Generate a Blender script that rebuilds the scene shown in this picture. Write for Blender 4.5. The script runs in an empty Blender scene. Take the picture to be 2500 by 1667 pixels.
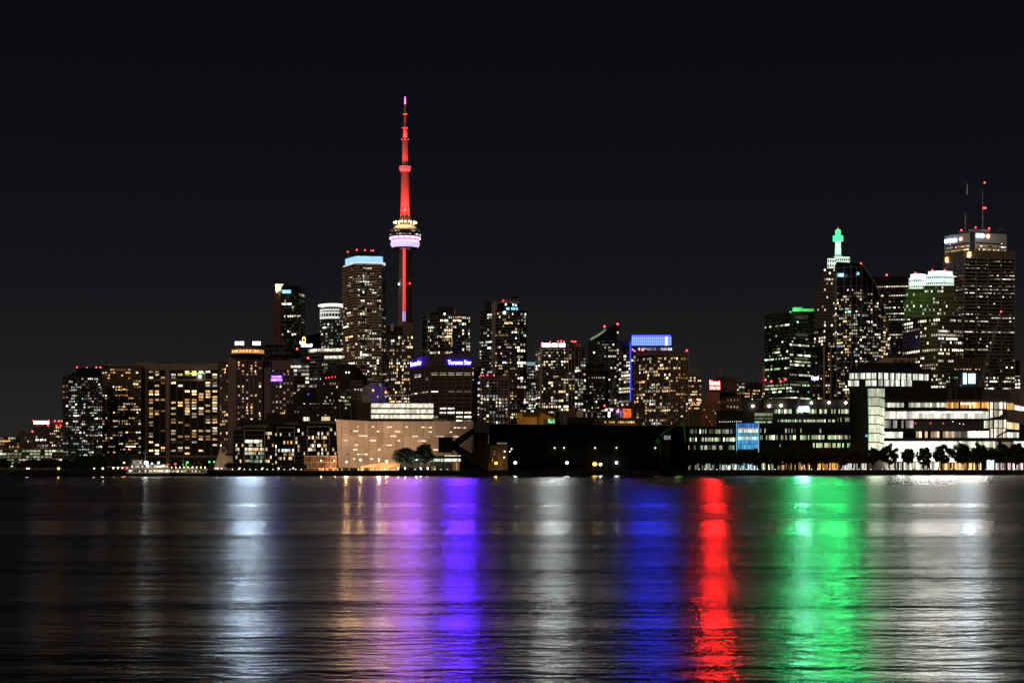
import bpy, math, random
from mathutils import Vector, Matrix
R = random.Random(7)
rad = math.radians
SC = bpy.context.scene
COL = SC.collection

# ---------------------------------------------------------------- camera
F = 4370.0          # focal length in photograph pixels (2500 wide)
HC = 5.0            # camera height over the water
YH = 1140.0         # horizon row
cam = bpy.data.cameras.new('camera'); camo = bpy.data.objects.new('camera', cam); COL.objects.link(camo)
camo.location = (0, 0, HC); camo.rotation_euler = (rad(90), 0, 0)
cam.sensor_width = 36; cam.lens = 36*F/2500; cam.shift_y = (YH-833.5)/2500
cam.clip_start = 1; cam.clip_end = 60000
SC.camera = camo
# ---------------------------------------------------------------- night sky
w = bpy.data.worlds.new('World'); SC.world = w; w.use_nodes = True
nt = w.node_tree; N = nt.nodes; Lk = nt.links
bg = N['Background']
geo = N.new('ShaderNodeNewGeometry'); sep = N.new('ShaderNodeSeparateXYZ')
Lk.new(geo.outputs['Incoming'], sep.inputs[0])
neg = N.new('ShaderNodeMath'); neg.operation = 'MULTIPLY'; neg.inputs[1].default_value = -1; Lk.new(sep.outputs['Z'], neg.inputs[0])
rmp = N.new('ShaderNodeValToRGB'); cr = rmp.color_ramp
cr.elements[0].position = 0.0; cr.elements[0].color = (.0225, .0190, .0182, 1)
cr.elements[1].position = .30; cr.elements[1].color = (.0027, .0028, .0040, 1)
for p, c in ((.055, (.0130, .0118, .0130, 1)), (.11, (.0068, .0069, .0094, 1)), (.19, (.0040, .0044, .0068, 1))):
    e = cr.elements.new(p); e.color = c
Lk.new(neg.outputs[0], rmp.inputs[0])
sky = N.new('ShaderNodeTexSky'); sky.sky_type = 'NISHITA'; sky.sun_disc = False
sky.sun_elevation = rad(-9); sky.sun_rotation = rad(150)
ad = N.new('ShaderNodeMixRGB'); ad.blend_type = 'ADD'; ad.inputs[0].default_value = .03
Lk.new(rmp.outputs[0], ad.inputs[1]); Lk.new(sky.outputs[0], ad.inputs[2])
Lk.new(ad.outputs[0], bg.inputs['Color']); bg.inputs['Strength'].default_value = 1.0
# ---------------------------------------------------------------- weak warm light of the city night
sun = bpy.data.lights.new('sun', 'SUN'); suno = bpy.data.objects.new('sun', sun); COL.objects.link(suno)
sun.energy = .42; sun.angle = rad(40); sun.color = (1, .72, .52)
suno.rotation_euler = (rad(62), 0, rad(-28))
SC.view_settings.view_transform = 'Standard'; SC.view_settings.look = 'None'
SC.view_settings.exposure = 0; SC.view_settings.gamma = 1; SC.view_settings.use_curve_mapping = False
cy = SC.cycles
cy.use_denoising = True; cy.max_bounces = 4; cy.diffuse_bounces = 1; cy.glossy_bounces = 3
cy.transparent_max_bounces = 4; cy.sample_clamp_indirect = 40; cy.sample_clamp_direct = 0
cy.use_adaptive_sampling = False; cy.caustics_reflective = False; cy.caustics_refractive = False
try: cy.use_light_tree = True
except Exception: pass

# ---------------------------------------------------------------- pixels to metres
def XW(px, Y): return (px-1250.0)*Y/F
def ZW(py, Y): return HC+(YH-py)*Y/F
def P(px, py, Y): return Vector((XW(px, Y), Y, ZW(py, Y)))
def M(px, Y): return px*Y/F
G = 3.0             # level of the quay and streets
def shore(px): return 950+220*px/2500.0

# ---------------------------------------------------------------- mesh builder
class MB:
    def __init__(s): s.v = []; s.f = []; s.c = []
    def quad(s, a, b, c, d, col=None):
        n = len(s.v); s.v += [tuple(a), tuple(b), tuple(c), tuple(d)]; s.f.append((n, n+1, n+2, n+3)); s.c.append(col)
    def box(s, o, u, v, w_, col=None):
        o, u, v, w_ = Vector(o), Vector(u), Vector(v), Vector(w_)
        n = len(s.v)
        for i in range(8): s.v.append(tuple(o+u*(i & 1)+v*((i >> 1) & 1)+w_*((i >> 2) & 1)))
        for q in ((0, 2, 3, 1), (4, 5, 7, 6), (0, 1, 5, 4), (2, 6, 7, 3), (0, 4, 6, 2), (1, 3, 7, 5)):
            s.f.append(tuple(n+k for k in q)); s.c.append(col)
    def cb(s, x0, x1, y0, y1, z0, z1, col=None):
        s.box((x0, y0, z0), (x1-x0, 0, 0), (0, y1-y0, 0), (0, 0, z1-z0), col)
    def bar(s, a, b, t, t2=None, col=None):
        a, b = Vector(a), Vector(b); d = b-a
        if d.length < 1e-6: return
        x = d.normalized(); up = Vector((0, 0, 1)) if abs(x.z) < .95 else Vector((0, 1, 0))
        p = x.cross(up).normalized(); q = p.cross(x).normalized(); t2 = t2 or t
        s.box(a-p*t/2-q*t2/2, d, p*t, q*t2, col)
    def prism(s, poly, z0, z1, poly1=None, col=None):
        n = len(s.v); k = len(poly); poly1 = poly1 or poly
        z0 = z0 if isinstance(z0, (list, tuple)) else [z0]*k
        z1 = z1 if isinstance(z1, (list, tuple)) else [z1]*k
        for i in range(k): s.v.append((poly[i][0], poly[i][1], z0[i]))
        for i in range(k): s.v.append((poly1[i][0], poly1[i][1], z1[i]))
        for i in range(k):
            j = (i+1) % k; s.f.append((n+i, n+j, n+k+j, n+k+i)); s.c.append(col)
        s.f.append(tuple(n+k+i for i in range(k))); s.c.append(col)
        s.f.append(tuple(n+k-1-i for i in range(k))); s.c.append(col)
    def tube(s, a, b, r0, r1=None, n=8, col=None):
        a, b = Vector(a), Vector(b); r1 = r0 if r1 is None else r1
        x = (b-a).normalized(); up = Vector((0, 0, 1)) if abs(x.z) < .95 else Vector((0, 1, 0))
        p = x.cross(up).normalized(); q = p.cross(x).normalized(); k = len(s.v)
        for i in range(n):
            t = 2*math.pi*i/n; s.v.append(tuple(a+(p*math.cos(t)+q*math.sin(t))*r0))
        for i in range(n):
            t = 2*math.pi*i/n; s.v.append(tuple(b+(p*math.cos(t)+q*math.sin(t))*r1))
        for i in range(n):
            j = (i+1) % n; s.f.append((k+i, k+j, k+n+j, k+n+i)); s.c.append(col)
        s.f.append(tuple(k+n-1-i for i in range(n))); s.f.append(tuple(k+n+i for i in range(n))); s.c += [col, col]
    def lathe(s, c, prof, n=24, a0=0, a1=2*math.pi, col=None):
        full = abs(a1-a0-2*math.pi) < 1e-6; m = n if full else n+1; k = len(s.v)
        for (r, z) in prof:
            for i in range(m):
                t = a0+(a1-a0)*i/n; s.v.append((c[0]+r*math.cos(t), c[1]+r*math.sin(t), c[2]+z))
        for j in range(len(prof)-1):
            for i in range(n):
                i2 = (i+1) % m
                s.f.append((k+j*m+i, k+j*m+i2, k+(j+1)*m+i2, k+(j+1)*m+i)); s.c.append(col)
    def sphere(s, c, r, n=8, m=6, sz=1.0, col=None):
        s.lathe(c, [(max(r*math.sin(math.pi*j/m), .001), -r*sz*math.cos(math.pi*j/m)) for j in range(m+1)], n, col=col)
    def mesh(s, name, off=(0, 0, 0)):
        me = bpy.data.meshes.new(name)
        ox, oy, oz = off
        me.from_pydata([(x-ox, y-oy, z-oz) for x, y, z in s.v], [], s.f)
        if any(c is not None for c in s.c):
            at = me.color_attributes.new('lit', 'FLOAT_COLOR', 'CORNER'); k = 0
            data = []
            for f, c in zip(s.f, s.c):
                c = c or (0, 0, 0, 1)
                for _ in f: data += list(c)
            at.data.foreach_set('color', data)
        me.update()
        return me

# ---------------------------------------------------------------- materials
MC = {}
def _new(name):
    m = bpy.data.materials.new(name); m.use_nodes = True; return m, m.node_tree.nodes, m.node_tree.links, m.node_tree.nodes['Principled BSDF']
def wall(name, col, rough=.85, scale=.25, amt=.35, spec=.22, metal=0.0):
    if name in MC: return MC[name]
    m, n, l, b = _new(name)
    tc = n.new('ShaderNodeTexCoord'); mp = n.new('ShaderNodeMapping'); mp.inputs['Scale'].default_value = (1, 1, .35)
    nz = n.new('ShaderNodeTexNoise'); nz.inputs['Scale'].default_value = scale; nz.inputs['Detail'].default_value = 5; nz.inputs['Roughness'].default_value = .65
    l.new(tc.outputs['Object'], mp.inputs[0]); l.new(mp.outputs[0], nz.inputs['Vector'])
    mr = n.new('ShaderNodeMapRange'); mr.inputs['From Min'].default_value = .3; mr.inputs['From Max'].default_value = .7
    mr.inputs['To Min'].default_value = 1-amt; mr.inputs['To Max'].default_value = 1+amt
    l.new(nz.outputs['Fac'], mr.inputs['Value'])
    vm = n.new('ShaderNodeVectorMath'); vm.operation = 'SCALE'; vm.inputs[0].default_value = col
    l.new(mr.outputs[0], vm.inputs['Scale'])
    l.new(vm.outputs[0], b.inputs['Base Color']); b.inputs['Roughness'].default_value = rough; b.inputs['Metallic'].default_value = metal; b.inputs['Specular IOR Level'].default_value = spec
    MC[name] = m; return m
def tint(name, col, rough=.8, amt=.3):
    """wall with a per-object shade: the pieces of one wall differ a little"""
    if name in MC: return MC[name]
    m = wall(name, col, rough, .15, .12); n = m.node_tree.nodes; l = m.node_tree.links; b = n['Principled BSDF']
    oi = n.new('ShaderNodeObjectInfo'); mr = n.new('ShaderNodeMapRange'); mr.inputs['To Min'].default_value = 1-amt; mr.inputs['To Max'].default_value = 1+amt
    l.new(oi.outputs['Random'], mr.inputs['Value'])
    src = b.inputs['Base Color'].links[0].from_socket
    vm = n.new('ShaderNodeVectorMath'); vm.operation = 'SCALE'; l.new(src, vm.inputs[0]); l.new(mr.outputs[0], vm.inputs['Scale'])
    l.new(vm.outputs[0], b.inputs['Base Color']); return m
def glass(name, col=(.012, .014, .017), rough=.12):
    if name in MC: return MC[name]
    m, n, l, b = _new(name)
    tc = n.new('ShaderNodeTexCoord'); nz = n.new('ShaderNodeTexNoise'); nz.inputs['Scale'].default_value = .3
    l.new(tc.outputs['Object'], nz.inputs['Vector'])
    mr = n.new('ShaderNodeMapRange'); mr.inputs['To Min'].default_value = rough*.6; mr.inputs['To Max'].default_value = rough*1.6
    l.new(nz.outputs['Fac'], mr.inputs['Value']); l.new(mr.outputs[0], b.inputs['Roughness'])
    b.inputs['Base Color'].default_value = (*col, 1); b.inputs['IOR'].default_value = 1.5
    MC[name] = m; return m
def emit(name, col, s, sample=True, body=(.1, .1, .1)):
    if name in MC: return MC[name]
    m, n, l, b = _new(name)
    b.inputs['Base Color'].default_value = (*body, 1)
    b.inputs['Emission Color'].default_value = (*col, 1); b.inputs['Emission Strength'].default_value = s
    # light sources are never perfectly even
    tc = n.new('ShaderNodeTexCoord'); nz = n.new('ShaderNodeTexNoise'); nz.inputs['Scale'].default_value = .6; nz.inputs['Detail'].default_value = 3
    l.new(tc.outputs['Object'], nz.inputs['Vector'])
    mr = n.new('ShaderNodeMapRange'); mr.inputs['From Min'].default_value = .3; mr.inputs['From Max'].default_value = .7
    mr.inputs['To Min'].default_value = s*.7; mr.inputs['To Max'].default_value = s*1.3
    l.new(nz.outputs['Fac'], mr.inputs['Value']); l.new(mr.outputs[0], b.inputs['Emission Strength'])
    m.cycles.emission_sampling = 'FRONT_BACK' if sample else 'NONE'
    MC[name] = m; return m
def window_mat(name, attr, lo=.12, hi=1.7, nsc=1.0):
    m, n, l, b = _new(name)
    b.inputs['Base Color'].default_value = (.02, .02, .02, 1); b.inputs['Roughness'].default_value = .2
    tc = n.new('ShaderNodeTexCoord'); mp = n.new('ShaderNodeMapping'); mp.inputs['Scale'].default_value = (1.1, 1.1, .55)
    l.new(tc.outputs['Object'], mp.inputs[0])
    if attr:
        at = n.new('ShaderNodeAttribute'); at.attribute_name = 'lit'; colr = at.outputs['Color']
    else:
        oi = n.new('ShaderNodeObjectInfo'); colr = oi.outputs['Color']
        vm0 = n.new('ShaderNodeVectorMath'); vm0.operation = 'SCALE'; vm0.inputs[0].default_value = (37, 91, 53)
        l.new(oi.outputs['Random'], vm0.inputs['Scale']); l.new(vm0.outputs[0], mp.inputs['Location'])
    nz = n.new('ShaderNodeTexNoise'); nz.inputs['Scale'].default_value = nsc; nz.inputs['Detail'].default_value = 3
    l.new(mp.outputs[0], nz.inputs['Vector'])
    mr = n.new('ShaderNodeMapRange'); mr.inputs['From Min'].default_value = .33; mr.inputs['From Max'].default_value = .67
    mr.inputs['To Min'].default_value = lo; mr.inputs['To Max'].default_value = hi
    l.new(nz.outputs['Fac'], mr.inputs['Value'])
    l.new(colr, b.inputs['Emission Color']); l.new(mr.outputs[0], b.inputs['Emission Strength'])
    m.cycles.emission_sampling = 'NONE'
    return m
WIN = window_mat('lit window', False); WINP = window_mat('lit pane', False, .72, 1.25, .35); WINJ = window_mat('lit window row', True)
GLASS = glass('dark glass'); GLASSG = glass('dark green glass', (.012, .022, .018)); GLASSB = glass('dark blue glass', (.012, .016, .028))
BLACK = wall('black steel', (.02, .02, .02), .6); ROOFD = wall('dark roof', (.05, .048, .045))
REDL = emit('red beacon light', (1, .03, .04), 11, False)

# ---------------------------------------------------------------- objects
def link(name, me, mat=None, parent=None, loc=(0, 0, 0), kind=None, label=None):
    o = bpy.data.objects.new(name, me); COL.objects.link(o); o.location = loc
    if mat is not None and len(me.materials) == 0: me.materials.append(mat)
    if parent is not None: o.parent = parent
    if kind: o['kind'] = kind
    if label: o['label'] = label
    return o
class Thing:
    def __init__(s, name, label, cat, loc, group=None):
        s.o = bpy.data.objects.new(name, None); COL.objects.link(s.o); s.o.location = loc
        s.o.empty_display_size = 1
        s.o['label'] = label; s.o['category'] = cat
        if group: s.o['group'] = group
        s.L = Vector(loc)
    def part(s, name, mb, mat, parent=None, kind=None, label=None):
        if not mb.v: return None
        base = s.L if parent is None else s.L+parent.location
        return link(name, mb.mesh(name, base), mat, parent or s.o, (0, 0, 0), kind, label)
    def lamp(s, loc, col, e, r=.4, typ='POINT', aim=None, size=rad(70)):
        d = bpy.data.lights.new('lamp_light', typ); d.energy = e; d.color = col; d.shadow_soft_size = r
        o = bpy.data.objects.new('lamp_light', d); COL.objects.link(o); o.parent = s.o; o.location = Vector(loc)-s.L
        if typ == 'SPOT':
            d.spot_size = size; d.spot_blend = .6
            o.rotation_euler = (Vector(aim)-Vector(loc)).to_track_quat('-Z', 'Y').to_euler()
        return o
def single(name, label, cat, mb, mat, group=None, kind=None, origin=None):
    xs = [v[0] for v in mb.v]; ys = [v[1] for v in mb.v]; zs = [v[2] for v in mb.v]
    L = origin or ((min(xs)+max(xs))/2, (min(ys)+max(ys))/2, min(zs))
    o = link(name, mb.mesh(name, L), mat, None, L, kind, label)
    if cat: o['category'] = cat
    if group: o['group'] = group
    return o

_beac = {}
def beacon_mesh(r):
    r = round(r, 2)
    if r not in _beac:
        b = MB(); b.sphere((0, 0, 0), r, 8, 6); nf_ = len(b.f); b.tube((0, 0, -r*4.5), (0, 0, -r*.8), r*.2, n=5)
        me = b.mesh('beacon'); me.materials.append(REDL); me.materials.append(BLACK)
        for i_, p_ in enumerate(me.polygons): p_.material_index = 0 if i_ < nf_ else 1
        _beac[r] = me
    return _beac[r]

# ---------------------------------------------------------------- text
def text_mesh(body, offset=.0, ex=.0, spacing=1.0):
    cu = bpy.data.curves.new('t', 'FONT'); cu.body = body; cu.offset = offset; cu.extrude = ex; cu.space_character = spacing
    cu.resolution_u = 3
    o = bpy.data.objects.new('t', cu); COL.objects.link(o)
    dg = bpy.context.evaluated_depsgraph_get(); dg.update()
    me = bpy.data.meshes.new_from_object(o.evaluated_get(dg))
    vs = [v.co.copy() for v in me.vertices]; fs = [tuple(p.vertices) for p in me.polygons]
    bpy.data.objects.remove(o); bpy.data.curves.remove(cu); bpy.data.meshes.remove(me)
    return vs, fs

# ---------------------------------------------------------------- lit windows
PAL = {
 'warm': [((1, .50, .18), 3), ((1, .62, .28), 5), ((1, .76, .46), 4), ((1, .46, .16), 1.5), ((1, .93, .80), 2)],
 'mix': [((1, .62, .28), 4), ((1, .76, .46), 5), ((1, .88, .66), 4), ((.92, 1, .92), 1.5), ((1, .52, .22), 1.2), ((.35, .95, .85), .25), ((.75, .88, 1), .5), ((.25, .15, 1), .07), ((1, .45, .7), .08)],
 'white': [((1, .84, .58), 4), ((1, .92, .74), 5), ((.95, 1, .88), 3), ((1, .78, .5), 1.5), ((.75, .95, 1), .3)],
 'green': [((.72, 1, .50), 3), ((.85, 1, .62), 4), ((1, 1, .78), 3), ((.45, .95, .6), 1), ((1, .9, .6), 1)],
 'cool': [((.9, 1, .95), 3), ((1, .95, .85), 4), ((1, .8, .55), 2), ((.6, .95, .95), 1), ((1, .85, .6), 2)],
}
def pick(pal):
    t = PAL[pal]; x = R.random()*sum(q for _, q in t)
    for c, q in t:
        x -= q
        if x <= 0: return c
    return t[0][0]
def glow(pal, mean=1.0, sig=.75):
    c = pick(pal); s = min(max(mean*.62*math.exp(R.gauss(0, sig*1.25)), .04), 3.2)
    if c[2] >= .99 and c[0] < .4: s *= 1.3
    return (c[0]*s, c[1]*s, c[2]*s, 1)

# ---------------------------------------------------------------- towers
def added_streak_light(t, x, y, Y, wpx, hpx, col, watts):
    """unseen area light added at a sign or lit front, streaking the water"""
    d = bpy.data.lights.new('added_streak_light', 'AREA'); d.shape = 'RECTANGLE'; d.size = M(wpx, Y); d.size_y = M(hpx, Y); d.energy = watts*.175; d.color = col; d.spread = rad(80)
    o = bpy.data.objects.new('added_streak_light', d); COL.objects.link(o); o.parent = t.o; o.location = P(x, y, Y)-t.L; o.rotation_euler = (rad(-90), 0, 0)
    return o
class Tower(Thing):
    """pts: the visible front of the plan, left to right, as (pixel x, distance)"""
    def __init__(s, name, label, pts, ytop, depth=45, cat='building', body=None, z0=None, iref=None, taper=.98, group=None, tops=None):
        s.Yr = min(p[1] for p in pts) if iref is None else pts[iref][1]
        cx = sum(p[0] for p in pts)/len(pts)
        Thing.__init__(s, name, label, cat, (XW(cx, s.Yr), s.Yr, G), group)
        s.px = pts
        s.pts = [Vector((XW(x, y), y)) for x, y in pts]
        s.ytop = ytop; s.zt = ZW(ytop, s.Yr); s.nwin = 0; s.jw = MB(); s.dark = MB()
        yb = max(p[1] for p in pts)+depth; xm = cx
        def back(px):
            q = xm+(px-xm)*taper; return Vector((XW(q, yb), yb))
        poly = list(s.pts)+[back(pts[-1][0]), back(pts[0][0])]
        s.poly = poly; s.Yback = yb
        b = MB(); b.prism(poly, (G if z0 is None else z0), s.zt if tops is None else [ZW(t, s.Yr) for t in tops]+[ZW(tops[-1], s.Yr), ZW(tops[0], s.Yr)])
        if body is not None: s.part('wall', b, body)
    def z(s, py): return ZW(py, s.Yr)
    def m(s, px): return px*s.Yr/F
    def frame(s, i):
        A, B = s.pts[i], s.pts[i+1]; d = B-A; L = d.length; u = d/L; n = Vector((u.y, -u.x))
        return A, u, n, L
    # rows of windows on one side of the tower
    def grid(s, i, cols, fp, y0, y1, w=.7, h=.6, lit=.3, mode='res', pal='mix', mean=1.0, sig=.75, dark=None, off=.12, sub=1, skip=(), rows=None, darkmat=None, c0=0, c1=1, cap=300, runs=.35):
        A, u, n, L = s.frame(i)
        A = A+u*(L*c0); L = L*(c1-c0)
        nf = max(1, int(round((y1-y0)/fp))); fh = s.m(y1-y0)/nf; zt = s.z(y0)
        cw = L/cols; ww = cw*w; wh = fh*h
        b = MB(); u3 = Vector((u.x, u.y, 0)); n3 = Vector((n.x, n.y, 0))
        if sub == 1: b.box(-u3*ww/2-Vector((0, 0, wh/2)), u3*ww, n3*.14, (0, 0, wh))
        else:
            sw = ww/sub
            for k in range(sub): b.box(-u3*ww/2+u3*(k*sw+sw*.06)-Vector((0, 0, wh/2)), u3*sw*.88, n3*.14, (0, 0, wh))
        me = b.mesh('window'); me.materials.append(WIN); mes = [me]*6
        if mode == 'res' and sub == 1:      # blinds half drawn, a lamp in one corner, one sash lit
            for (f0, f1, h0, h1) in ((0, .52, 0, 1), (.46, 1, 0, 1), (0, 1, .42, 1), (.25, .8, 0, .7)):
                q = MB(); q.box(-u3*ww/2+u3*ww*f0+Vector((0, 0, -wh/2+wh*h0)), u3*ww*(f1-f0), n3*.14, (0, 0, wh*(h1-h0))); q = q.mesh('window'); q.materials.append(WIN); mes.append(q)
        med = None
        if dark == 'parts':
            med = me.copy(); med.materials.clear(); med.materials.append(darkmat or GLASS)
        for r in range(nf):
            active = R.random() < lit if mode == 'office' else False
            prev = False; cprev = None; half0 = R.random(); half1 = half0+R.uniform(.35, 1.0)
            for c in range(cols):
                if (r, c) in skip: continue
                pos = A+u*((c+.5)*cw)+n*off; z = zt-(r+.5)*fh
                if mode == 'office':
                    f = (c+.5)/cols
                    on = R.random() < (.9 if half0 <= f <= half1 or half0 <= f+1 <= half1 else .25) if active else R.random() < lit*.22
                else:
                    on = R.random() < (lit*(1-runs)+runs if prev else lit*(1-runs*.5))
                if rows and rows.get(r) is not None: on = R.random() < rows[r]
                if on:
                    if prev and cprev and R.random() < .6:
                        k = R.uniform(.75, 1.25); col = (cprev[0]*k, cprev[1]*k, cprev[2]*k, 1)
                    else: col = glow(pal, mean*(1.25 if active else 1), sig)
                    cprev = col
                    if s.nwin < cap:
                        o = link('window', R.choice(mes), None, s.o, (pos.x-s.L.x, pos.y-s.L.y, z-s.L.z)); o.color = col; s.nwin += 1
                    else:
                        a = Vector((pos.x, pos.y, z)); s.jw.box(a-u3*ww/2-Vector((0, 0, wh/2)), u3*ww, n3*.14, (0, 0, wh), col)
                elif dark == 'parts': link('unlit_window', med, None, s.o, (pos.x-s.L.x, pos.y-s.L.y, z-s.L.z))
                elif dark == 'join':
                    a = Vector((pos.x, pos.y, z)); s.dark.box(a-u3*ww/2-Vector((0, 0, wh/2)), u3*ww, n3*.1, (0, 0, wh))
                elif R.random() < .4:
                    c_ = pick(pal); k_ = R.uniform(.003, .03); a = Vector((pos.x, pos.y, z)); s.jw.box(a-u3*ww/2-Vector((0, 0, wh/2)), u3*ww, n3*.1, (0, 0, wh), (c_[0]*k_, c_[1]*k_, c_[2]*k_, 1))
                prev = on
    # slabs that run round the front, one for each floor
    def bands(s, fp, y0, y1, thick=.3, prot=.6, mat=None, name='floor_slab', segs=None, broken=0, inset=0, each=True):
        nf = max(1, int(round((y1-y0)/fp))); fh = s.m(y1-y0)/nf; t = fh*thick
        idx = segs if segs is not None else range(len(s.pts)-1)
        def ring(parts=None):
            b = MB()
            for i in idx:
                A, u, n, L = s.frame(i); u3 = Vector((u.x, u.y, 0)); n3 = Vector((n.x, n.y, 0)); a = Vector((A.x, A.y, 0))-s.L
                a.z = 0
                spans = [(0, 1)]
                if broken:
                    cuts = sorted(R.uniform(.08, .92) for _ in range(R.choice((1, 1, 2)))); spans = []; p0 = 0
                    for cc in cuts:
                        g = R.uniform(.04, .10)
                        if cc-g > p0: spans.append((p0, cc-g))
                        p0 = cc+g
                    if p0 < 1: spans.append((p0, 1))
                for (f0, f1) in spans:
                    b.box(a+u3*(L*f0), u3*L*(f1-f0), n3*prot, (0, 0, t))
            return b.mesh(name)
        kinds = [ring() for _ in range(5 if broken else 1)]
        for me in kinds: me.materials.append(mat)
        if each:
            for r in range(nf+1):
                z = s.z(y0)-r*fh-t/2
                link(name, kinds[r % len(kinds)] if not broken else R.choice(kinds), None, s.o, (0, 0, z-s.L.z))
        else:
            b = MB()
            for i in idx:
                A, u, n, L = s.frame(i); u3 = Vector((u.x, u.y, 0)); n3 = Vector((n.x, n.y, 0))
                for r in range(nf+1): b.box(Vector((A.x, A.y, s.z(y0)-r*fh-t/2)), u3*L, n3*prot, (0, 0, t))
            s.part(name, b, mat, kind='stuff')
    def piers(s, i, n_, wpx, prot, mat, y0, y1, name='pier', at=None, c0=0, c1=1):
        A, u, n, L = s.frame(i); u3 = Vector((u.x, u.y, 0)); n3 = Vector((n.x, n.y, 0)); wd = s.m(wpx)
        z0, z1 = s.z(y1), s.z(y0)
        b = MB(); b.box(-u3*wd/2, u3*wd, n3*prot, (0, 0, z1-z0)); me = b.mesh(name); me.materials.append(mat)
        fr = at if at is not None else [c0+(c1-c0)*k/n_ for k in range(n_+1)]
        for f in fr:
            p = A+u*(L*f); link(name, me, None, s.o, (p.x-s.L.x, p.y-s.L.y, z0-s.L.z))
    def blk(s, name, x0, x1, y0, y1, dY, depth, mat, label=None, parent=None):
        """a block standing on the tower, dY behind its nearest front"""
        Y = s.Yr+dY; b = MB()
        a0, a1 = XW(x0, Y), XW(x1, Y); c0, c1 = XW(x0+.3, Y+depth), XW(x1-.3, Y+depth)
        b.prism([(a0, Y), (a1, Y), (c1, Y+depth), (c0, Y+depth)], ZW(y1, Y), ZW(y0, Y))
        return s.part(name, b, mat, parent, label=label)
    def beacon(s, x, y, r=1.7, dY=1.5):
        p = P(x, y, s.Yr+dY); rr = s.m(r)
        return link('beacon', beacon_mesh(rr), None, s.o, p-s.L)
    def done(s, roofmat=None):
        if s.jw.v: s.part('window_row', s.jw, WINJ, kind='stuff')
        if s.dark.v: s.part('unlit_glazing', s.dark, GLASS, kind='stuff')
        return s
    def text(s, name, body, i, f0, f1, y0, y1, mat, off=.5, ex=.12, offset=.0, letters=False, label=None, spacing=1.0):
        """lettering on side i between fractions f0..f1 and rows y0 (top) .. y1"""
        A, u, n, L = s.frame(i)
        return letters_on(s, name, body, A+u*(L*f0)+n*off, u, n, L*(f1-f0), s.z(y1), s.z(y0), mat, ex, offset, letters, label, spacing)
def letters_on(t, name, body, A, u, n, width, z0, z1, mat, ex=.12, offset=.0, letters=False, label=None, spacing=1.0):
    vs, fs = text_mesh(body, offset, ex, spacing)
    x0 = min(v.x for v in vs); x1 = max(v.x for v in vs); b0 = min(v.y for v in vs); b1 = max(v.y for v in vs)
    sx = width/(x1-x0); sy = (z1-z0)/(b1-b0); sz = (sx+sy)/2
    pts = []
    for v in vs:
        q = A+u*((v.x-x0)*sx)+n*(v.z+ex)*sz
        pts.append((q.x, q.y, z0+(v.y-b0)*sy))
    if not letters:
        b = MB(); b.v = pts; b.f = fs; b.c = [None]*len(fs)
        return t.part(name, b, mat, label=label)
    # one object for each letter under an Empty for the sign
    e = bpy.data.objects.new(name, None); COL.objects.link(e); e.parent = t.o; e.location = Vector((A.x, A.y, z0))-t.L
    if label: e['label'] = label
    par = list(range(len(pts)))
    def fd(i):
        while par[i] != i: par[i] = par[par[i]]; i = par[i]
        return i
    for f in fs:
        for k in f[1:]: par[fd(k)] = fd(f[0])
    groups = {}
    for f in fs: groups.setdefault(fd(f[0]), []).append(f)
    for g in sorted(groups.values(), key=lambda g: pts[g[0][0]][0]):
        ids = sorted({k for f in g for k in f}); mp = {k: j for j, k in enumerate(ids)}
        b = MB(); b.v = [pts[k] for k in ids]; b.f = [tuple(mp[k] for k in f) for f in g]; b.c = [None]*len(b.f)
        link('letter', b.mesh('letter', t.L+e.location), mat, e)
    return e
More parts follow.
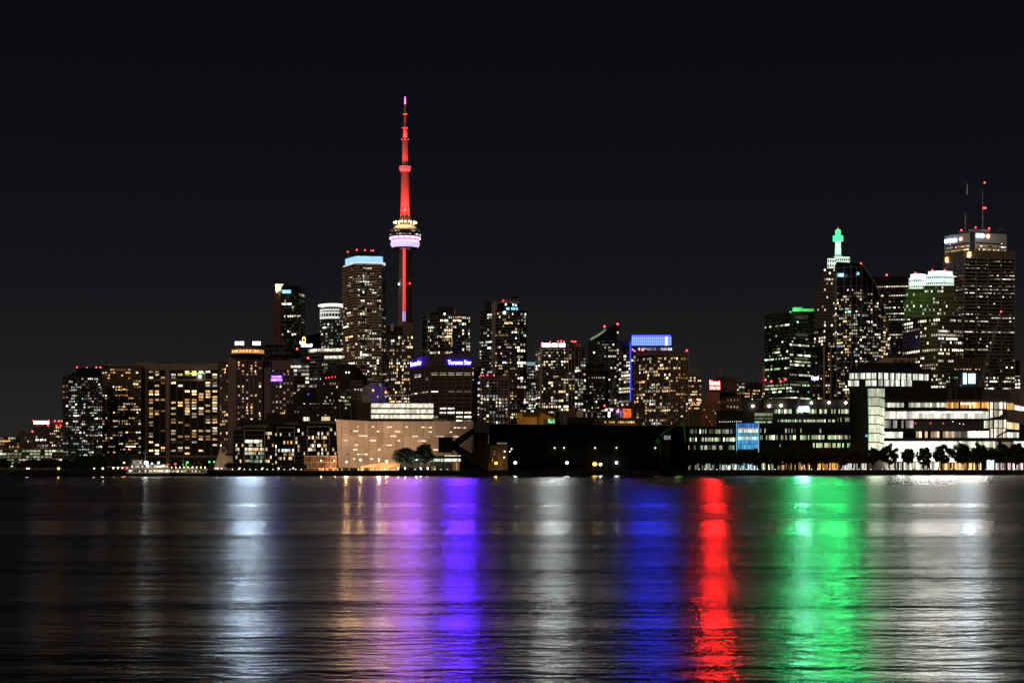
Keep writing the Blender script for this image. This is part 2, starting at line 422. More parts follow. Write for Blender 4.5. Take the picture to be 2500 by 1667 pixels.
# ================================================================ setting: water, ground, quay
def ground():
    m, n, l, b = _new('lake water'); MC['water'] = m
    b.inputs['Base Color'].default_value = (.004, .006, .009, 1); b.inputs['IOR'].default_value = 1.33
    b.inputs['Specular IOR Level'].default_value = .5; b.inputs['Specular Tint'].default_value = (.25, .25, .26, 1)
    tc = n.new('ShaderNodeTexCoord')
    def mapping(sx, sy, loc=(0, 0, 0)):
        mp = n.new('ShaderNodeMapping'); mp.inputs['Scale'].default_value = (sx, sy, 1); mp.inputs['Location'].default_value = loc
        l.new(tc.outputs['Object'], mp.inputs[0]); return mp
    def noise(mp, scale, det=3, rough=.55):
        z = n.new('ShaderNodeTexNoise'); z.inputs['Scale'].default_value = scale; z.inputs['Detail'].default_value = det; z.inputs['Roughness'].default_value = rough
        l.new(mp.outputs[0], z.inputs['Vector']); return z
    # ripples: wavelets of every size, longer across the wind
    r1 = noise(mapping(.26, 1), .07, 6, .55); r2 = noise(mapping(.5, 1, (40, 3, 0)), 1.6, 3, .55)
    bp1 = n.new('ShaderNodeBump'); bp1.inputs['Distance'].default_value = 1.05; bp1.inputs['Strength'].default_value = 1.0; l.new(r1.outputs['Fac'], bp1.inputs['Height'])
    bp2 = n.new('ShaderNodeBump'); bp2.inputs['Distance'].default_value = .08; bp2.inputs['Strength'].default_value = 1.0; l.new(r2.outputs['Fac'], bp2.inputs['Height']); l.new(bp1.outputs[0], bp2.inputs['Normal'])
    l.new(bp2.outputs[0], b.inputs['Normal'])
    # wind lanes: calmer and rougher stretches that lie across the bay
    sp = n.new('ShaderNodeSeparateXYZ'); l.new(tc.outputs['Object'], sp.inputs[0])
    wob = noise(mapping(.004, .004), 1.0, 2, .5); ma = n.new('ShaderNodeMath'); ma.operation = 'MULTIPLY_ADD'; ma.inputs[1].default_value = 26; l.new(wob.outputs['Fac'], ma.inputs[0]); l.new(sp.outputs['Y'], ma.inputs[2])
    mr0 = n.new('ShaderNodeMapRange'); mr0.inputs['From Min'].default_value = 0; mr0.inputs['From Max'].default_value = 1000; l.new(ma.outputs[0], mr0.inputs['Value'])
    lane = n.new('ShaderNodeValToRGB'); lane.color_ramp.interpolation = 'EASE'; el = lane.color_ramp.elements
    el[0].position = 0; el[0].color = (.3, .3, .3, 1); el[1].position = 1; el[1].color = (.25, .25, .25, 1)
    for p_, v_ in ((.06, .35), (.10, .62), (.136, .75), (.150, .05), (.172, .05), (.190, .80), (.236, .75), (.245, .15), (.254, .15), (.266, .85), (.42, .9), (.60, .5)):
        q_ = el.new(p_); q_.color = (v_, v_, v_, 1)
    l.new(mr0.outputs[0], lane.inputs[0])
    wl = noise(mapping(.0012, .02, (3, 1.3, 0)), 1.0, 4, .55); mx = n.new('ShaderNodeMath'); mx.operation = 'MULTIPLY_ADD'; mx.inputs[1].default_value = .5; l.new(wl.outputs['Fac'], mx.inputs[0]); l.new(lane.outputs[0], mx.inputs[2])
    mr = n.new('ShaderNodeMapRange'); mr.inputs['From Min'].default_value = .25; mr.inputs['From Max'].default_value = 1.3
    mr.inputs['To Min'].default_value = .20; mr.inputs['To Max'].default_value = .30
    l.new(mx.outputs[0], mr.inputs['Value']); l.new(mr.outputs[0], b.inputs['Roughness'])
    w_ = MB(); n0 = len(w_.v)
    xs = [-6000, -3000, 3000, 6000]
    w_.quad((-2600, -500, 0), (2600, -500, 0), (2600, 1400, 0), (-2600, 1400, 0))
    single('lake_water', 'dark rippled harbour water with long coloured reflections', None, w_, m, kind='structure', origin=(0, 0, 0))
    # land
    gm = wall('street ground', (.03, .029, .027), .9, .05, .35, .05)
    g = MB(); pl = [(-2600, shore(-1200)), (XW(0, shore(0)), shore(0)), (XW(2500, shore(2500)), shore(2500)), (2600, shore(3600)), (2600, 6000), (-2600, 6000)]
    g.prism(pl, -1.0, G); single('ground', 'flat dark land behind the quay', None, g, gm, kind='structure', origin=(0, 1000, G))
    # quay wall: concrete cap along the edge
    qc = wall('quay concrete', (.05, .048, .045), .9, .3, .35, .05)
    for k in range(26):
        q = MB(); x0, x1 = -100+104*k+.25, -100+104*(k+1)-.25
        a = Vector((XW(x0, shore(x0)), shore(x0), 0)); c = Vector((XW(x1, shore(x1)), shore(x1), 0)); d = c-a; nrm = Vector((d.y, -d.x, 0)).normalized()
        q.box(a+Vector((0, 0, -.9))+nrm*.02, d, nrm*.5, (0, 0, G+1.0))
        if k == 0: QW = Thing('quay_wall', 'long low dark concrete quay wall along the waterline', 'wall', (XW(1250, shore(1250)), shore(1250), 0)); 
        QW.part('wall_segment', q, qc)
    for k in range(60):
        x = -60+44*k; Y = shore(x)+1.2
        if k == 0:
            bb = MB(); bb.tube((0, 0, 0), (0, 0, .8), .22, .2, 8); bb.tube((0, 0, .8), (0, 0, 1.0), .32, .3, 8); bm_ = bb.mesh('bollard'); bm_.materials.append(BLACK)
        link('bollard', bm_, None, QW.o, Vector((XW(x, Y), Y, G))-QW.L)
ground()

# ================================================================ wall materials
CONC = wall('concrete', (.30, .25, .21)); CONCP = wall('pink concrete', (.33, .24, .23)); BRICKB = wall('brown brick', (.12, .085, .06))
DARKW = wall('dark cladding', (.035, .035, .037)); BEIGE = wall('beige precast', (.40, .30, .22)); TAUPE = wall('taupe balcony', (.78, .59, .46), .8, .4, .15)
GREYW = wall('grey cladding', (.16, .16, .16)); WHITEF = wall('pale frame', (.55, .46, .42)); SLABG = wall('slab grey', (.34, .29, .27)); SLABD = wall('slab dark', (.20, .18, .17))
GREENW = wall('green grey precast', (.25, .27, .20)); MULL = wall('mullion grey', (.18, .18, .18), .5)

# ================================================================ left: apartment houses on the waterfront
t = Tower('apartment_slab', 'low five-storey apartment slab with greenish lit windows behind dark trees at far left', [(-30, 1500), (155, 1500)], 1093, 30, body=wall('olive concrete', (.17, .15, .11)))
t.grid(0, 20, 7.7, 1097, 1140, .78, .52, .62, 'res', 'green', .8, dark='join', sub=3)
t.piers(0, 10, 1.6, .5, CONC, 1093, 1143); t.bands(7.7, 1096, 1135, .2, .35, BEIGE, each=False); t.done()
t = Tower('apartment_block', 'flat dark apartment block with warm top-floor windows at far left edge', [(-30, 1600), (48, 1600)], 1064, 30, body=DARKW)
t.grid(0, 11, 7, 1066, 1094, .7, .6, .4, 'res', 'warm', 1.1); t.bands(7, 1066, 1094, .15, .3, SLABD, each=False); t.done()
t = Tower('apartment_block', 'plain dark penthouse block with three small lit windows left of the white-drum building', [(44, 1650), (79, 1650)], 1056, 30, body=BRICKB)
t.blk('roof_hut', 47, 60, 1052, 1057, 6, 10, BRICKB)
t.grid(0, 5, 8, 1064, 1090, .4, .6, .15, 'res', 'warm', .9); t.done()
# drum topped building
t = Tower('drum_tower', 'brown apartment tower with glowing white rooftop drum and red beacons', [(81, 2200), (119, 2200)], 1040, 40, body=wall('red brown brick', (.16, .08, .07)))
Yd = 2215; b = MB(); c = P(101, 1040, Yd); b.lathe((c.x, c.y, c.z-1), [(8.2, 0), (8.2, 3), (9.2, 3.2), (9.2, 7.4), (0.01, 7.6)], 24); t.part('rooftop_drum', b, WHITEF)
b = MB(); b.lathe((c.x, c.y, c.z+2.4), [(8.9, 0), (9.35, .2), (9.35, 3.8), (8.9, 4.0)], 24); t.part('drum_light', b, emit('white drum light', (1, .96, .86), 3.5, False))
for x in (82, 119): t.beacon(x, 1027, 1.9, 4)
t.beacon(79, 1053, 1.9, -.8)
t.grid(0, 7, 7, 1042, 1098, .6, .55, .2, 'res', 'white', .8); t.piers(0, 7, .9, .5, BRICKB, 1040, 1090); t.done()
t = Tower('apartment_block', 'dark apartment block crowned by red beacons beside the white-drum building', [(117, 2100), (158, 2100)], 1036, 40, body=DARKW)
for x in (134, 144, 151): t.beacon(x, 1027.5, 1.9, 4)
for x in (117, 138, 148): t.beacon(x, 1038.5, 1.5, -1)
t.blk('roof_hut', 132, 153, 1029, 1036, 6, 12, GREYW)
t.grid(0, 9, 7.2, 1040, 1098, .62, .5, .33, 'res', 'mix', .9); t.bands(7.2, 1040, 1098, .18, .4, SLABD, each=False); t.done()
# dark stepped tower
t = Tower('stepped_tower', 'dark glass tower with stepped left shoulder and four red roof beacons', [(152, 1840), (168, 1828), (250, 1828)], 918, 40, body=GLASSB, iref=2)
t.blk('upper_storeys', 175, 247.5, 909, 918, 2, 34, GLASS); t.blk('upper_storeys', 186.5, 246.5, 898, 909, 4, 30, GLASS)
t.blk('shoulder', 163, 176, 914, 918.2, 3, 20, DARKW)
t.blk('roof_hut', 221, 230, 894, 898.2, 12, 8, DARKW)
t.grid(0, 2, 7.0, 924, 1128, .55, .55, .22, 'res', 'mix', 1); t.grid(1, 16, 7.0, 921, 1128, .72, .55, .30, 'res', 'cool', .95, runs=.45)
t.bands(7.0, 921, 1126, .14, .35, SLABD, each=False); t.piers(1, 8, .9, .4, DARKW, 918, 1126)
for x in (188, 212, 235, 245): t.beacon(x, 896.5, 1.7 if x != 212 else 1.0, 6)
t.done()
# brown condo slab
t = Tower('brown_condo', 'brown brick condo slab with warm windows right of the dark stepped tower', [(249, 1905), (269, 1890), (344, 1890)], 892, 50, body=BRICKB)
t.grid(0, 3, 7, 905, 1135, .7, .55, .22, 'res', 'warm', 1); t.grid(1, 12, 7, 899, 1135, .8, .5, .21, 'res', 'warm', 1, runs=.6)
t.bands(7, 899, 1134, .30, .6, wall('dark brick slab', (.17, .125, .09)), name='balcony'); t.piers(1, 3, .8, .7, CONC, 892, 1135)
t.blk('parapet', 249.5, 343, 889.5, 892, 1, 40, CONC); t.done()
# harbour slab with tall concrete piers: windows wide enough to be parts
t = Tower('harbour_slab', 'wide brown concrete apartment slab with tall blank piers and columns of warm windows', [(333, 1900), (536, 1900)], 892, 55, body=wall('harbour slab wall', (.075, .06, .05)))
def hs(x): return (x-333)/203.0
CP = wall('harbour pier concrete', (.30, .23, .18), .85, .12, .2)
for (x, wd) in ((353, 17), (410, 9.5), (336, 4)): t.piers(0, 0, wd, 1.6, CP, 884 if x == 353 else 887, 1131, at=[hs(x)], name='concrete_pier')
for (xa, xb, nc) in ((361.5, 405, 3), (415, 533, 7)):
    for (ya, yb) in ((904, 925), (931, 1110)):
        t.grid(0, nc, 6.9, ya, yb, .64, .62, .40, 'res', 'warm', 1.05, dark='parts', c0=hs(xa), c1=hs(xb), sub=4, runs=.25)
    t.piers(0, nc, 1.0, .8, wall('thin brown mullion', (.2, .15, .12)), 930, 1112, c0=hs(xa), c1=hs(xb), name='mullion')
    for (ya, yb) in ((888, 903), (924.5, 930), (1112, 1116)):
        b = MB(); A, u, n, L = t.frame(0); a = A+u*(L*hs(xa)); e = A+u*(L*hs(xb)); b.cb(a.x, e.x, a.y-1.1, a.y+.02, t.z(yb), t.z(ya)); t.part('concrete_band', b, CP)
t.bands(6.9, 931, 1110, .22, .45, wall('brown spandrel', (.10, .075, .06)), name='balcony_slab')
t.blk('roof_hut', 386, 425, 884, 892, 8, 20, BRICKB); t.blk('roof_hut', 333, 384, 885.5, 892, 3, 30, CP); t.blk('roof_hut', 530, 536, 884.5, 892, 6, 8, BRICKB)
b = MB(); c = P(488, 919, 1898); b.sphere(c, 1.5, 10, 8); t.part('wall_lamp', b, emit('white wall lamp', (.95, 1, .85), 14))
b = MB(); b.cb(XW(452, 1899.5), XW(500, 1899.5), 1899.2, 1899.9, ZW(912.5, 1900), ZW(910, 1900)); t.part('green_light_strip', b, emit('green light strip', (.5, 1, .2), 1.1, False))
t.done()
# twin hotel towers
HW = wall('hotel precast', (.185, .135, .13), .85, .2, .15); HP = wall('hotel blank end', (.27, .20, .175), .85, .08, .12)
HP2 = wall('mauve blank end', (.21, .155, .165), .85, .08, .12)
t = Tower('hotel_tower', 'pale hotel tower with round rooftop restaurant under two white floodlights', [(537, 1835), (557, 1815), (640, 1815), (648, 1835)], 878.5, 45, body=HW)
t.grid(0, 4, 7.4, 882, 1120, .5, .6, .26, 'res', 'warm', 1, dark='join')
A, u, n, L = t.frame(1); b = MB(); b.box((A.x, A.y, G), (L*.235, 0, 0), (0, -1.0, 0), (0, 0, t.zt-G+1)); t.part('blank_end_wall', b, HP)
t.grid(1, 6, 7.4, 881, 1100, .36, .6, .34, 'res', 'warm', 1.25, .6, dark='join', c0=.25, c1=1.0, runs=0)
t.piers(1, 6, .7, .35, wall('hotel mullion', (.23, .17, .16)), 879, 1100, c0=.25, c1=1.0); t.bands(7.4, 880, 1100, .12, .25, HW, each=False)
Yd = 1838; c = P(605, 878.5, Yd); rr = M(40, Yd)
b = MB(); b.lathe((c.x, c.y, c.z-.3), [(rr*.86, 0), (rr*.86, 3.2), (rr, 3.8), (rr, 6.3)], 40); t.part('drum_base', b, DARKW)
b = MB(); b.lathe((c.x, c.y, c.z+6.0), [(rr*.985, 0), (rr*.985, 4.2)], 40); t.part('restaurant_glazing', b, emit('orange restaurant glow', (1, .38, .10), .85, False))
b = MB(); b.lathe((c.x, c.y, c.z+10.2), [(rr*1.0, -.3), (rr*1.02, 0), (rr*1.0, 3.2), (.01, 3.4)], 40); t.part('drum_roof', b, GREYW)
for k in range(40):
    a = 2*math.pi*k/40; b = MB(); b.cb(c.x+rr*math.cos(a)-.12, c.x+rr*math.cos(a)+.12, c.y+rr*math.sin(a)-.12, c.y+rr*math.sin(a)+.12, c.z+5.8, c.z+10.2)
    if math.sin(a) < .1: t.part('mullion', b, DARKW)
for x, s_ in ((571, 1), (578, 1), (583, 1.3), (593, 1), (600, 1), (608, 1.2), (616, 1.2), (628, 1.4), (633, 1)):
    q = P(x, 859, Yd); dx = q.x-c.x; q.y = c.y-math.sqrt(max(rr*rr*.97-dx*dx, 1))-.3; b = MB(); b.sphere(q, .42*s_, 8, 6); t.part('table_lamp', b, emit('warm restaurant lamp', (1, .62, .25), 6, False))
FL = emit('white floodlight', (.78, .9, 1), 5, False); added_streak_light(t, 605, 838, Yd-8, 60, 8, (.62, .80, 1), 8e4)
for x0, x1 in ((574, 584), (586, 595), (617, 626), (626.6, 636)):
    q = P((x0+x1)/2, 838, Yd-6); b = MB(); hw = M((x1-x0)/2, Yd); b.cb(q.x-hw, q.x+hw, q.y-.3, q.y+.3, q.z-M(4.2, Yd), q.z+M(4.2, Yd)); o = t.part('floodlight', b, FL)
    b = MB(); b.cb(q.x-.25, q.x+.25, q.y+.3, q.y+.8, c.z+12.8, q.z+2); t.part('floodlight_post', b, BLACK)
b = MB(); q = P(605, 840, Yd); b.tube((q.x, q.y, c.z+12.5), (q.x, q.y, q.z+5), .5, .2, 6); b.cb(q.x-3, q.x+3, q.y-3, q.y+3, c.z+13, q.z-1); t.part('roof_mast', b, DARKW); t.done()
t = Tower('hotel_tower', 'lower mauve hotel tower with glowing violet two-line lettering', [(641, 1830), (646, 1812), (717, 1812)], 900, 45, body=HW)
A, u, n, L = t.frame(1); b = MB(); b.box((A.x, A.y, G), (L*.215, 0, 0), (0, -1.0, 0), (0, 0, t.zt-G+.6)); t.part('blank_end_wall', b, HP2)
t.grid(1, 6, 7.4, 902, 1060, .38, .6, .38, 'res', 'warm', 1.15, .6, dark='join', c0=.23, c1=1.0, runs=0, rows={2: 0, 3: 0})
t.piers(1, 6, .7, .35, MC['hotel mullion'], 900, 1060, c0=.23, c1=1.0); t.bands(7.4, 901, 1060, .12, .25, HW, each=False)
t.blk('penthouse', 664, 710, 880, 900, 4, 25, HP2); t.blk('roof_railing', 665, 709, 878, 880, 6, 1, BLACK)
VIO = emit('violet sign light', (.09, .035, 1), 24)
t.text('sign_lettering', 'THE WESTIN', 1, .24, .58, 917.5, 922.5, VIO, .6, .1, .02, label='upper line of glowing violet lettering')
t.text('sign_lettering', 'HARBOUR CASTLE', 1, .23, .60, 924.5, 930, VIO, .6, .1, .02, label='lower line of glowing violet lettering'); t.done()
t = Tower('dark_office', 'unlit black office block rising behind the lower hotel tower', [(645, 2100), (715, 2100)], 843, 40, body=GLASS)
t.blk('roof_screen', 650, 712, 841, 843, 2, 4, DARKW); t.grid(0, 12, 7.5, 850, 900, .6, .5, .05, 'res', 'cool', .6); t.bands(15, 850, 905, .06, .3, SLABD, each=False); t.done()
t = Tower('office_block', 'dark office block with white-lit window strips right of the lower hotel tower', [(706, 2000), (755, 2000)], 875, 40, body=GLASS)
t.grid(0, 5, 9.4, 890, 966, .86, .55, .42, 'office', 'white', 1.3, sub=5, rows={0: 1, 1: .8, 2: .8}); t.beacon(752, 874, 2.4, -1.2); t.bands(9.4, 888, 966, .12, .3, SLABD, each=False)
t.piers(0, 5, .8, .35, DARKW, 876, 966); t.done()
# slanted flame top tower
t = Tower('flame_top_tower', 'dark tower with bright amber lit wedge on its left roof corner', [(669, 2440), (687, 2420), (712, 2420), (735, 2420), (744, 2440)], 697, 40, body=GLASSG, tops=[713, 696, 697, 699, 704])
A, u, n, L = t.frame(0); b = MB(); b.box((A.x, A.y, G), (u.x*L*.95, u.y*L*.95, 0), (n.x*.8, n.y*.8, 0), (0, 0, t.z(712)-G)); t.part('brown_end_wall', b, wall('brown end wall', (.15, .085, .06)))
b = MB(); q = [P(672, 694, 2419), P(690, 694, 2419), P(683, 706, 2419), P(674, 713.5, 2419)]
for a_ in (0,):
    k = len(b.v); b.v += [tuple(v) for v in q]+[(v.x, v.y+6, v.z) for v in q]; b.f += [(k, k+3, k+2, k+1), (k+4, k+5, k+6, k+7)]+[(k+i, k+(i+1) % 4, k+4+(i+1) % 4, k+4+i) for i in range(4)]; b.c += [None]*6
t.part('lit_roof_wedge', b, emit('amber roof wedge', (1, .70, .36), 5, False))
b = MB(); A, u, n, L = t.frame(1); b.cb(XW(689, 2419.5), XW(710, 2419.5), 2419.0, 2419.8, t.z(716), t.z(708)); t.part('cyan_window_band', b, emit('cyan window band', (.25, .62, 1), 1.6, False))
b = MB(); b.bar(P(698, 697, 2426), P(705, 685, 2426), .8); t.part('roof_davit', b, BLACK)
t.grid(1, 4, 7.4, 716, 850, .75, .6, .06, 'res', 'white', .8, rows={7: .6, 2: .3, 3: .3}); t.grid(2, 4, 7.4, 716, 850, .75, .6, .05, 'res', 'white', 1, rows={7: .9, 8: .3}); t.grid(3, 1, 7.4, 716, 850, .7, .6, .1, 'res', 'white', .7)
t.bands(7.4, 716, 850, .1, .3, SLABD, segs=[1, 2, 3], each=False); t.done()
t = Tower('slope_roof_hall', 'black unlit block with gently sloping roof behind the gold ring sign', [(735, 2500), (790, 2500)], 818, 40, body=DARKW, tops=[823, 811]); t.done()
# round tower with disc
c = P(813, 845, 2430); rr = M(30.5, 2430)
pts = [(813+30.5*math.cos(a), 2430-rr*math.sin(a)) for a in [math.pi*(1-k/10.0) for k in range(11)]]
pts[0] = (782.2, 2430); pts[-1] = (843.8, 2430)
t = Tower('round_tower', 'round glass tower with bright flared disc roof and white-lit crown', pts, 757, 40, body=GLASSG, iref=0)
for k in range(10):
    t.grid(k, 2, 7.8, 782, 860, .8, .5, .34, 'res', 'cool', .9, runs=.5); 
CRW = emit('white crown light', (.95, 1, .93), 1.0, False)
for (ya, yb, e_) in ((757, 760, 1), (764, 767, 1), (775, 780, 1)):
    b = MB(); b.lathe((c.x, 2430, ZW(yb, 2430)), [(rr+.3, 0), (rr+.6, .1), (rr+.6, M(yb-ya, 2430)), (rr+.3, M(yb-ya, 2430))], 40, math.pi, 2*math.pi); t.part('crown_light_band', b, CRW)
for k in range(13):
    a = math.pi+math.pi*(k+.5)/13; b = MB(); q = Vector((c.x+(rr+.25)*math.cos(a), 2430+(rr+.25)*math.sin(a), 0)); b.cb(q.x-.5, q.x+.5, q.y-.4, q.y+.2, ZW(780, 2430), ZW(757, 2430)); t.part('crown_fin', b, emit('dim crown fin', (.95, 1, .93), .55, False))
b = MB(); rd = M(36, 2430); b.lathe((c.x, 2430, ZW(748, 2430)), [(rr*.8, -1.2), (rd, 0), (rd, 1.8), (rd*.6, 3), (.01, 3.2)], 40); t.part('disc_roof', b, emit('lit disc rim', (1, .9, .78), 1.9, False))
for k in range(14):
    a = math.pi+math.pi*(k+.5)/14; b = MB(); b.bar((c.x+rr*.92*math.cos(a), 2430+rr*.92*math.sin(a), ZW(757, 2430)), (c.x+rr*1.02*math.cos(a+.1), 2430+rr*1.02*math.sin(a+.1), ZW(748, 2430)), .7); t.part('roof_strut', b, WHITEF)
b = MB(); b.lathe((c.x, 2430, ZW(757, 2430)), [(rr*.7, 0), (rr*.7, M(9, 2430))], 30); t.part('roof_drum', b, DARKW)
for k in range(10): t.bands(7.8, 782, 860, .22, .5, SLABD, segs=[k], each=False) if k == 0 else None
t.bands(7.8, 782, 860, .22, .5, SLABD, name='spandrel', each=True); t.done()
# gold ring sign building
t = Tower('insurance_office', 'curved dark office with two white-lit floors under a gold ring sign', [(735, 2330), (752, 2305), (775, 2290), (845, 2280)], 848, 45, body=GLASSG, iref=3)
LITF = emit('white office floor', (1, .97, .78), 1.15, False)
for i, (f0, f1, ya, yb) in ((1, (.1, 1, 850, 859)), (2, (0, 1, 850, 859)), (2, (.25, 1, 868, 876.5))):
    A, u, n, L = t.frame(i); k0 = 12 if i == 2 else 4
    for k in range(k0):
        g0 = f0+(f1-f0)*k/k0; a = A+u*(L*g0); b = MB(); b.box((a.x+n.x*.2, a.y+n.y*.2, t.z(yb)), (u.x*L*(f1-f0)/k0*.93, u.y*L*(f1-f0)/k0*.93, 0), (n.x*.15, n.y*.15, 0), (0, 0, t.z(ya)-t.z(yb)))
        o = t.part('window', b, WIN); q = R.uniform(.6, 1.6); o.color = (q, q*.97, q*.76, 1)
t.grid(2, 14, 8.5, 876, 945, .7, .5, .10, 'res', 'green', .5); t.grid(1, 4, 8.5, 862, 945, .7, .5, .08, 'res', 'cool', .5); t.bands(8.5, 849, 945, .25, .4, SLABD, each=False)
b = MB(); q = P(742, 830, 2288); r0 = M(4.6, 2288)
for k in range(20):
    a0, a1 = 2*math.pi*k/20, 2*math.pi*(k+1)/20; b.bar((q.x+.72*r0*math.cos(a0), q.y, q.z+1.6*r0*math.sin(a0)), (q.x+.72*r0*math.cos(a1), q.y, q.z+1.6*r0*math.sin(a1)), .9, 1.2)
t.part('gold_ring', b, emit('gold ring light', (1, .62, .16), 3)); b = MB(); b.cb(q.x-.6, q.x+.6, q.y, q.y+.6, ZW(850, 2288), q.z-1.6*r0); b.cb(q.x-8, q.x+8, q.y+.4, q.y+.9, ZW(850, 2288), ZW(846, 2288)); b.cb(XW(762, 2288)-1, XW(762, 2288), q.y, q.y+.8, ZW(849, 2288), ZW(845, 2288)); t.part('sign_frame', b, BLACK)
WS = emit('white sign light', (.85, .95, 1), 7)
letters_on(t, 'sign_lettering', 'Sun', Vector((XW(732, 2287), 2287)), Vector((1, 0)), Vector((0, -1)), M(8, 2287), ZW(839, 2287), ZW(833, 2287), WS, .15, .03, label='first word of white sign beside gold ring')
letters_on(t, 'sign_lettering', 'Life Financial', Vector((XW(737, 2287), 2287)), Vector((1, .0)), Vector((0, -1)), M(25, 2287), ZW(846, 2287), ZW(839.5, 2287), WS, .15, .03, label='white sign words under gold ring')
b = MB(); b.cb(XW(733, 2287), XW(762, 2287), 2287.6, 2288.4, ZW(847, 2288), ZW(838, 2288)); t.part('sign_backing', b, GREYW)
t.beacon(725, 852, 2.2, 2); b = MB(); b.bar(P(724, 854, 2292), P(740, 851, 2290), .6); t.part('beacon_arm', b, BLACK); t.done()
t = Thing('flag_mast', 'thin tall grey mast in front of the gold ring sign office', 'mast', P(774, YH, 1800)*1.0); t.L.z = G; t.o.location.z = G
q = P(774, 0, 1800); b = MB(); b.tube((q.x, 1800, G), (q.x, 1800, ZW(850, 1800)), .45, .25, 6); t.part('pole', b, GREYW); b = MB(); b.tube((q.x, 1800, ZW(969, 1800)), (q.x, 1800, ZW(960, 1800)), 1.0, .5, 8); t.part('collar', b, GREYW)
# tall banded tower
t = Tower('banded_tower', 'tallest residential tower with taupe balcony bands and icy blue-white lit crown', [(837.5, 2140), (867, 2100), (931, 2105), (941, 2125)], 642, 45, body=wall('banded tower wall', (.05, .04, .035)), iref=1)
t.bands(6.6, 646, 942, .40, 1.3, TAUPE, name='balcony_band', broken=1)
t.grid(0, 6, 6.6, 650, 942, .62, .7, .25, 'res', 'mix', 1.15, off=.2); t.grid(1, 11, 6.6, 650, 942, .66, .7, .27, 'res', 'white', 1.15, off=.2); t.grid(2, 2, 6.6, 650, 942, .6, .7, .2, 'res', 'mix', 1, off=.2)
ICE = emit('icy crown light', (.38, .72, 1), 1.1)
for i, (x0, x1, Ya, Yb) in enumerate(((843, 869, 2133, 2102), (869.4, 935, 2102, 2108))):
    n_ = 6 if i == 0 else 15
    for k in range(n_):
        xa = x0+(x1-x0)*k/n_; xb = x0+(x1-x0)*(k+.92)/n_; ya = Ya+(Yb-Ya)*k/n_; yb = Ya+(Yb-Ya)*(k+.92)/n_
        b = MB(); b.prism([(XW(xa, ya), ya), (XW(xb, yb), yb), (XW(xb, yb), yb+.5), (XW(xa, ya), ya+.5)], t.z(639.5), t.z(624.5)); t.part('crown_panel', b, ICE)
b = MB(); b.prism([(XW(838, 2138), 2138), (XW(867, 2097), 2097), (XW(941, 2104), 2104), (XW(941, 2124), 2124), (XW(840, 2160), 2160)], t.z(643), t.z(640.6)); t.part('crown_ledge', b, emit('ledge light', (.8, .92, 1), .9, False))
b = MB(); b.prism([(XW(844, 2136), 2136), (XW(869.5, 2104), 2104), (XW(934, 2110), 2110), (XW(930, 2140), 2140), (XW(848, 2150), 2150)], t.z(640), t.z(624)); t.part('crown_core', b, DARKW)
t.blk('mechanical_penthouse', 848, 924, 613, 625, 14, 25, BLACK)
for x, y in ((849, 616), (871, 611), (891, 612), (906, 613), (911, 613)): t.beacon(x, y-1, 1.6 if x != 906 else 1.1, 14)
t.done()
t = Tower('domed_hall', 'black hall with arched roof below the tall banded tower', [(783, 1900), (800, 1890), (825, 1885), (855, 1885), (875, 1890), (897, 1900)], 900, 60, body=DARKW, tops=[921, 901, 889, 888, 897, 922])
t.grid(2, 5, 8, 905, 913, .7, .5, .7, 'res', 'white', .7); 
t.beacon(796, 922.5, 1.2, -8); t.beacon(803, 922, 1.2, -8); t.beacon(811, 920, 1.0, -8); t.beacon(819, 920, 1.0, -8); b = MB(); b.bar(P(790, 925, 1884), P(824, 922, 1884), .5); t.part('light_rail', b, BLACK); t.done()
t = Tower('station_block', 'low brown office block with tiny white window lights under the arched hall', [(776, 1800), (833, 1790)], 928, 40, body=wall('dark brown office', (.09, .065, .05)))
t.grid(0, 14, 8.2, 932, 990, .6, .55, .12, 'res', 'white', .8, dark='join', rows={5: .5, 6: .5}); t.piers(0, 7, .8, .5, BRICKB, 928, 990); t.done()
t = Tower('brick_block', 'small brown brick block with square dark windows left of the purple-lit hall', [(856, 1700), (886, 1700)], 928, 40, body=wall('brown brick b', (.20, .12, .085)))
t.grid(0, 4, 8.5, 930, 1000, .6, .55, .1, 'res', 'white', .8, dark='join'); t.done()
t = Tower('gap_block', 'black narrow block with a green-lit window row between brown brick blocks', [(831, 1720), (858, 1720)], 940, 40, body=DARKW)
t.grid(0, 5, 9, 948, 1000, .8, .5, .2, 'res', 'green', .7, rows={2: .9}); t.done()
t = Tower('purple_hall', 'low hall washed in deep purple light beside a lattice crane', [(884, 1650), (905, 1640), (945, 1650)], 938, 40, body=wall('purple lit wall', (.35, .33, .36)), tops=[944, 936, 944])
t.lamp(P(915, 962, 1625), (.22, .08, 1), 1500, 1); t.grid(1, 6, 12, 960, 1000, .6, .4, .2, 'res', 'white', 1)
for x in (911, 942):
    b = MB(); q = P(x, 953 if x == 911 else 957, 1628); b.sphere(q, 1.1, 8, 6); t.part('amber_lamp', b, emit('amber lamp', (1, .36, .06), 3, False)); b = MB(); b.tube((q.x, q.y, G), (q.x, q.y, q.z-1), .15, n=5); t.part('lamp_post', b, BLACK)
t.done()
t = Tower('dark_low_block', 'unlit dark low block behind the glass condos with a few small lights', [(700, 1500), (822, 1500)], 986, 40, body=DARKW)
t.grid(0, 20, 9, 990, 1030, .5, .45, .08, 'res', 'cool', .7); t.done()
t = Tower('dark_hall', 'black flat hall with blue lamp left of the thin mast', [(716, 1560), (735, 1550), (775, 1555)], 955, 40, body=DARKW, tops=[962, 948, 962])
t.grid(1, 8, 9, 982, 1000, .6, .4, .5, 'res', 'green', .7); b = MB(); b.sphere(P(753, 962, 1551), 1.0); t.part('blue_lamp', b, emit('blue dim lamp', (.05, .12, .8), .6, False)); t.done()
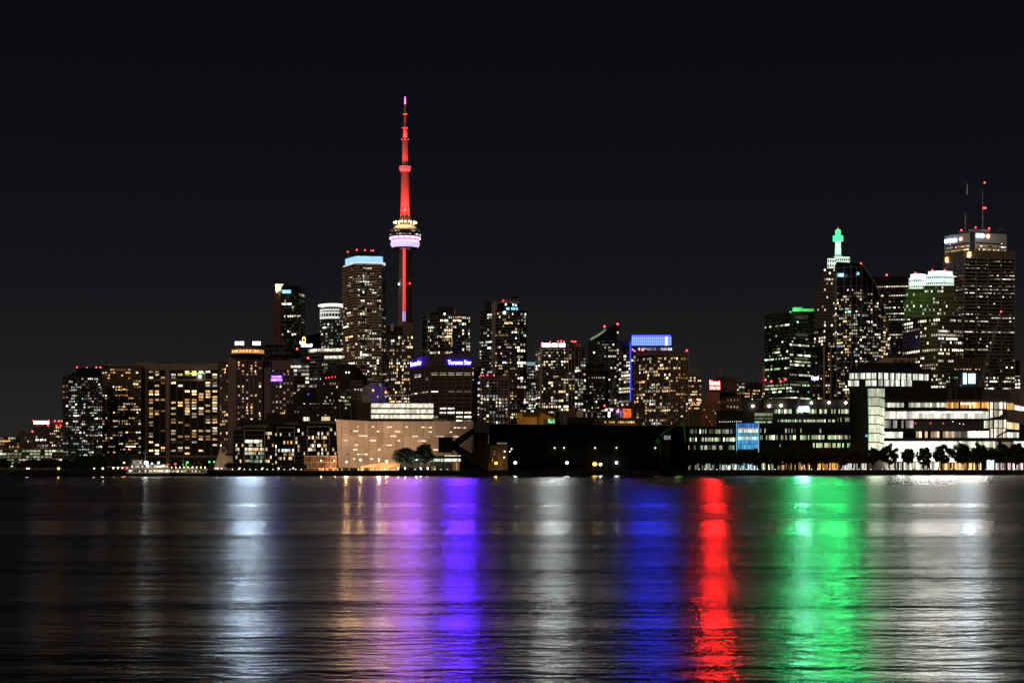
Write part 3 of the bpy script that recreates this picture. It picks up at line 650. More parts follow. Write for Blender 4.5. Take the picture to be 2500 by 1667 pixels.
# ================================================================ broadcast tower
def broadcast_tower():
    Y = 2630; cx = XW(989, Y); S = Y/F
    t = Thing('broadcast_tower', 'tall slender concrete broadcast tower lit red with white and purple pod', 'tower', (cx, Y, G))
    conc = wall('tower concrete', (.30, .235, .18), .85, .03, .2); pale = wall('pale tower concrete', (.50, .44, .40), .8, .05, .15)
    z = lambda py: ZW(py, Y)
    def lobes(r, s_):      # three-legged section
        out = []
        for k in range(24):
            a = 2*math.pi*k/24+rad(30); f = max(0, math.cos(3*(a-rad(30)))); q = r*(.62+.38*f**1.5)
            out.append((cx+q*math.cos(a), Y+q*math.sin(a)))
        return out
    b = MB(); lv = [(1131, 40), (1050, 29), (950, 22.5), (820, 19.6), (700, 17.2), (600, 15.4)]
    for (ya, ra), (yb, rb) in zip(lv, lv[1:]): b.prism(lobes(ra*S*1.12, 1), max(z(ya), G), z(yb), lobes(rb*S*1.12, 1))
    t.part('shaft', b, conc)
    def lat(name, prof, mat, n=32, label=None):
        b = MB(); b.lathe((cx, Y, 0), [(max(r*S, .01), z(py)) for r, py in prof], n); return t.part(name, b, mat, label=label)
    # glowing elevator strip
    for k in range(30):
        y0 = 607+179*k/30; y1 = 607+179*(k+.93)/30; rr_ = (15.6+(y1-600)*.0185)*S*1.0
        for s_, xo in ((0, -4.6), (1, -.9)):
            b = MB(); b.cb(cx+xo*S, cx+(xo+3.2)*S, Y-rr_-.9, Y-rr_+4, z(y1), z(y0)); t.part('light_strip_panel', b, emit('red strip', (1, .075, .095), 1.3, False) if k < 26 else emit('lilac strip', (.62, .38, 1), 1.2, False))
    # pod
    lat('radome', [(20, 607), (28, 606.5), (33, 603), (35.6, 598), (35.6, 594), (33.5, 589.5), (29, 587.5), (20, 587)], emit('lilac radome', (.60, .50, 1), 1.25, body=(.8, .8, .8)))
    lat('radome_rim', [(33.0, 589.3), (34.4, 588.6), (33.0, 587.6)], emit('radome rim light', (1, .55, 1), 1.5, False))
    lat('radome_underside', [(14, 606), (20, 608), (29, 607.4), (31, 605)], wall('pod underside', (.25, .16, .14)))
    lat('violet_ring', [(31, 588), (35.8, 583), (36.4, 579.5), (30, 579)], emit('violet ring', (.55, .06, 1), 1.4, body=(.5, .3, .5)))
    for k in range(16):
        a = 2*math.pi*(k+.5)/16; b = MB(); 
        for j in range(5):
            a2 = a+(j-2)*.055; b.cb(cx+36.2*S*math.cos(a2)-1, cx+36.2*S*math.cos(a2)+1, Y+36.2*S*math.sin(a2)-1, Y+36.2*S*math.sin(a2)+1, z(584.2), z(580.4))
        t.part('violet_ring_window', b, emit('pink white ring', (1, .72, 1), 2.2, False))
    lat('observation_floors', [(33.5, 580), (36.2, 575), (37.2, 566), (37.6, 564.5), (30, 564)], wall('pod dark', (.06, .045, .03)))
    for k in range(30):
        if R.random() < .7:
            a = math.pi+math.pi*(k+.5)/30; py = R.choice((567, 574.5, 574.5)); r_ = (37 if py < 570 else 36)*S+.3
            b = MB(); b.cb(cx+r_*math.cos(a)-1.6, cx+r_*math.cos(a)+1.6, Y+r_*math.sin(a)-.3, Y+r_*math.sin(a)+.3, z(py+1.4), z(py-.8)); o = t.part('window', b, WIN); o.color = glow('white', 1.0)
    lat('pod_ledge', [(30, 565), (37.8, 565), (39, 563), (37, 562.6), (31, 562.2)], wall('pod ledge', (.6, .52, .38)))
    lat('pod_cone', [(31.5, 562.5), (29.5, 558), (26, 554), (21, 551.4), (12, 550.4), (.1, 550.2)], wall('pod cone', (.78, .70, .55)))
    lat('pod_collar', [(11.5, 551), (13.5, 548), (13.5, 532), (11, 520), (10.2, 518)], wall('red brown collar', (.35, .22, .18)))
    lampm = emit('pod ring lamp', (1, .74, .40), 7, False)
    for k in range(20):
        a = 2*math.pi*k/20+.1; r_ = (24 if k % 2 else 27)*S; q = Vector((cx+r_*math.cos(a), Y+r_*math.sin(a), z(543.5)))
        b = MB(); b.sphere(q, 1.15, 8, 6, 1.2); o = t.part('ring_lamp', b, lampm)
        b = MB(); b.tube((q.x, q.y, z(553.5)), (q.x, q.y, q.z-.8), .25, n=5); t.part('lamp_post', b, WHITEF)
    for a in (-2.2, -1.57, -.94): t.lamp((cx+33*S*math.cos(a), Y+33*S*math.sin(a), z(538)), (1, .72, .38), 8000, 1.2, 'SPOT', (cx+20*S*math.cos(a), Y+20*S*math.sin(a), z(560)), rad(95))
    added_streak_light(t, 989, 590, Y-24, 70, 24, (.55, .13, 1), 1.9e5); added_streak_light(t, 978, 556, Y-22, 50, 10, (1, .42, .22), 6e4)
    # upper shaft
    lat('upper_shaft', [(10.6, 521), (10.2, 480), (9.6, 421)], pale, 16); lat('niche', [(11.3, 522), (11.3, 506), (9, 505.5)], wall('dark red niche', (.10, .05, .05)), 6)
    lat('sky_pod', [(9.5, 421), (11, 419.5), (13.4, 415), (13.8, 410), (12, 406.5), (9, 405), (7, 404.6)], wall('sky pod shell', (.40, .30, .28)), 24)
    for k in range(10):
        a = math.pi+math.pi*(k+.5)/10; b = MB(); b.sphere((cx+13.2*S*math.cos(a), Y+13.2*S*math.sin(a), z(407.6)), .55, 6, 5); t.part('sky_pod_lamp', b, emit('sky pod lamp', (1, .2, .25), 2, False))
    lat('antenna_base', [(7.4, 405), (7.0, 342)], pale, 12)
    lat('antenna_ring', [(7, 342.4), (8.4, 342), (8.4, 340.6), (5.5, 340)], BLACK, 12)
    lat('antenna_section', [(5.4, 341), (4.6, 314)], pale, 10); lat('antenna_ring', [(4.6, 314.4), (6.2, 314), (6.2, 312.6), (3.5, 312)], BLACK, 10)
    lat('antenna_section', [(3.4, 313), (2.5, 280)], pale, 8); lat('antenna_ring', [(2.5, 281), (3.7, 280.6), (3.7, 279), (2, 278.8)], BLACK, 8)
    lat('antenna_section', [(2.1, 280), (1.8, 254)], wall('antenna white', (.62, .52, .46)), 8); lat('antenna_tip', [(2.6, 255), (2.0, 243), (1.6, 237), (.05, 236)], emit('magenta tip', (1, .25, .75), 1.5, False), 8)
    for py, r_ in ((313.3, 6.4), (341.3, 8.6), (279.8, 3.9)):
        for a in (math.pi*1.15, math.pi*1.5, math.pi*1.85):
            b = MB(); b.sphere((cx+r_*S*math.cos(a), Y+r_*S*math.sin(a), z(py)), .7, 6, 5); t.part('ring_beacon', b, REDL)
    for x, py, m_ in ((974, 694, emit('white strobe', (.75, .78, 1), 22, False)), (1001.5, 693, REDL)):
        b = MB(); b.sphere((cx+(x-989)*S, Y-6 if x > 980 else Y-2, z(py)), 1.0, 6, 5); t.part('side_beacon', b, m_); b = MB(); b.bar((cx+(x-989)*S, Y-3, z(py)), (cx, Y, z(py)), .4); t.part('beacon_arm', b, BLACK)
    # red floodlights standing on the pod roof, the sky pod and the antenna rings
    red = (1, .03, .035)
    for a in (-2.5, -1.57, -.64):
        t.lamp((cx+30*S*math.cos(a), Y+30*S*math.sin(a), z(549)), red, 4.2e5, 1, 'SPOT', (cx, Y, z(455)), rad(50))
        t.lamp((cx+26*S*math.cos(a), Y+26*S*math.sin(a), z(436)), red, 1.5e5, 1, 'SPOT', (cx, Y, z(372)), rad(46))
        t.lamp((cx+16*S*math.cos(a), Y+16*S*math.sin(a), z(346)), red, 4.5e4, 1, 'SPOT', (cx, Y, z(312)), rad(60))
        t.lamp((cx+34*S*math.cos(a), Y+34*S*math.sin(a), z(540)), red, 3.0e4, 1, 'SPOT', (cx, Y, z(412)), rad(14))
    return t
CN = broadcast_tower()

# ================================================================ centre
t = Tower('condo_tower', 'dark condo tower with warm windows standing in front of the broadcast tower', [(940, 1930), (950, 1905), (1008, 1905)], 818, 45, body=wall('condo brown', (.07, .05, .045)), iref=2)
t.grid(0, 2, 7.8, 822, 985, .6, .55, .15, 'res', 'mix', .8); t.grid(1, 13, 7.8, 820, 985, .72, .62, .42, 'res', 'mix', 1.1, runs=.4); t.bands(7.8, 820, 984, .16, .4, SLABD, each=False); t.piers(1, 4, 1, .5, BRICKB, 818, 985)
t.blk('mechanical_block', 943, 983, 796, 818, 4, 25, DARKW); t.blk('concrete_core', 983, 1008, 787, 818.2, 3, 25, wall('core brown', (.22, .15, .11))); t.blk('core_screen', 954, 961, 791, 808, 2, 4, WHITEF); t.done()
t = Tower('balcony_tower', 'dark condo tower with curved balcony slabs and bright white top-floor corner windows', [(1031, 2040), (1045, 2010), (1074, 2000), (1105, 2000), (1128, 2003), (1148, 2009)], 767, 45, body=GLASS, iref=2)
t.bands(7.9, 770, 880, .16, 1.0, SLABG, name='balcony_slab', segs=[1, 2, 3, 4])
t.grid(1, 7, 7.9, 771, 880, .6, .6, .22, 'res', 'cool', 1.0); t.grid(2, 6, 7.9, 771, 880, .74, .66, .36, 'res', 'mix', 1.2, runs=.6); t.grid(3, 5, 7.9, 771, 880, .7, .66, .24, 'res', 'mix', 1.1, rows={0: 1, 1: .9}); t.grid(4, 4, 7.9, 771, 880, .7, .66, .34, 'res', 'white', 1.2, rows={0: 1})
t.piers(0, 0, 3, .8, SLABG, 766, 880, at=[.98]); t.blk('mechanical_penthouse', 1066, 1109, 749, 767, 10, 25, BLACK); t.blk('roof_fin', 1108.5, 1112, 754, 767, 9, 3, SLABG); t.blk('roof_step', 1050, 1067, 761, 767, 8, 20, DARKW)
b = MB(); b.sphere(P(1085.5, 766, 1998), .9); t.part('roof_lamp', b, emit('pale roof lamp', (.9, 1, .85), 8, False))
for k in range(11):
    b = MB(); q = P(1027, 782+9.5*k, 2030); b.cb(q.x, q.x+M(5, 2030), q.y, q.y+6, q.z, q.z+.7); t.part('side_balcony', b, SLABG)
    b = MB(); q = P(1146, 812+9.5*k, 2022); b.cb(q.x-1, q.x+M(4, 2030), q.y-1, q.y+6, q.z, q.z+.7); t.part('side_balcony', b, SLABG)
t.done()
# newspaper building
STAR = emit('violet blue sign light', (.048, .042, 1), 60)
nw = wall('newspaper precast', (.11, .085, .07), .85, .1, .15)
t = Tower('newspaper_office', 'brown office block with big glowing violet-blue rooftop lettering', [(1003, 1660), (1048, 1600), (1152, 1600)], 866, 50, body=nw, iref=1)
t.grid(0, 5, 10.45, 897, 1032, .8, .55, .26, 'office', 'white', 1.0, dark='parts', sub=3); t.grid(1, 5, 10.45, 897, 1032, .8, .55, .42, 'office', 'white', 1.0, dark='parts', sub=5, c0=.03, c1=1)
t.piers(0, 5, 1.6, .9, wall('newspaper pier', (.17, .13, .105)), 892, 1034); t.piers(1, 5, 2.0, .9, MC['newspaper pier'], 892, 1034, c0=.03, c1=1)
t.bands(10.45, 892, 1034, .34, .6, wall('newspaper spandrel', (.13, .10, .08)), name='spandrel')
t.text('rooftop_sign', 'Toronto Star', 1, .44, .985, 879.5, 890, STAR, .95, .008, .012, True, 'right-hand violet-blue sign facing the water')
t.text('rooftop_sign', 'Toronto Star', 0, .02, .62, 875, 886, STAR, .95, .008, .012, True, 'left-hand violet-blue sign seen at an angle')
added_streak_light(t, 1124, 885, 1598, 57, 9, (.10, .012, 1), 1.2e5); added_streak_light(t, 1016, 880, 1640, 26, 9, (.10, .012, 1), 4e4)
t.blk('roof_parapet', 1049, 1150, 863, 866, 2, 40, nw); t.done()
# paired tall condo
t = Tower('pale_fin_tower', 'tall dark condo tower with paired pale vertical fins and stepped penthouse', [(1171, 1870), (1204, 1855), (1209, 1850), (1262, 1850), (1285, 1853)], 758, 45, body=GLASS, iref=2)
t.bands(7.4, 762, 1035, .13, .9, SLABG, name='balcony_slab', segs=[0, 2])
t.grid(0, 7, 7.4, 763, 1030, .66, .6, .24, 'res', 'cool', 1.0); t.grid(2, 12, 7.4, 763, 1030, .72, .64, .27, 'res', 'mix', 1.15, runs=.5); t.grid(3, 3, 7.4, 763, 1030, .7, .7, .36, 'res', 'white', 1.15)
t.piers(3, 3, 1.2, .6, DARKW, 758, 1030)
t.piers(1, 0, 1.5, 1.4, wall('pale fin', (.5, .42, .40)), 738, 916, at=[0, 1.0], name='pale_fin')
t.blk('left_penthouse', 1184, 1202, 737, 758, 6, 20, DARKW); t.blk('upper_storeys', 1210, 1266, 738, 758, 4, 30, GLASS); t.blk('roof_slab', 1216, 1270, 737, 739.5, 2, 34, WHITEF); t.blk('brown_penthouse', 1222, 1266, 730, 737, 8, 20, wall('brown penthouse', (.22, .14, .10))); t.blk('lift_overrun', 1250, 1265, 723, 730, 9, 12, BLACK); t.blk('side_pier', 1208, 1214, 735, 758, 3, 6, CONCP)
for x, y in ((1235, 743), (1253, 744), (1260, 745)):
    b = MB(); q = P(x, y, 1853.5); b.cb(q.x-.9, q.x+.9, q.y, q.y+.4, q.z-1, q.z+1); o = t.part('window', b, WIN); o.color = (1.2, 1.8, 2.4, 1)
for x, y, w_ in ((1240, 753.5, 8), (1253, 753.5, 10), (1262, 754, 4)):
    b = MB(); q = P(x, y, 1853.5); hw = M(w_/2, 1853); b.cb(q.x-hw, q.x+hw, q.y, q.y+.4, q.z-1.2, q.z+1.2); o = t.part('window', b, WIN); o.color = (.5, 1.3, 1.8, 1)
t.beacon(1229, 734, 1.2, 7)
b = MB(); b.sphere(P(1231.5, 763, 1848), 1.4, 8, 6); t.part('terrace_lamp', b, emit('terrace lamp', (1, .97, .85), 7, False)); t.done()
# low condo in front with pale frames
t = Tower('framed_condo', 'shorter condo with pale vertical frames and red beacons below the pale-fin tower', [(1164, 1520), (1172, 1510), (1240, 1510), (1246, 1516)], 921, 40, body=GLASS, iref=2)
t.grid(1, 9, 7.8, 930, 1035, .7, .62, .40, 'res', 'mix', 1.0, runs=.45); t.grid(0, 1, 7.8, 930, 1030, .6, .6, .3, 'res', 'white', 1)
t.piers(1, 0, 1.2, .9, wall('pink frame', (.46, .35, .36)), 922, 1034, at=[.03, .18, .32, .64, .74, .86]); t.piers(2, 0, 8, .6, MC['pink frame'], 930, 1034, at=[.2]); t.bands(7.8, 928, 1034, .12, .5, MC['pink frame'], each=False, segs=[1])
t.blk('roof_cap', 1172, 1243, 917, 926, -.8, 30, wall('red brown cap', (.20, .11, .12)))
for x, y in ((1164, 921), (1174, 918), (1180, 918.5), (1190, 916), (1206, 917), (1237, 920)): t.beacon(x, y-1, 1.7, 1)
t.done()
b = MB()
t = Tower('lit_slit_block', 'narrow dark block with a vertical strip of bright warm windows beside the violet sign', [(1146, 1700), (1176, 1700)], 893, 30, body=DARKW)
t.grid(0, 1, 3.6, 897, 928, .24, .6, 1, 'res', 'warm', 2.2, .2, c0=.08, c1=.55); t.grid(0, 5, 9, 890, 950, .7, .5, .3, 'res', 'white', .8, c0=.45); t.done()
t = Tower('thin_tower', 'narrow pale-lit office tower with cyan top squeezed between two condos', [(1284, 2150), (1310, 2150)], 881, 40, body=GLASSG)
t.grid(0, 4, 7.4, 896, 1000, .8, .55, .75, 'res', 'white', .75); b = MB(); q = P(1285, 881, 2149.5); b.cb(q.x, XW(1308, 2149), 2149, 2149.6, ZW(892, 2150), ZW(884, 2150)); t.part('cyan_top_band', b, emit('cyan top', (.35, .75, .85), .45, False)); t.bands(3.7, 882, 893, .2, .4, WHITEF, each=False); t.bands(7.4, 894, 1000, .16, .3, SLABG, each=False); t.done()
# white floodlit condo
t = Tower('floodlit_condo', 'condo with blazing white floodlit roofline and pink-grey left pier', [(1307, 1735), (1320, 1712), (1388, 1705), (1403, 1705), (1430, 1715)], 847, 45, body=GLASS, iref=2)
t.blk('crown_block', 1322, 1380, 838, 847, 2.5, 20, wall('crown pale', (.55, .5, .48))); t.blk('right_crown', 1379, 1403, 838.5, 847, 3, 22, DARKW); t.blk('back_penthouse', 1402, 1418, 839, 847, 8, 14, wall('tan wall', (.36, .25, .17)))
t.bands(7.3, 851, 1040, .13, .8, SLABG, name='balcony_slab', segs=[1, 3])
t.grid(0, 2, 7.3, 851, 1030, .5, .6, .4, 'res', 'white', .9); t.grid(1, 11, 7.3, 849, 1040, .7, .66, .32, 'res', 'mix', 1.15, runs=.4); t.grid(2, 2, 7.3, 849, 1040, .6, .66, .3, 'res', 'mix', 1); t.grid(3, 4, 7.3, 858, 1040, .72, .66, .36, 'res', 'white', 1.15)
t.piers(1, 0, 5.4, 1.2, CONCP, 838, 1030, at=[.02], name='pink_pier'); t.piers(2, 0, 1.5, 1.1, wall('tan frame', (.42, .33, .29)), 838, 1034, at=[0, .5, 1.0]); t.piers(3, 0, 1.2, .8, MC['tan frame'], 848, 1034, at=[.35, .6]); t.piers(3, 0, 3.5, .8, MC['tan wall'], 848, 870, at=[.96])
WF = emit('glowing roof panel', (1, 1, .97), 4); added_streak_light(t, 1351, 842, 1703, 56, 8, (.92, 1, 1), 3e4)  # floodlight on the roofline put in as the panels' own glow
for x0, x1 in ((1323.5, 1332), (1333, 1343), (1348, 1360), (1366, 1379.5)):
    q = P((x0+x1)/2, 842.5, 1705); b = MB(); hw = M((x1-x0)/2, 1705); b.cb(q.x-hw, q.x+hw, q.y, q.y+.4, q.z-M(4.4, 1705), q.z+M(4.6, 1705)); t.part('glowing_panel', b, WF)
for x, y in ((1323, 838), (1343, 835.5), (1363, 833.5), (1370, 833), (1377, 834), (1396, 833.5), (1401, 834.5), (1405, 834)): t.beacon(x, y-.5, 1.5, 4)
t.done()
# curved glass roof tower
pts = [(1436, 2330), (1448, 2312), (1470, 2300), (1505, 2300), (1511, 2312)]
t = Tower('curved_roof_tower', 'glass tower with swept curved roof, pale green lit edge and red-tipped spire', pts, 828, 45, body=GLASSG, iref=2, tops=[829, 822, 808, 792, 790])
t.grid(1, 4, 7.2, 834, 1030, .7, .6, .18, 'res', 'cool', .9); t.grid(2, 7, 7.2, 830, 1030, .75, .6, .36, 'office', 'white', .9); t.grid(3, 1, 7.2, 800, 1030, .6, .6, .5, 'res', 'white', .8); t.bands(7.2, 832, 1030, .14, .3, SLABD, each=False)
for k in range(7):
    b = MB(); x0 = 1441+k*5.2; y0 = 826-((x0-1436)/40)**1.35*24; q = [P(x0, y0+3, 2298.8), P(x0+6.5, y0-3.5, 2298.8), P(x0+7.5, y0, 2298.8), P(x0+1.5, y0+7, 2298.8)]
    kk = len(b.v); b.v += [tuple(v) for v in q]+[(v.x, v.y+.5, v.z) for v in q]; b.f += [(0, 3, 2, 1), (4, 5, 6, 7)]+[(i, (i+1) % 4, 4+(i+1) % 4, 4+i) for i in range(4)]; b.c += [None]*6
    if k % 1 == 0: t.part('lit_roof_pane', b, emit('pale green roof pane', (.62, .80, .45), .30+.0*k, False))
b = MB(); q = P(1506, 792, 2305); b.cb(q.x-1.4, q.x+1.4, q.y, q.y+3, ZW(1000, 2305), ZW(789, 2305)); t.part('spire', b, MULL); t.beacon(1476, 797, 2.4, 5); t.beacon(1508, 791, 2.4, 5); b = MB(); b.bar(P(1476, 802, 2304), P(1506, 793, 2304), 1); t.part('roof_beam', b, BLACK); t.done()
t = Tower('black_step_block', 'black stepped office block with few lit windows under the curved roof tower', [(1430, 2050), (1477, 2045)], 884, 40, body=GLASS)
t.blk('lower_wing', 1477, 1486, 907, 1135, 2, 25, GLASS); t.grid(0, 10, 7.4, 918, 1035, .6, .5, .22, 'res', 'cool', .8, rows={0: .7, 1: .2}); t.bands(14.8, 886, 1035, .07, .4, SLABD, each=False); t.piers(0, 2, .7, .4, MULL, 884, 1035); t.done()
# blue crown tower
BL = emit('blue crown light', (.01, .014, 1), 14, False)
t = Tower('blue_crown_tower', 'office tower with brilliant blue glowing glass crown', [(1511, 2290), (1541, 2260), (1641, 2260)], 846, 45, body=GLASSB, iref=1)
t.blk('left_wing_top', 1512, 1541, 833, 846, 3, 30, DARKW)
t.grid(0, 5, 8, 848, 1030, .8, .55, .48, 'office', 'white', 1.15, sub=2, rows={9: 1, 12: 1, 16: .9, 17: .8}); t.grid(1, 18, 8, 847, 858, .8, .6, .8, 'res', 'white', 1.0); t.grid(1, 18, 8, 860, 1000, .8, .55, .3, 'office', 'white', .9); t.bands(8, 848, 1030, .2, .3, SLABD, each=False)
for k in range(20):
    x0 = 1542+97*k/20; b = MB(); b.cb(XW(x0+.4, 2259), XW(x0+4.5, 2259), 2258.5, 2259, ZW(843, 2259), ZW(822.5, 2259))
    t.part('crown_pane', b, emit('bright blue crown', (.022, .035, 1), 14, False) if k not in (17,) else emit('white crown pane', (.4, .45, 1), 5, False))
for yb in (829, 836): 
    b = MB(); b.cb(XW(1541, 2258), XW(1640, 2258), 2257.8, 2258.3, ZW(yb+.5, 2258), ZW(yb-.1, 2258)); t.part('crown_rail', b, MULL)
b = MB(); b.cb(XW(1542, 2275), XW(1639, 2275), 2262, 2290, ZW(846, 2275), ZW(822, 2275)); t.part('crown_core', b, GLASSB)
added_streak_light(t, 1590, 832, 2255, 96, 18, (.01, .03, 1), 6e4)
for k in range(12):
    x0 = 1544+94*k/12; b = MB(); b.prism([(XW(x0, 2257), 2256), (XW(x0+6.6, 2257), 2256), (XW(x0+6.6, 2257), 2264), (XW(x0, 2257), 2264)], ZW(821.5, 2257), ZW(818, 2257)); t.part('roof_light', b, BL)
b = MB(); b.cb(XW(1537.5, 2262), XW(1540, 2262), 2257, 2258.5, ZW(978, 2262), ZW(836, 2262)); t.part('blue_edge_light', b, emit('blue edge light', (.02, .03, 1), 3, False))
b = MB(); b.cb(XW(1513, 2284), XW(1518, 2284), 2283, 2283.6, ZW(846, 2284), ZW(834, 2284)); t.part('small_lit_sign', b, emit('pale violet sign', (.75, .6, 1), 6, False)); b = MB(); b.bar(P(1532, 833, 2290), P(1532, 822, 2290), .7); t.part('roof_mast', b, BLACK); t.done()
# tan framed condo
pts = [(1548, 1690), (1560, 1670), (1580, 1658), (1637, 1650), (1680, 1655)]
t = Tower('tan_grid_condo', 'broad condo with curved balcony rails and tan grid frame on its right side', pts, 868, 45, body=wall('tan condo wall', (.06, .05, .045)), iref=3)
TAN = wall('tan balcony', (.36, .27, .19)); t.bands(8.0, 871, 1045, .12, 1.0, TAN, name='balcony_rail', segs=[0, 1, 2])
t.grid(0, 2, 8, 871, 1045, .6, .6, .25, 'res', 'mix', 1); t.grid(1, 4, 8, 871, 1045, .66, .64, .3, 'res', 'mix', 1.1); t.grid(2, 11, 8, 871, 1045, .7, .66, .34, 'res', 'mix', 1.15, runs=.4); t.grid(3, 7, 8, 871, 1045, .55, .6, .28, 'res', 'warm', 1.05)
t.piers(3, 7, 1.3, .9, TAN, 857, 1045); t.bands(8, 859, 1045, .16, .6, TAN, name='frame_rail', segs=[3])
t.blk('roof_cap', 1552, 1637, 858, 868, 3, 30, wall('red grey cap', (.19, .12, .115))); t.blk('frame_back', 1640, 1678, 857, 868, 6, 20, DARKW)
for x, y in ((1549, 857), (1569, 855), (1677, 856)): t.beacon(x, y-.5, 2.1, 3)
t.done()
# hotel with the red sign
t = Tower('grey_screen_block', 'office block topped by a pale grey screen left of the red sign hotel', [(1680, 2250), (1712, 2250)], 917, 40, body=BRICKB)
t.blk('roof_screen', 1681, 1711, 901, 917, 1, 20, GREYW); t.grid(0, 7, 7, 919, 1000, .75, .5, .5, 'office', 'warm', 1.1)
b = MB()
t.grid(0, 8, 4.5, 972, 990, .8, .5, .7, 'res', 'warm', 1.2); t.done()
RB = wall('hotel red brick', (.36, .17, .095), .85, .15, .2); RBR = wall('copper roof', (.09, .07, .055))
t = Tower('grand_hotel', 'grand brick hotel with blazing red rooftop script sign and peaked roof', [(1712, 2060), (1727, 2050), (1757, 2050), (1775, 2060)], 975, 60, body=RB, iref=1)
t.grid(0, 3, 6.4, 984, 1045, .42, .55, .12, 'res', 'warm', .8, dark='join'); t.grid(1, 7, 6.4, 978, 1045, .42, .55, .16, 'res', 'warm', .8, dark='join'); t.grid(2, 4, 6.4, 978, 1045, .42, .55, .16, 'res', 'warm', .8, dark='join')
t.blk('middle_storeys', 1727, 1757, 957, 975, .8, 40, RB); t.blk('upper_tier', 1729, 1795, 953, 958, 5, 40, RBR); t.blk('tower_block', 1757, 1800, 935, 975, 14, 40, wall('hotel dark brick', (.14, .085, .06)))
b = MB(); Y = 2066; p = [P(1752, 936, Y), P(1765, 918, Y), P(1780, 920, Y), P(1797, 924, Y), P(1806, 936, Y)]; k = len(b.v); b.v += [tuple(v) for v in p]+[(v.x, v.y+30, v.z) for v in p]; m_ = len(p)
b.f += [tuple(range(m_)), tuple(range(2*m_-1, m_-1, -1))]+[(i, (i+1) % m_, m_+(i+1) % m_, m_+i) for i in range(m_)]; b.c += [None]*(m_+2); t.part('peaked_roof', b, RBR)
t.blk('roof_tower', 1755, 1762, 901, 922, 18, 8, wall('tan chimney', (.22, .16, .10))); t.blk('roof_tower', 1749, 1753.5, 916, 936, 12, 8, RBR)
b = MB()
for x in range(1730, 1760, 4): b.bar(P(x, 957, 2051.5), P(x, 926, 2051.5), .35)
for y in (928, 935, 942, 949): b.bar(P(1729, y, 2051.8), P(1760, y, 2051.8), .3)
t.part('sign_frame', b, BLACK)
RS = emit('red sign light', (1, .03, .028), 55); added_streak_light(t, 1745, 939, 2049, 26, 22, (1, .012, .011), 1.4e5)
cbx_ = MB(); cbx_.cb(XW(1731, 2051), XW(1759.5, 2051), 2051.0, 2051.3, ZW(951.5, 2051), ZW(926.5, 2051)); t.part('glow_stop_board', cbx_, BLACK)  # black board added to block the letters' light towards the roof
V2 = lambda x, Y: Vector((XW(x, Y), Y))
letters_on(t, 'sign_lettering', 'Fairmont', V2(1732.5, 2050.6), Vector((1, 0)), Vector((0, -1)), M(25, 2050), ZW(940, 2050), ZW(927.5, 2050), RS, .015, .03, label='upper line of blazing red script sign')
letters_on(t, 'sign_lettering', 'ROYAL YORK', V2(1733, 2050.6), Vector((1, 0)), Vector((0, -1)), M(25, 2050), ZW(950.5, 2050), ZW(942.5, 2050), RS, .015, .03, label='lower line of blazing red script sign'); t.done()
t = Tower('grey_block', 'plain grey-green block with scattered amber windows right of the brick hotel', [(1773, 1950), (1812, 1950)], 970, 40, body=wall('grey green wall', (.13, .125, .095)))
t.grid(0, 5, 8.5, 972, 1040, .32, .55, .3, 'res', 'warm', 1.1); t.done()
t = Tower('lit_corner_office', 'small office with bright warm and white corner windows beyond the brick hotel', [(1788, 2300), (1818, 2300)], 932, 40, body=DARKW)
t.grid(0, 4, 7, 934, 985, .8, .6, .62, 'res', 'white', 1.2); t.done()
t = Tower('low_dark_block', 'low dark block with clustered small lights left of the green-lit office tower', [(1818, 2350), (1868, 2350)], 931, 40, body=DARKW, tops=[935, 930])
t.grid(0, 12, 7, 950, 1000, .6, .5, .42, 'res', 'warm', 1.2); t.done()
# ================================================================ right: financial district
t = Tower('green_lit_office', 'black glass office tower with green-lit roof and yellow-green window strips', [(1867, 1880), (1928, 1840), (1988, 1870)], 760, 50, body=GLASSG, iref=1)
t.grid(0, 16, 8.2, 772, 975, .75, .5, .16, 'office', 'green', .95, rows={15: .5, 17: .3, 20: .6, 22: .6, 24: 1}); t.grid(1, 14, 8.2, 772, 975, .78, .5, .26, 'office', 'green', 1.05, rows={13: .9, 14: .85, 17: .9, 20: .9, 24: 1}); t.bands(8.2, 770, 975, .28, .25, wall('black green spandrel', (.02, .026, .022)), each=False)
GR = wall('roof screen', (.5, .55, .5)); t.blk('roof_screen', 1935, 1959, 750, 760, 6, 8, GR); t.blk('roof_screen', 1959.3, 1988, 753.5, 760, 7, 8, GR)
for x in (1940, 1950, 1966, 1980): t.lamp(P(x, 757.5, 1843), (.08, 1, .22), 700, .5)
added_streak_light(t, 1962, 756, 1838, 50, 6, (.006, 1, .22), 7e4)
for k in range(14):
    b = MB(); q = P(1863, 898+4.6*k, 1876); b.cb(q.x, q.x+M(5, 1876), q.y-2, q.y+5, q.z, q.z+.8); t.part('side_balcony', b, WHITEF)
for x, y in ((1869, 927), (1883, 931), (1906, 931), (1918, 926)):
    b = MB(); q = P(x, y, 1832); b.sphere(q, 1.0, 6, 5); t.part('red_lamp', b, REDL); b = MB(); b.tube((q.x, q.y+.9, q.z), (q.x, q.y+45, q.z-1), .3, n=5); t.part('lamp_arm', b, BLACK)
t.done()
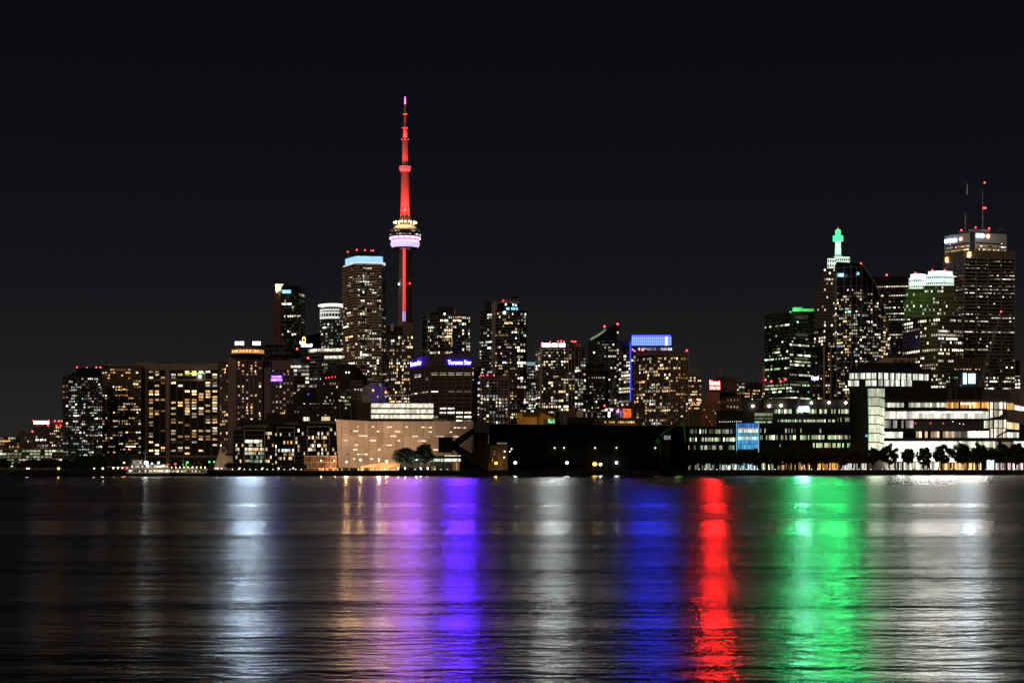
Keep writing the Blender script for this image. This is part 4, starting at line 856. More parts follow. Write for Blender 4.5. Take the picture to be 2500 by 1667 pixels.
# beacon tower
ST = wall('stone bank', (.16, .125, .10), .85, .2, .15); WC = wall('white stone crown', (.80, .80, .76), .8)
t = Tower('beacon_bank_tower', 'stepped stone bank tower with white crown and brilliant green-white lantern beacon', [(1981, 2200), (2016, 2165), (2050, 2175)], 800, 60, body=ST, iref=1)
t.grid(0, 6, 7.6, 804, 990, .55, .55, .32, 'office', 'white', 1.2, dark='join'); t.grid(1, 6, 7.6, 804, 990, .6, .55, .35, 'office', 'white', 1.2, dark='join')
def tier(x0, x1, y0, y1, dY, cols):
    t.blk('setback_tier', x0, x1, y0, y1, dY, 50, ST)
    Y = t.Yr+dY; nf = int((y1-y0)/7.6); cw = (x1-x0)/cols
    for r in range(nf):
        rowlit = R.random()
        for c_ in range(cols):
            x = x0+(c_+.5)*cw; z = ZW(y0+(r+.55)*7.6, Y); b = MB(); hw = M(cw*.3, Y); hh = M(2.1, Y)
            b.cb(XW(x, Y)-hw, XW(x, Y)+hw, Y-.15, Y+.1, z-hh, z+hh)
            if R.random() < (.8 if rowlit < .28 else .16): o = t.part('window', b, WIN); o.color = glow('white', 1.3)
            else: t.dark.cb(XW(x, Y)-hw, XW(x, Y)+hw, Y-.12, Y+.1, z-hh, z+hh)
tier(1989, 2050, 714, 800, 4, 11); tier(2000, 2050, 688, 714, 7, 9); tier(2011, 2052, 655, 688, 10, 7)
def crown(x0, x1, y0, y1, dY, cols, rows_):
    Y = t.Yr+dY; t.blk('white_crown', x0, x1, y0, y1, dY, 22, emit('glowing crown stone', (.80, 1, .90), .9, body=(.8, .8, .76)))  # floodlighting put into the stone as emission
    for r in range(rows_):
        for c_ in range(cols):
            x = x0+(x1-x0)*(c_+.5)/cols; y = y0+(y1-y0)*(r+.5)/rows_; hw = M((x1-x0)/cols*.28, Y); hh = M((y1-y0)/rows_*.24, Y); b = MB(); b.cb(XW(x, Y)-hw, XW(x, Y)+hw, Y-.2, Y+.1, ZW(y, Y)-hh, ZW(y, Y)+hh); t.part('unlit_window', b, GLASSG)
crown(2020, 2042, 631, 655, 12, 4, 2); crown(2040.5, 2074.5, 627, 655, 15, 7, 2)
GB = emit('green white beacon', (.07, 1, .32), 1.7); GC = emit('pale green beacon column', (.45, 1, .62), 1.7); added_streak_light(t, 2046, 590, 2175, 22, 50, (.006, 1, .19), 1.9e5); added_streak_light(t, 2052, 640, 2160, 40, 20, (.7, 1, .85), 3e4); added_streak_light(t, 2047, 642, 2158, 54, 24, (.006, 1, .18), .8e5); t.lamp(P(2046, 600, 2170), (.1, 1, .3), 6000, 2); Yb = 2192; cb_ = P(2046, 600, Yb); S = M(1, Yb)  # unseen green light added at the crown to widen the green streak
def lath(name, prof, mat, n=12):
    b = MB(); b.lathe((cb_.x, Yb, 0), [(max(r*S, .01), ZW(y, Yb)) for r, y in prof], n); t.part(name, b, mat)
lath('beacon_base', [(11, 628), (10, 625), (8, 622)], WC); lath('beacon_column', [(7.5, 624), (6.4, 590)], GC); lath('beacon_collar', [(8, 590), (12.5, 589), (12.5, 576), (9, 575)], GB); lath('lantern', [(5, 575), (6.8, 571), (6.8, 563), (3, 560)], GB); lath('lantern_cap', [(3.4, 561), (3, 559), (.4, 558), (.3, 553), (.02, 552.5)], emit('red lantern cap', (1, .12, .08), 1.2, False)); t.done()
# curved sail tower
pts = [(2038, 1870), (2043, 1850), (2078, 1842), (2104, 1842), (2130, 1846), (2150, 1852), (2162, 1858), (2171, 1866)]
t = Tower('sail_tower', 'dark glass tower with sail-like curved right edge and red tip', pts, 700, 45, body=GLASS, iref=2, tops=[641, 637, 641, 645, 680, 722, 762, 815])
FRM = wall('sail frame', (.24, .22, .21), .5)
for i, (y0, cols) in enumerate(((700, 1), (704, 7), (704, 5), (706, 5), (728, 4), (768, 2), (820, 2))): t.grid(i, cols, 7.5, y0, 1000, .66, .6, .34, 'res', 'mix' if i % 2 else 'white', 1.1, runs=.45)
for i, y0 in enumerate((648, 646, 652, 690, 730, 772, 822)): t.piers(i, 2, .8, .5, FRM, y0, 1000)
t.bands(22.5, 652, 1000, .05, .45, FRM, segs=[1, 2], each=True, name='frame_rail'); t.bands(22.5, 742, 1000, .05, .45, FRM, segs=[3, 4], each=True, name='frame_rail')
b = MB(); e = [(2104, 645), (2114, 657), (2130, 680), (2141, 700), (2150, 722), (2162, 762), (2171, 815), (2174, 860)]; ee = [(2104, 1842), (2114, 1844), (2130, 1846), (2141, 1849), (2150, 1852), (2162, 1858), (2171, 1866), (2174, 1866)]
for k in range(len(e)-1): b.bar((XW(e[k][0], ee[k][1]-1), ee[k][1]-1, ZW(e[k][1], 1842)), (XW(e[k+1][0], ee[k+1][1]-1), ee[k+1][1]-1, ZW(e[k+1][1], 1842)), .7)
t.part('curved_edge', b, wall('pale edge', (.5, .47, .45))); t.beacon(2102, 643, 1.9, -1)
for x, w_, c_ in ((2055, 9, (.9, 1.6, 2.2)), (2047, 3, (.3, .7, 1.2)), (2094, 7, (.3, .6, .7))):
    b = MB(); q = P(x, 671 if x < 2090 else 668, 1842); hw = M(w_/2, 1842); b.cb(q.x-hw, q.x+hw, q.y-1.2, q.y+4, q.z-1.5, q.z+1.5); o = t.part('window', b, WIN); o.color = (*c_, 1)
t.done()
t = Tower('black_office_tower', 'black office tower with white window dashes behind the sail tower', [(2128, 2110), (2222, 2100)], 673, 40, body=GLASS)
t.grid(0, 16, 7.4, 695, 960, .7, .42, .38, 'office', 'white', 1.1); t.beacon(2165, 671.5, 2.4, 4); t.bands(7.4, 690, 960, .3, .2, BLACK, each=False); t.done()
t = Tower('dark_fin_condo', 'dark condo with two tan vertical fins and small glowing script sign', [(1978, 1620), (2042, 1620)], 846, 40, body=GLASS)
TF = wall('tan fin', (.40, .29, .23)); t.piers(0, 0, 4.5, 1, TF, 846, 1000, at=[.52], name='tan_fin'); t.piers(0, 0, 2.4, 1, TF, 848, 1000, at=[.78], name='tan_fin')
t.grid(0, 5, 8, 858, 1000, .45, .5, .22, 'res', 'mix', .9, c0=0, c1=.46); t.grid(0, 2, 8, 858, 1000, .75, .5, .6, 'res', 'warm', 1, c0=.57, c1=.75); t.grid(0, 2, 8, 858, 1000, .6, .5, .3, 'res', 'white', 1, c0=.82, c1=1)
t.piers(0, 0, .5, .4, MULL, 862, 1000, at=[.06, .2, .34]); 
letters_on(t, 'sign_lettering', 'Crystal', Vector((XW(1981, 1619), 1619)), Vector((1, 0)), Vector((0, -1)), M(17, 1619), ZW(930, 1619), ZW(917, 1619), emit('blue white script', (.6, .62, 1), 5, False), .1, .01, label='small blue-white script sign'); t.done()
# twin lobed green office
GP = wall('greenish precast', (.185, .165, .10), .85, .2, .15)
t = Tower('twin_crown_office', 'stone office tower with two blazing white scalloped crowns, washed green on the left', [(2203, 1990), (2246, 1945), (2290, 1920), (2352, 1935)], 772, 50, body=GP, iref=2)
for i, cols in ((0, 8), (1, 8)): t.grid(i, cols, 9.1, 776, 985, .52, .5, .26, 'office', 'white', 1.1, dark='join')
t.grid(2, 13, 9.1, 776, 985, .52, .5, .42, 'office', 'white', 1.15, dark='join', rows={3: .8, 4: .95, 6: .7, 8: .8, 16: .7, 17: .9, 18: .9})
def tier2(x0, x1, y0, y1, dY, cols, split):
    t.blk('setback_tier', x0, x1, y0, y1, dY, 40, GP); Y = t.Yr+dY; nf = int((y1-y0)/9.1); cw = (x1-x0)/cols
    for r in range(nf):
        for c_ in range(cols):
            x = x0+(c_+.5)*cw; z = ZW(y0+(r+.55)*9.1, Y); b = MB(); hw = M(cw*.27, Y); hh = M(2.3, Y); b.cb(XW(x, Y)-hw, XW(x, Y)+hw, Y-.15, Y+.1, z-hh, z+hh)
            if R.random() < .22: o = t.part('window', b, WIN); o.color = glow('white', 1.2)
            else: t.dark.cb(XW(x, Y)-hw, XW(x, Y)+hw, Y-.12, Y+.1, z-hh, z+hh)
tier2(2207, 2250, 733, 772, 8, 8, 0); tier2(2212, 2255, 705, 733, 14, 8, 0); tier2(2246, 2340, 724, 772, 3, 18, 0); tier2(2252, 2334, 697, 724, 8, 16, 0)
CRM = emit('glowing white crown', (.80, 1, .93), .95, body=(.8, .8, .78))  # floodlit look of the crowns put in as the stone's own glow
def scallop(x0, x1, y0, y1, dY, sag, cols, rows_, capy):
    Y = t.Yr+dY; n_ = 10; poly = []
    for k in range(n_+1):
        f = k/n_; x = x0+(x1-x0)*f; poly.append((x, Y+sag*(2*f-1)**2))
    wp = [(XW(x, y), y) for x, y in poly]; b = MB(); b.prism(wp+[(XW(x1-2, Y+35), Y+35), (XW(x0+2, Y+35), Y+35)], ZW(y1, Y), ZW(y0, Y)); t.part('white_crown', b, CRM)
    cp = [(XW(x0+(x-x0)*.86+(x1-x0)*.09, y+2), y+2) for x, y in poly]; b = MB(); b.prism(cp+[(XW(x1-6, Y+33), Y+33), (XW(x0+6, Y+33), Y+33)], ZW(y0, Y)+.02, ZW(capy, Y)); t.part('crown_cap', b, emit('glowing crown cap', (.9, 1, .96), 1.2, body=(.8, .8, .78)))  # cap glows by itself in place of floodlight
    for r in range(rows_):
        for c_ in range(cols):
            f = (c_+.5)/cols; x = x0+(x1-x0)*f; yy = Y+sag*(2*f-1)**2-.35; hw = M((x1-x0)/cols*.27, Y); py = y0+(y1-y0)*(r+.55)/rows_; b = MB(); b.cb(XW(x, yy)-hw, XW(x, yy)+hw, yy, yy+.8, ZW(py, Y)-M(2.1, Y), ZW(py, Y)+M(2.1, Y)); t.part('unlit_window', b, GLASSG)
scallop(2219, 2262, 677, 706, 26, 8, 8, 2, 667.5); scallop(2260, 2329, 669, 697.5, 18, 8, 14, 2, 660.5)
for x, y in ((2235, 667), (2276, 660), (2306, 660)): t.beacon(x, y-.5, 1.8, 24)
GF = (.10, 1, .12)
for x, y in ((2226, 706), (2240, 708), (2262, 712), (2222, 736)): t.lamp(P(x, y, 1908), GF, 1500, .6)
t.lamp(P(2215, 800, 1905), (.75, 1, .3), 1800, 1); t.lamp(P(2265, 800, 1895), (.75, 1, .3), 1500, 1)
t.done()
# bank with roundel
WB = wall('white marble', (.40, .40, .38), .7, .08, .1)
t = Tower('white_bank_tower', 'tallest bank tower, white stone top with blue lettering, red roundel and twin antennas', [(2306, 2150), (2368, 2120), (2380, 2120), (2458, 2135)], 568, 50, body=WB, iref=1)
b = MB(); A, u, n, L = t.frame(1); b.cb(A.x, A.x+L, A.y-.5, A.y+.2, t.z(700), t.z(567)); t.part('dark_corner_recess', b, BLACK)
for i, c0, c1 in ((0, .04, .97), (2, .04, .96)):
    A, u, n, L = t.frame(i)
    for r in range(4):
        y = 592+8.3*r; a = A+u*(L*c0); b = MB(); b.box((a.x+n.x*.05, a.y+n.y*.05, t.z(y+2.4)), (u.x*L*(c1-c0), u.y*L*(c1-c0), 0), (n.x*.2, n.y*.2, 0), (0, 0, M(3.2, t.Yr))); t.part('window_strip', b, GLASS)
    t.grid(i, 26, 8.3, 588, 621, .75, .22, .3, 'office', 'warm', 1.5, c0=c0, c1=c1, rows={0: .06, 1: .75, 2: .7, 3: .03}, off=.3)
BLW = emit('blue white sign', (.42, .52, 1), 9, False); RDW = emit('red white roundel', (1, .20, .16), 6, False)
t.text('sign_lettering', 'BMO', 2, .04, .28, 571, 579, BLW, .4, .08, .03, label='blue-white letters on the right face'); t.text('sign_lettering', 'BMO', 0, .03, .50, 578, 586, BLW, .4, .08, .03, label='blue-white letters on the left face')
for i, f, y in ((2, .40, 575.5), (0, .66, 581)):
    A, u, n, L = t.frame(i); q = A+u*(L*f)+n*.6; b = MB(); r_ = M(5.2, t.Yr)*(1 if i == 2 else .85); zz = t.z(y); k = 18
    b.v = [(q.x+u.x*r_*math.cos(2*math.pi*j/k), q.y+u.y*r_*math.cos(2*math.pi*j/k), zz+r_*math.sin(2*math.pi*j/k)) for j in range(k)]+[(q.x+n.x*.4+u.x*r_*math.cos(2*math.pi*j/k), q.y+n.y*.4+u.y*r_*math.cos(2*math.pi*j/k), zz+r_*math.sin(2*math.pi*j/k)) for j in range(k)]
    b.f = [tuple(range(k)), tuple(range(2*k-1, k-1, -1))]+[(j, (j+1) % k, k+(j+1) % k, k+j) for j in range(k)]; b.c = [None]*(k+2); t.part('red_roundel', b, RDW)
    b = MB(); q2 = q+n*.45; b.cb(q2.x-r_*.5, q2.x+r_*.5, q2.y-.2, q2.y+.05, zz-r_*.45, zz-r_*.2); b.bar((q2.x-r_*.5, q2.y-.1, zz+r_*.45), (q2.x, q2.y-.1, zz), .6, .3); b.bar((q2.x+r_*.5, q2.y-.1, zz+r_*.45), (q2.x, q2.y-.1, zz), .6, .3); t.part('roundel_mark', b, emit('roundel mark', (1, .9, .9), 6, False))
for x_, y_ in ((2325, 612), (2350, 611), (2400, 611), (2430, 611), (2450, 612)): t.lamp(P(x_, y_-20, 2085), (1, .98, .92), 4200, 1)  # unseen lamps added to brighten the white stone top
t.blk('roof_house', 2364, 2417, 560, 568, 14, 25, WHITEF); t.blk('roof_equipment', 2340, 2365, 563.5, 568, 12, 10, GREYW)
for x, y0, w_, pl in ((2361.5, 450, 1.9, True), (2404, 447, 2.2, False)):
    b = MB(); q = P(x, 0, 2140); b.tube((q.x, 2140, ZW(562, 2140)), (q.x, 2140, ZW(y0+(25 if pl else 0), 2140)), M(w_, 2140), M(w_*.7, 2140), 8); t.part('antenna', b, DARKW)
    if pl: b = MB(); b.tube((q.x, 2140, ZW(475, 2140)), (q.x, 2140, ZW(y0, 2140)), M(1.5, 2140), M(1.2, 2140), 8); t.part('antenna_tip', b, wall('white antenna', (.8, .8, .8)))
    b = MB(); q2 = P(x-5, 0, 2138); b.tube((q2.x, 2138, ZW(562, 2138)), (q2.x, 2138, ZW(522 if pl else 466, 2138)), .45, .3, 5); b.bar((q2.x, 2138, ZW(530, 2138)), (q.x, 2140, ZW(530, 2140)), .3); t.part('whip_antenna', b, WHITEF)
for x, y in ((2404, 446), (2402, 508), (2406, 508), (2347, 562), (2382, 555.5), (2415, 557.5), (2452, 616)): t.beacon(x, y, 1.9, 16 if x != 2452 else -1)
b = MB(); b.bar(P(2440, 568, 2145), P(2437, 557, 2145), .8); b.bar(P(2437, 560, 2145), P(2449, 559, 2145), .8); t.part('window_washing_arm', b, GREYW); t.done()
# banded dark bank
BND = wall('brown band', (.22, .17, .13), .8, .15, .12)
t = Tower('banded_bank_tower', 'broad dark bank tower with brown floor bands and small orange emblem signs', [(2305, 2080), (2354, 2040), (2412, 2045), (2477, 2050)], 613, 25, body=GLASS, iref=1)
for i, cols in ((0, 12), (1, 14), (2, 15)): t.grid(i, cols, 8.7, 634, 952, .75, .42, .2, 'office', 'white', 1.0, rows={7: .6, 8: .7, 10: .4, 15: .4, 33: .6, 34: .7, 36: .5})
t.bands(8.7, 630, 952, .34, .7, BND, name='floor_band'); t.piers(0, 2, 1.8, 1.0, BND, 614, 952); t.piers(1, 2, 2.0, 1.0, BND, 614, 952); t.piers(2, 2, 2.0, 1.0, BND, 614, 952)
for i in range(3):
    A, u, n, L = t.frame(i); b = MB(); b.box((A.x, A.y, t.z(629)), (u.x*L, u.y*L, 0), (n.x*.9, n.y*.9, 0), (0, 0, t.z(613)-t.z(629)+.5)); t.part('fascia_panel', b, wall('brown fascia', (.20, .13, .09)))
for i, f, y in ((0, .2, 626), (1, .17, 621)):
    A, u, n, L = t.frame(i); q = A+u*(L*f)+n*1.3; w_ = M(5.4, t.Yr); zz = t.z(y); EMO = emit('orange emblem', (1, .42, .12), 7, False); b = MB()
    letters_on(t, 'emblem_sign', 'S', q-u*w_*.6, u, n, w_*1.5, zz-w_*1.0, zz+w_*1.0, EMO, .12, .04, label='small orange S emblem sign'); b = MB(); b.box((q.x-u.x*w_*.6, q.y-u.y*w_*.6, zz-w_*1.35), (u.x*w_*1.5, u.y*w_*1.5, 0), (n.x*.3, n.y*.3, 0), (0, 0, w_*.3)); t.part('emblem_base', b, emit('white emblem base', (.9, .8, 1), 4, False))
t.lamp(P(2335, 612, 2010), (.1, 1, .35), 2600, .6)
t.done()
t = Tower('edge_tower', 'narrow grey tower slice at the far right edge of the picture', [(2490, 1900), (2530, 1900)], 868, 40, body=GREYW); t.done()
t = Tower('dark_gap_block', 'dark block with stacked white windows between banded bank and right edge', [(2476, 2150), (2494, 2150)], 880, 40, body=DARKW)
t.grid(0, 2, 8, 915, 950, .8, .5, .9, 'res', 'white', 1.3); t.done()
t = Tower('finned_block', 'brown block with tall tan fins and lit canopy row behind the cyan screens', [(2328, 1500), (2402, 1500)], 874, 40, body=wall('brown fin wall', (.06, .045, .04)))
t.piers(0, 10, 1.8, 1, wall('tan brown fin', (.22, .15, .11)), 876, 960, name='fin'); t.grid(0, 10, 9, 888, 950, .5, .3, .12, 'res', 'warm', 1, rows={0: .0, 1: .8}); t.done()
t = Tower('screen_block', 'dark low block carrying two bright cyan-white screens', [(2310, 1350), (2400, 1350)], 903, 40, body=DARKW)
CY = emit('cyan screen', (.45, .85, 1), 2.5, False); added_streak_light(t, 2366, 924, 1346, 28, 24, (.62, .85, 1), 2.2e4)
for x0, x1, y0, y1 in ((2352, 2360, 911, 937), (2365, 2381, 912, 936)):
    b = MB(); b.cb(XW(x0, 1349), XW(x1, 1349), 1348.6, 1349.8, ZW(y1, 1349), ZW(y0, 1349)); t.part('lit_screen', b, CY)
t.grid(0, 8, 9, 908, 945, .6, .5, .3, 'res', 'green', .6, c0=0, c1=.42); t.done()
def crane(name, label, x0, y0, x1, y1, Y, wpx, tip=True, mat=None):
    t = Thing(name, label, 'crane', (XW(x0, Y), Y, G)); a, e = P(x0, y0, Y), P(x1, y1, Y); d = (e-a); L = d.length; dx = d.normalized(); side = Vector((dx.z, 0, -dx.x)); wd = M(wpx, Y)
    m_ = mat or wall('crane steel', (.42, .36, .32)); t2 = M(.55, Y)
    b = MB(); b.cb(a.x-wd, a.x+wd, Y-wd, Y+wd, G, a.z); t.part('mast', b, DARKW)
    for s_ in (-1, 1):
        for yy in (-1, 1): b = MB(); o_ = side*wd/2*s_+Vector((0, wd/2*yy, 0)); b.bar(a+o_, a+d*.93+o_*.6, t2); b.bar(a+d*.93+o_*.6, e, t2); t.part('boom_chord', b, m_)
    n_ = max(8, int(L/wd/1.1))
    for k in range(n_):
        f0, f1 = .93*k/n_, .93*(k+1)/n_; s_ = 1 if k % 2 else -1; b = MB(); b.bar(a+d*f0+side*wd/2*s_*(1-.4*f0)+Vector((0, -wd/2, 0)), a+d*f1-side*wd/2*s_*(1-.4*f1)+Vector((0, -wd/2, 0)), t2*.6); t.part('boom_lacing', b, m_)
    if tip: link('beacon', beacon_mesh(M(1.9, Y)), None, t.o, e+Vector((0, 0, M(1.5, Y)))-t.L)
    return t
crane('lattice_crane', 'pale lattice crane boom leaning right with red tip before the banded bank', 2391, 945, 2444, 762, 1300, 6)
crane('lattice_crane', 'pale lattice crane boom standing before the curved roof tower', 1487, 1000, 1503, 920, 1550, 4.5, False)
crane('lattice_crane', 'thin lattice crane boom leaning over the purple-lit hall', 924, 985, 950, 895, 1560, 4.5, False)
t = crane('lattice_crane', 'horizontal lattice crane jib with amber lamps crossing above the purple-lit hall', 822, 953, 950, 956, 1570, 4.5, False, wall('rust crane', (.34, .16, .10)))
# ================================================================ foreground along the quay
def pane_row(t, x0, x1, y0, y1, Y, n, col, mean=1.0, sig=.4, gap=.07, p=1.0, name='window', drop=None, dark=True, tilt=0):
    """n separate glass panes in one storey; the lit ones glow"""
    w_ = (x1-x0)/n; keep = None
    for k in range(n):
        xa = x0+w_*(k+gap); xb = x0+w_*(k+1-gap); sh = tilt*(k+.5)/n
        b = MB(); b.cb(XW(xa, Y), XW(xb, Y), Y-.12, Y+.05, ZW(y1+sh, Y), ZW(y0+sh, Y))
        lit = R.random() < p
        if lit:
            o = t.part(name, b, WINP); s = max(.06, mean*math.exp(R.gauss(0, sig)))
            c = col if not isinstance(col, str) else pick(col); o.color = (c[0]*s, c[1]*s, c[2]*s, 1)
        elif dark: t.part('unlit_'+name, b, GLASS)
def cbx(t, name, x0, x1, y0, y1, Y, depth, mat, **k):
    b = MB(); b.prism([(XW(x0, Y), Y), (XW(x1, Y), Y), (XW(x1, Y+depth), Y+depth), (XW(x0, Y+depth), Y+depth)], ZW(y1, Y), ZW(y0, Y)); return t.part(name, b, mat, **k)
GB_ = lambda Y: ZW_base(Y)
def ybase(Y): return YH+(HC-G)*F/Y          # row of the ground at that distance

# ---- glass condos on the pier
def glass_condo(label, x0, x1, ytop, Y, fx0, fx1, fy, rows, npan, side='mix', mean=1.0, roofs=()):
    t = Tower('glass_condo', label, [(x0, Y), (x1, Y)], ytop, 30, body=GLASS)
    yb = ybase(Y)
    for (a, c, y0, y1, m_, dy) in roofs: t.blk('roof_block', a, c, y0, y1, dy, 20, m_)
    # pale frame
    for xx in (fx0, fx1): cbx(t, 'frame_post', xx-.9, xx+.9, fy, yb-2, Y-1.6, 1.6, WHITEF)
    cbx(t, 'frame_beam', fx0-.9, fx1+.9, fy-1.6, fy-.02, Y-1.6, 1.6, WHITEF)
    fh = 9.7; y = fy+1.5; r = 0
    while y+fh < yb-4:
        p, m_, cpal = rows[r % len(rows)]
        pane_row(t, fx0+1.4, fx1-1.4, y+1.6, y+fh-1.2, Y, npan, cpal, m_*mean, .6, .08, p)
        if fx0-x0 > 8: pane_row(t, x0+1, fx0-2, y+1.6, y+fh-1.2, Y, max(2, int((fx0-x0)/5)), 'mix', .7, .6, .12, .16, dark=False)
        if x1-fx1 > 8: pane_row(t, fx1+2, x1-1, y+1.6, y+fh-1.2, Y, max(2, int((x1-fx1)/5)), 'mix', .8, .6, .12, .22, dark=False)
        cbx(t, 'floor_slab', x0, x1, y+fh-1.1, y+fh, Y-1.0, 1.0, SLABD)
        y += fh; r += 1
    return t.done()
OLV = wall('olive roof', (.17, .155, .12))
glass_condo('glass condo with pale square frame, left of the three on the pier', 569, 670, 1050, 1180, 596.5, 646, 1051, [(0, 1, 'mix'), (0, 1, 'mix'), (.55, 1.2, 'white'), (.5, .5, 'white'), (.9, 1.15, 'warm'), (.8, .6, 'white'), (.5, .25, 'green'), (.8, .22, 'green')], 10, roofs=[(595, 655, 1037, 1044, OLV, 1), (597, 656, 1044, 1050.2, DARKW, 3), (582, 665, 1024, 1037, BLACK, 10)])
glass_condo('glass condo with pale left post between its two neighbours on the pier', 668, 738, 1036, 1195, 677.5, 719, 1044, [(0, 1, 'mix'), (.1, .3, 'cool'), (.1, .3, 'cool'), (.5, 1.1, 'warm'), (.15, .7, 'cool'), (.8, .9, 'cool'), (.5, .4, 'warm'), (.5, .8, 'warm')], 9, roofs=[(693, 728, 1031, 1036.2, OLV, 1), (672, 740, 1010, 1031, BLACK, 8)])
glass_condo('glass condo with tan posts and lit penthouse beside the tilted shed', 736, 822, 1034, 1170, 751, 804, 1042, [(0, 1, 'mix'), (.15, 1, 'mix'), (.7, 1.0, 'warm'), (.1, .5, 'mix'), (.7, .8, 'warm'), (.45, .7, 'white'), (.4, 1.2, 'white'), (.1, .3, 'mix')], 11, roofs=[(755, 818, 1027, 1034.2, OLV, .5), (756, 818, 1014, 1027, DARKW, 4)])
t = Tower('rear_block', 'dark flat block with a few curtained windows behind the glass condos', [(650, 1260), (760, 1260)], 1008, 30, body=DARKW)
pane_row(t, 672, 690, 1022.5, 1031, 1259.9, 4, 'white', .7, .5, .1, .9); pane_row(t, 697, 712, 1023, 1031, 1259.9, 4, 'white', .5, .5, .1, .9); pane_row(t, 739, 756, 1018, 1027, 1259.9, 5, 'white', 1.1, .5, .1, .95); pane_row(t, 684, 704, 1006.5, 1013, 1259.9, 5, 'warm', .6, .6, .1, .8)
t.done()
t = Thing('penthouse_row', 'lit curtained penthouse box on the tan-post condo roof', 'penthouse', P(795, 1027, 1174)); cbx(t, 'wall', 784, 806, 1016, 1027, 1173, 5, DARKW); pane_row(t, 785, 805.5, 1017, 1026.5, 1172.9, 6, (1, .80, .48), .75, .15, .05, 1)
# stone church-like gable
t = Thing('stone_gable', 'pale sloped stone gable beside the left glass condo', 'building', (XW(550, 1300), 1300, G)); b = MB(); q = [(521, 1138), (538, 1092), (549, 1090), (558, 1108), (568, 1112), (569, 1138)]
b.v = [tuple(P(x, y, 1300)) for x, y in q]+[(XW(x, 1300)*1.01, 1318, ZW(y, 1300)) for x, y in q]; n_ = len(q)
for i in (0, 5, 6, 11): v = b.v[i]; b.v[i] = (v[0], v[1], G)
b.f = [tuple(range(n_)), tuple(range(2*n_-1, n_-1, -1))]+[(i, (i+1) % n_, n_+(i+1) % n_, n_+i) for i in range(n_)]; b.c = [None]*(n_+2); t.part('wall', b, wall('pale stone', (.42, .35, .27)))
cbx(t, 'roof_edge', 551, 568, 1106, 1112, 1299, 20, BLACK); cbx(t, 'window', 541, 549, 1095, 1105, 1299.6, .5, wall('brown shutter', (.13, .08, .07))); t.lamp(P(530, 1128, 1290), (1, .75, .5), 1500, .4)
# ---- slatted pavilion
Y = 1062
t = Thing('slatted_pavilion', 'low pavilion of two tiers of pale slats over amber-lit glass', 'pavilion', (XW(782, Y), Y, G))
cbx(t, 'wall', 742, 823, 1114, ybase(Y), Y+1.5, 14, wall('pavilion brown', (.16, .09, .06))); sl = wall('pale slat', (.50, .36, .28))
for tier_, (y0, y1) in enumerate(((1114, 1127), (1128.5, 1141.5))):
    for k in range(19):
        x = 742.5+80*k/19; b = MB(); a = P(x, y1, Y); w0, w1 = M(R.uniform(1.2, 2.0), Y), M(R.uniform(2.2, 3.2), Y)
        b.prism([(a.x, Y), (a.x+w0, Y-.5), (a.x+w0, Y), (a.x, Y+.4)], a.z, ZW(y0, Y), [(a.x, Y), (a.x+w1, Y-.5), (a.x+w1, Y), (a.x, Y+.4)]); t.part('slat', b, sl)
    cbx(t, 'rail', 741.5, 823, y1-.1, y1+1.1, Y-.8, 1.2, sl)
cbx(t, 'rail', 741.5, 822, 1112.6, 1114, Y-.8, 1.2, sl)
AMB = emit('amber glass', (1, .45, .10), 1.1)
for x0, x1, m_ in ((778, 790, 1), (792, 803, .5), (812, 820, 1.6), (822, 825, .8)):
    b = MB(); b.cb(XW(x0, Y), XW(x1, Y), Y+1.3, Y+1.45, ZW(1153, Y), ZW(1142.5, Y)); o = t.part('lit_glass', b, WIN); o.color = (1.2*m_, .55*m_, .14*m_, 1)
for x in (783, 800, 816): t.lamp(P(x, 1148, Y-4), (1, .42, .08), 260, .4)
# ---- tilted pale shed
Y = 1080
t = Thing('sugar_shed', 'huge pale panelled shed with tilted left edge and scattered slot windows lit from inside', 'shed', (XW(990, Y), Y, G))
def shtop(x): return 1023+5.0*min(1, max(0, (x-820)/90.0))**.8-.6*max(0, (x-1000)/154)
def shleft(y): return 820+(y-1023)/118*6
shm = tint('shed panel', (.47, .405, .37), .75, .22)
xs = [820, 834, 853, 870, 889, 900, 921, 935, 952, 966, 985, 1000, 1018, 1034, 1051, 1066, 1084, 1101, 1117, 1133, 1160]
ysplit = [0, .33, .62, 1.0]
yb = 1141.5
for k in range(len(xs)-1):
    off = R.uniform(-.08, .08)
    for j in range(3):
        f0, f1 = ysplit[j]+(off if j else 0), ysplit[j+1]+(off if j < 2 else 0); pz = []
        for (x, f) in ((xs[k], f1), (xs[k+1], f1), (xs[k+1], f0), (xs[k], f0)):
            y = shtop(x)+(yb-shtop(x))*f; xx = x+(shleft(y)-820 if k == 0 and x == 820 else 0); dx = .28 if x == xs[k] else -.28; pz.append((xx+dx, y+(.15 if f == f0 else -.15)))
        b = MB(); pr = R.uniform(0, .10); b.v = [tuple(P(x, y, Y-pr)) for x, y in pz]+[(v[0], Y+.4, v[2]) for v in [tuple(P(x, y, Y)) for x, y in pz]]
        b.f = [(0, 1, 2, 3), (7, 6, 5, 4)]+[((i+1) % 4, i, 4+i, 4+(i+1) % 4) for i in range(4)]; b.c = [None]*6; t.part('wall_panel', b, shm)
b = MB(); q = [(821, 1024), (870, 1028.5), (1160, 1028), (1160, 1141), (827, 1141)]; b.v = [(XW(x, Y), Y+.38, ZW(y, Y)) for x, y in q]+[(XW(x, Y)*1.01, Y+45, ZW(y, Y)) for x, y in q]; b.f = [tuple(range(5)), (9, 8, 7, 6, 5)]+[(i, (i+1) % 5, 5+(i+1) % 5, 5+i) for i in range(5)]; b.c = [None]*7; t.part('backing_wall', b, wall('shed core', (.2, .17, .15)))
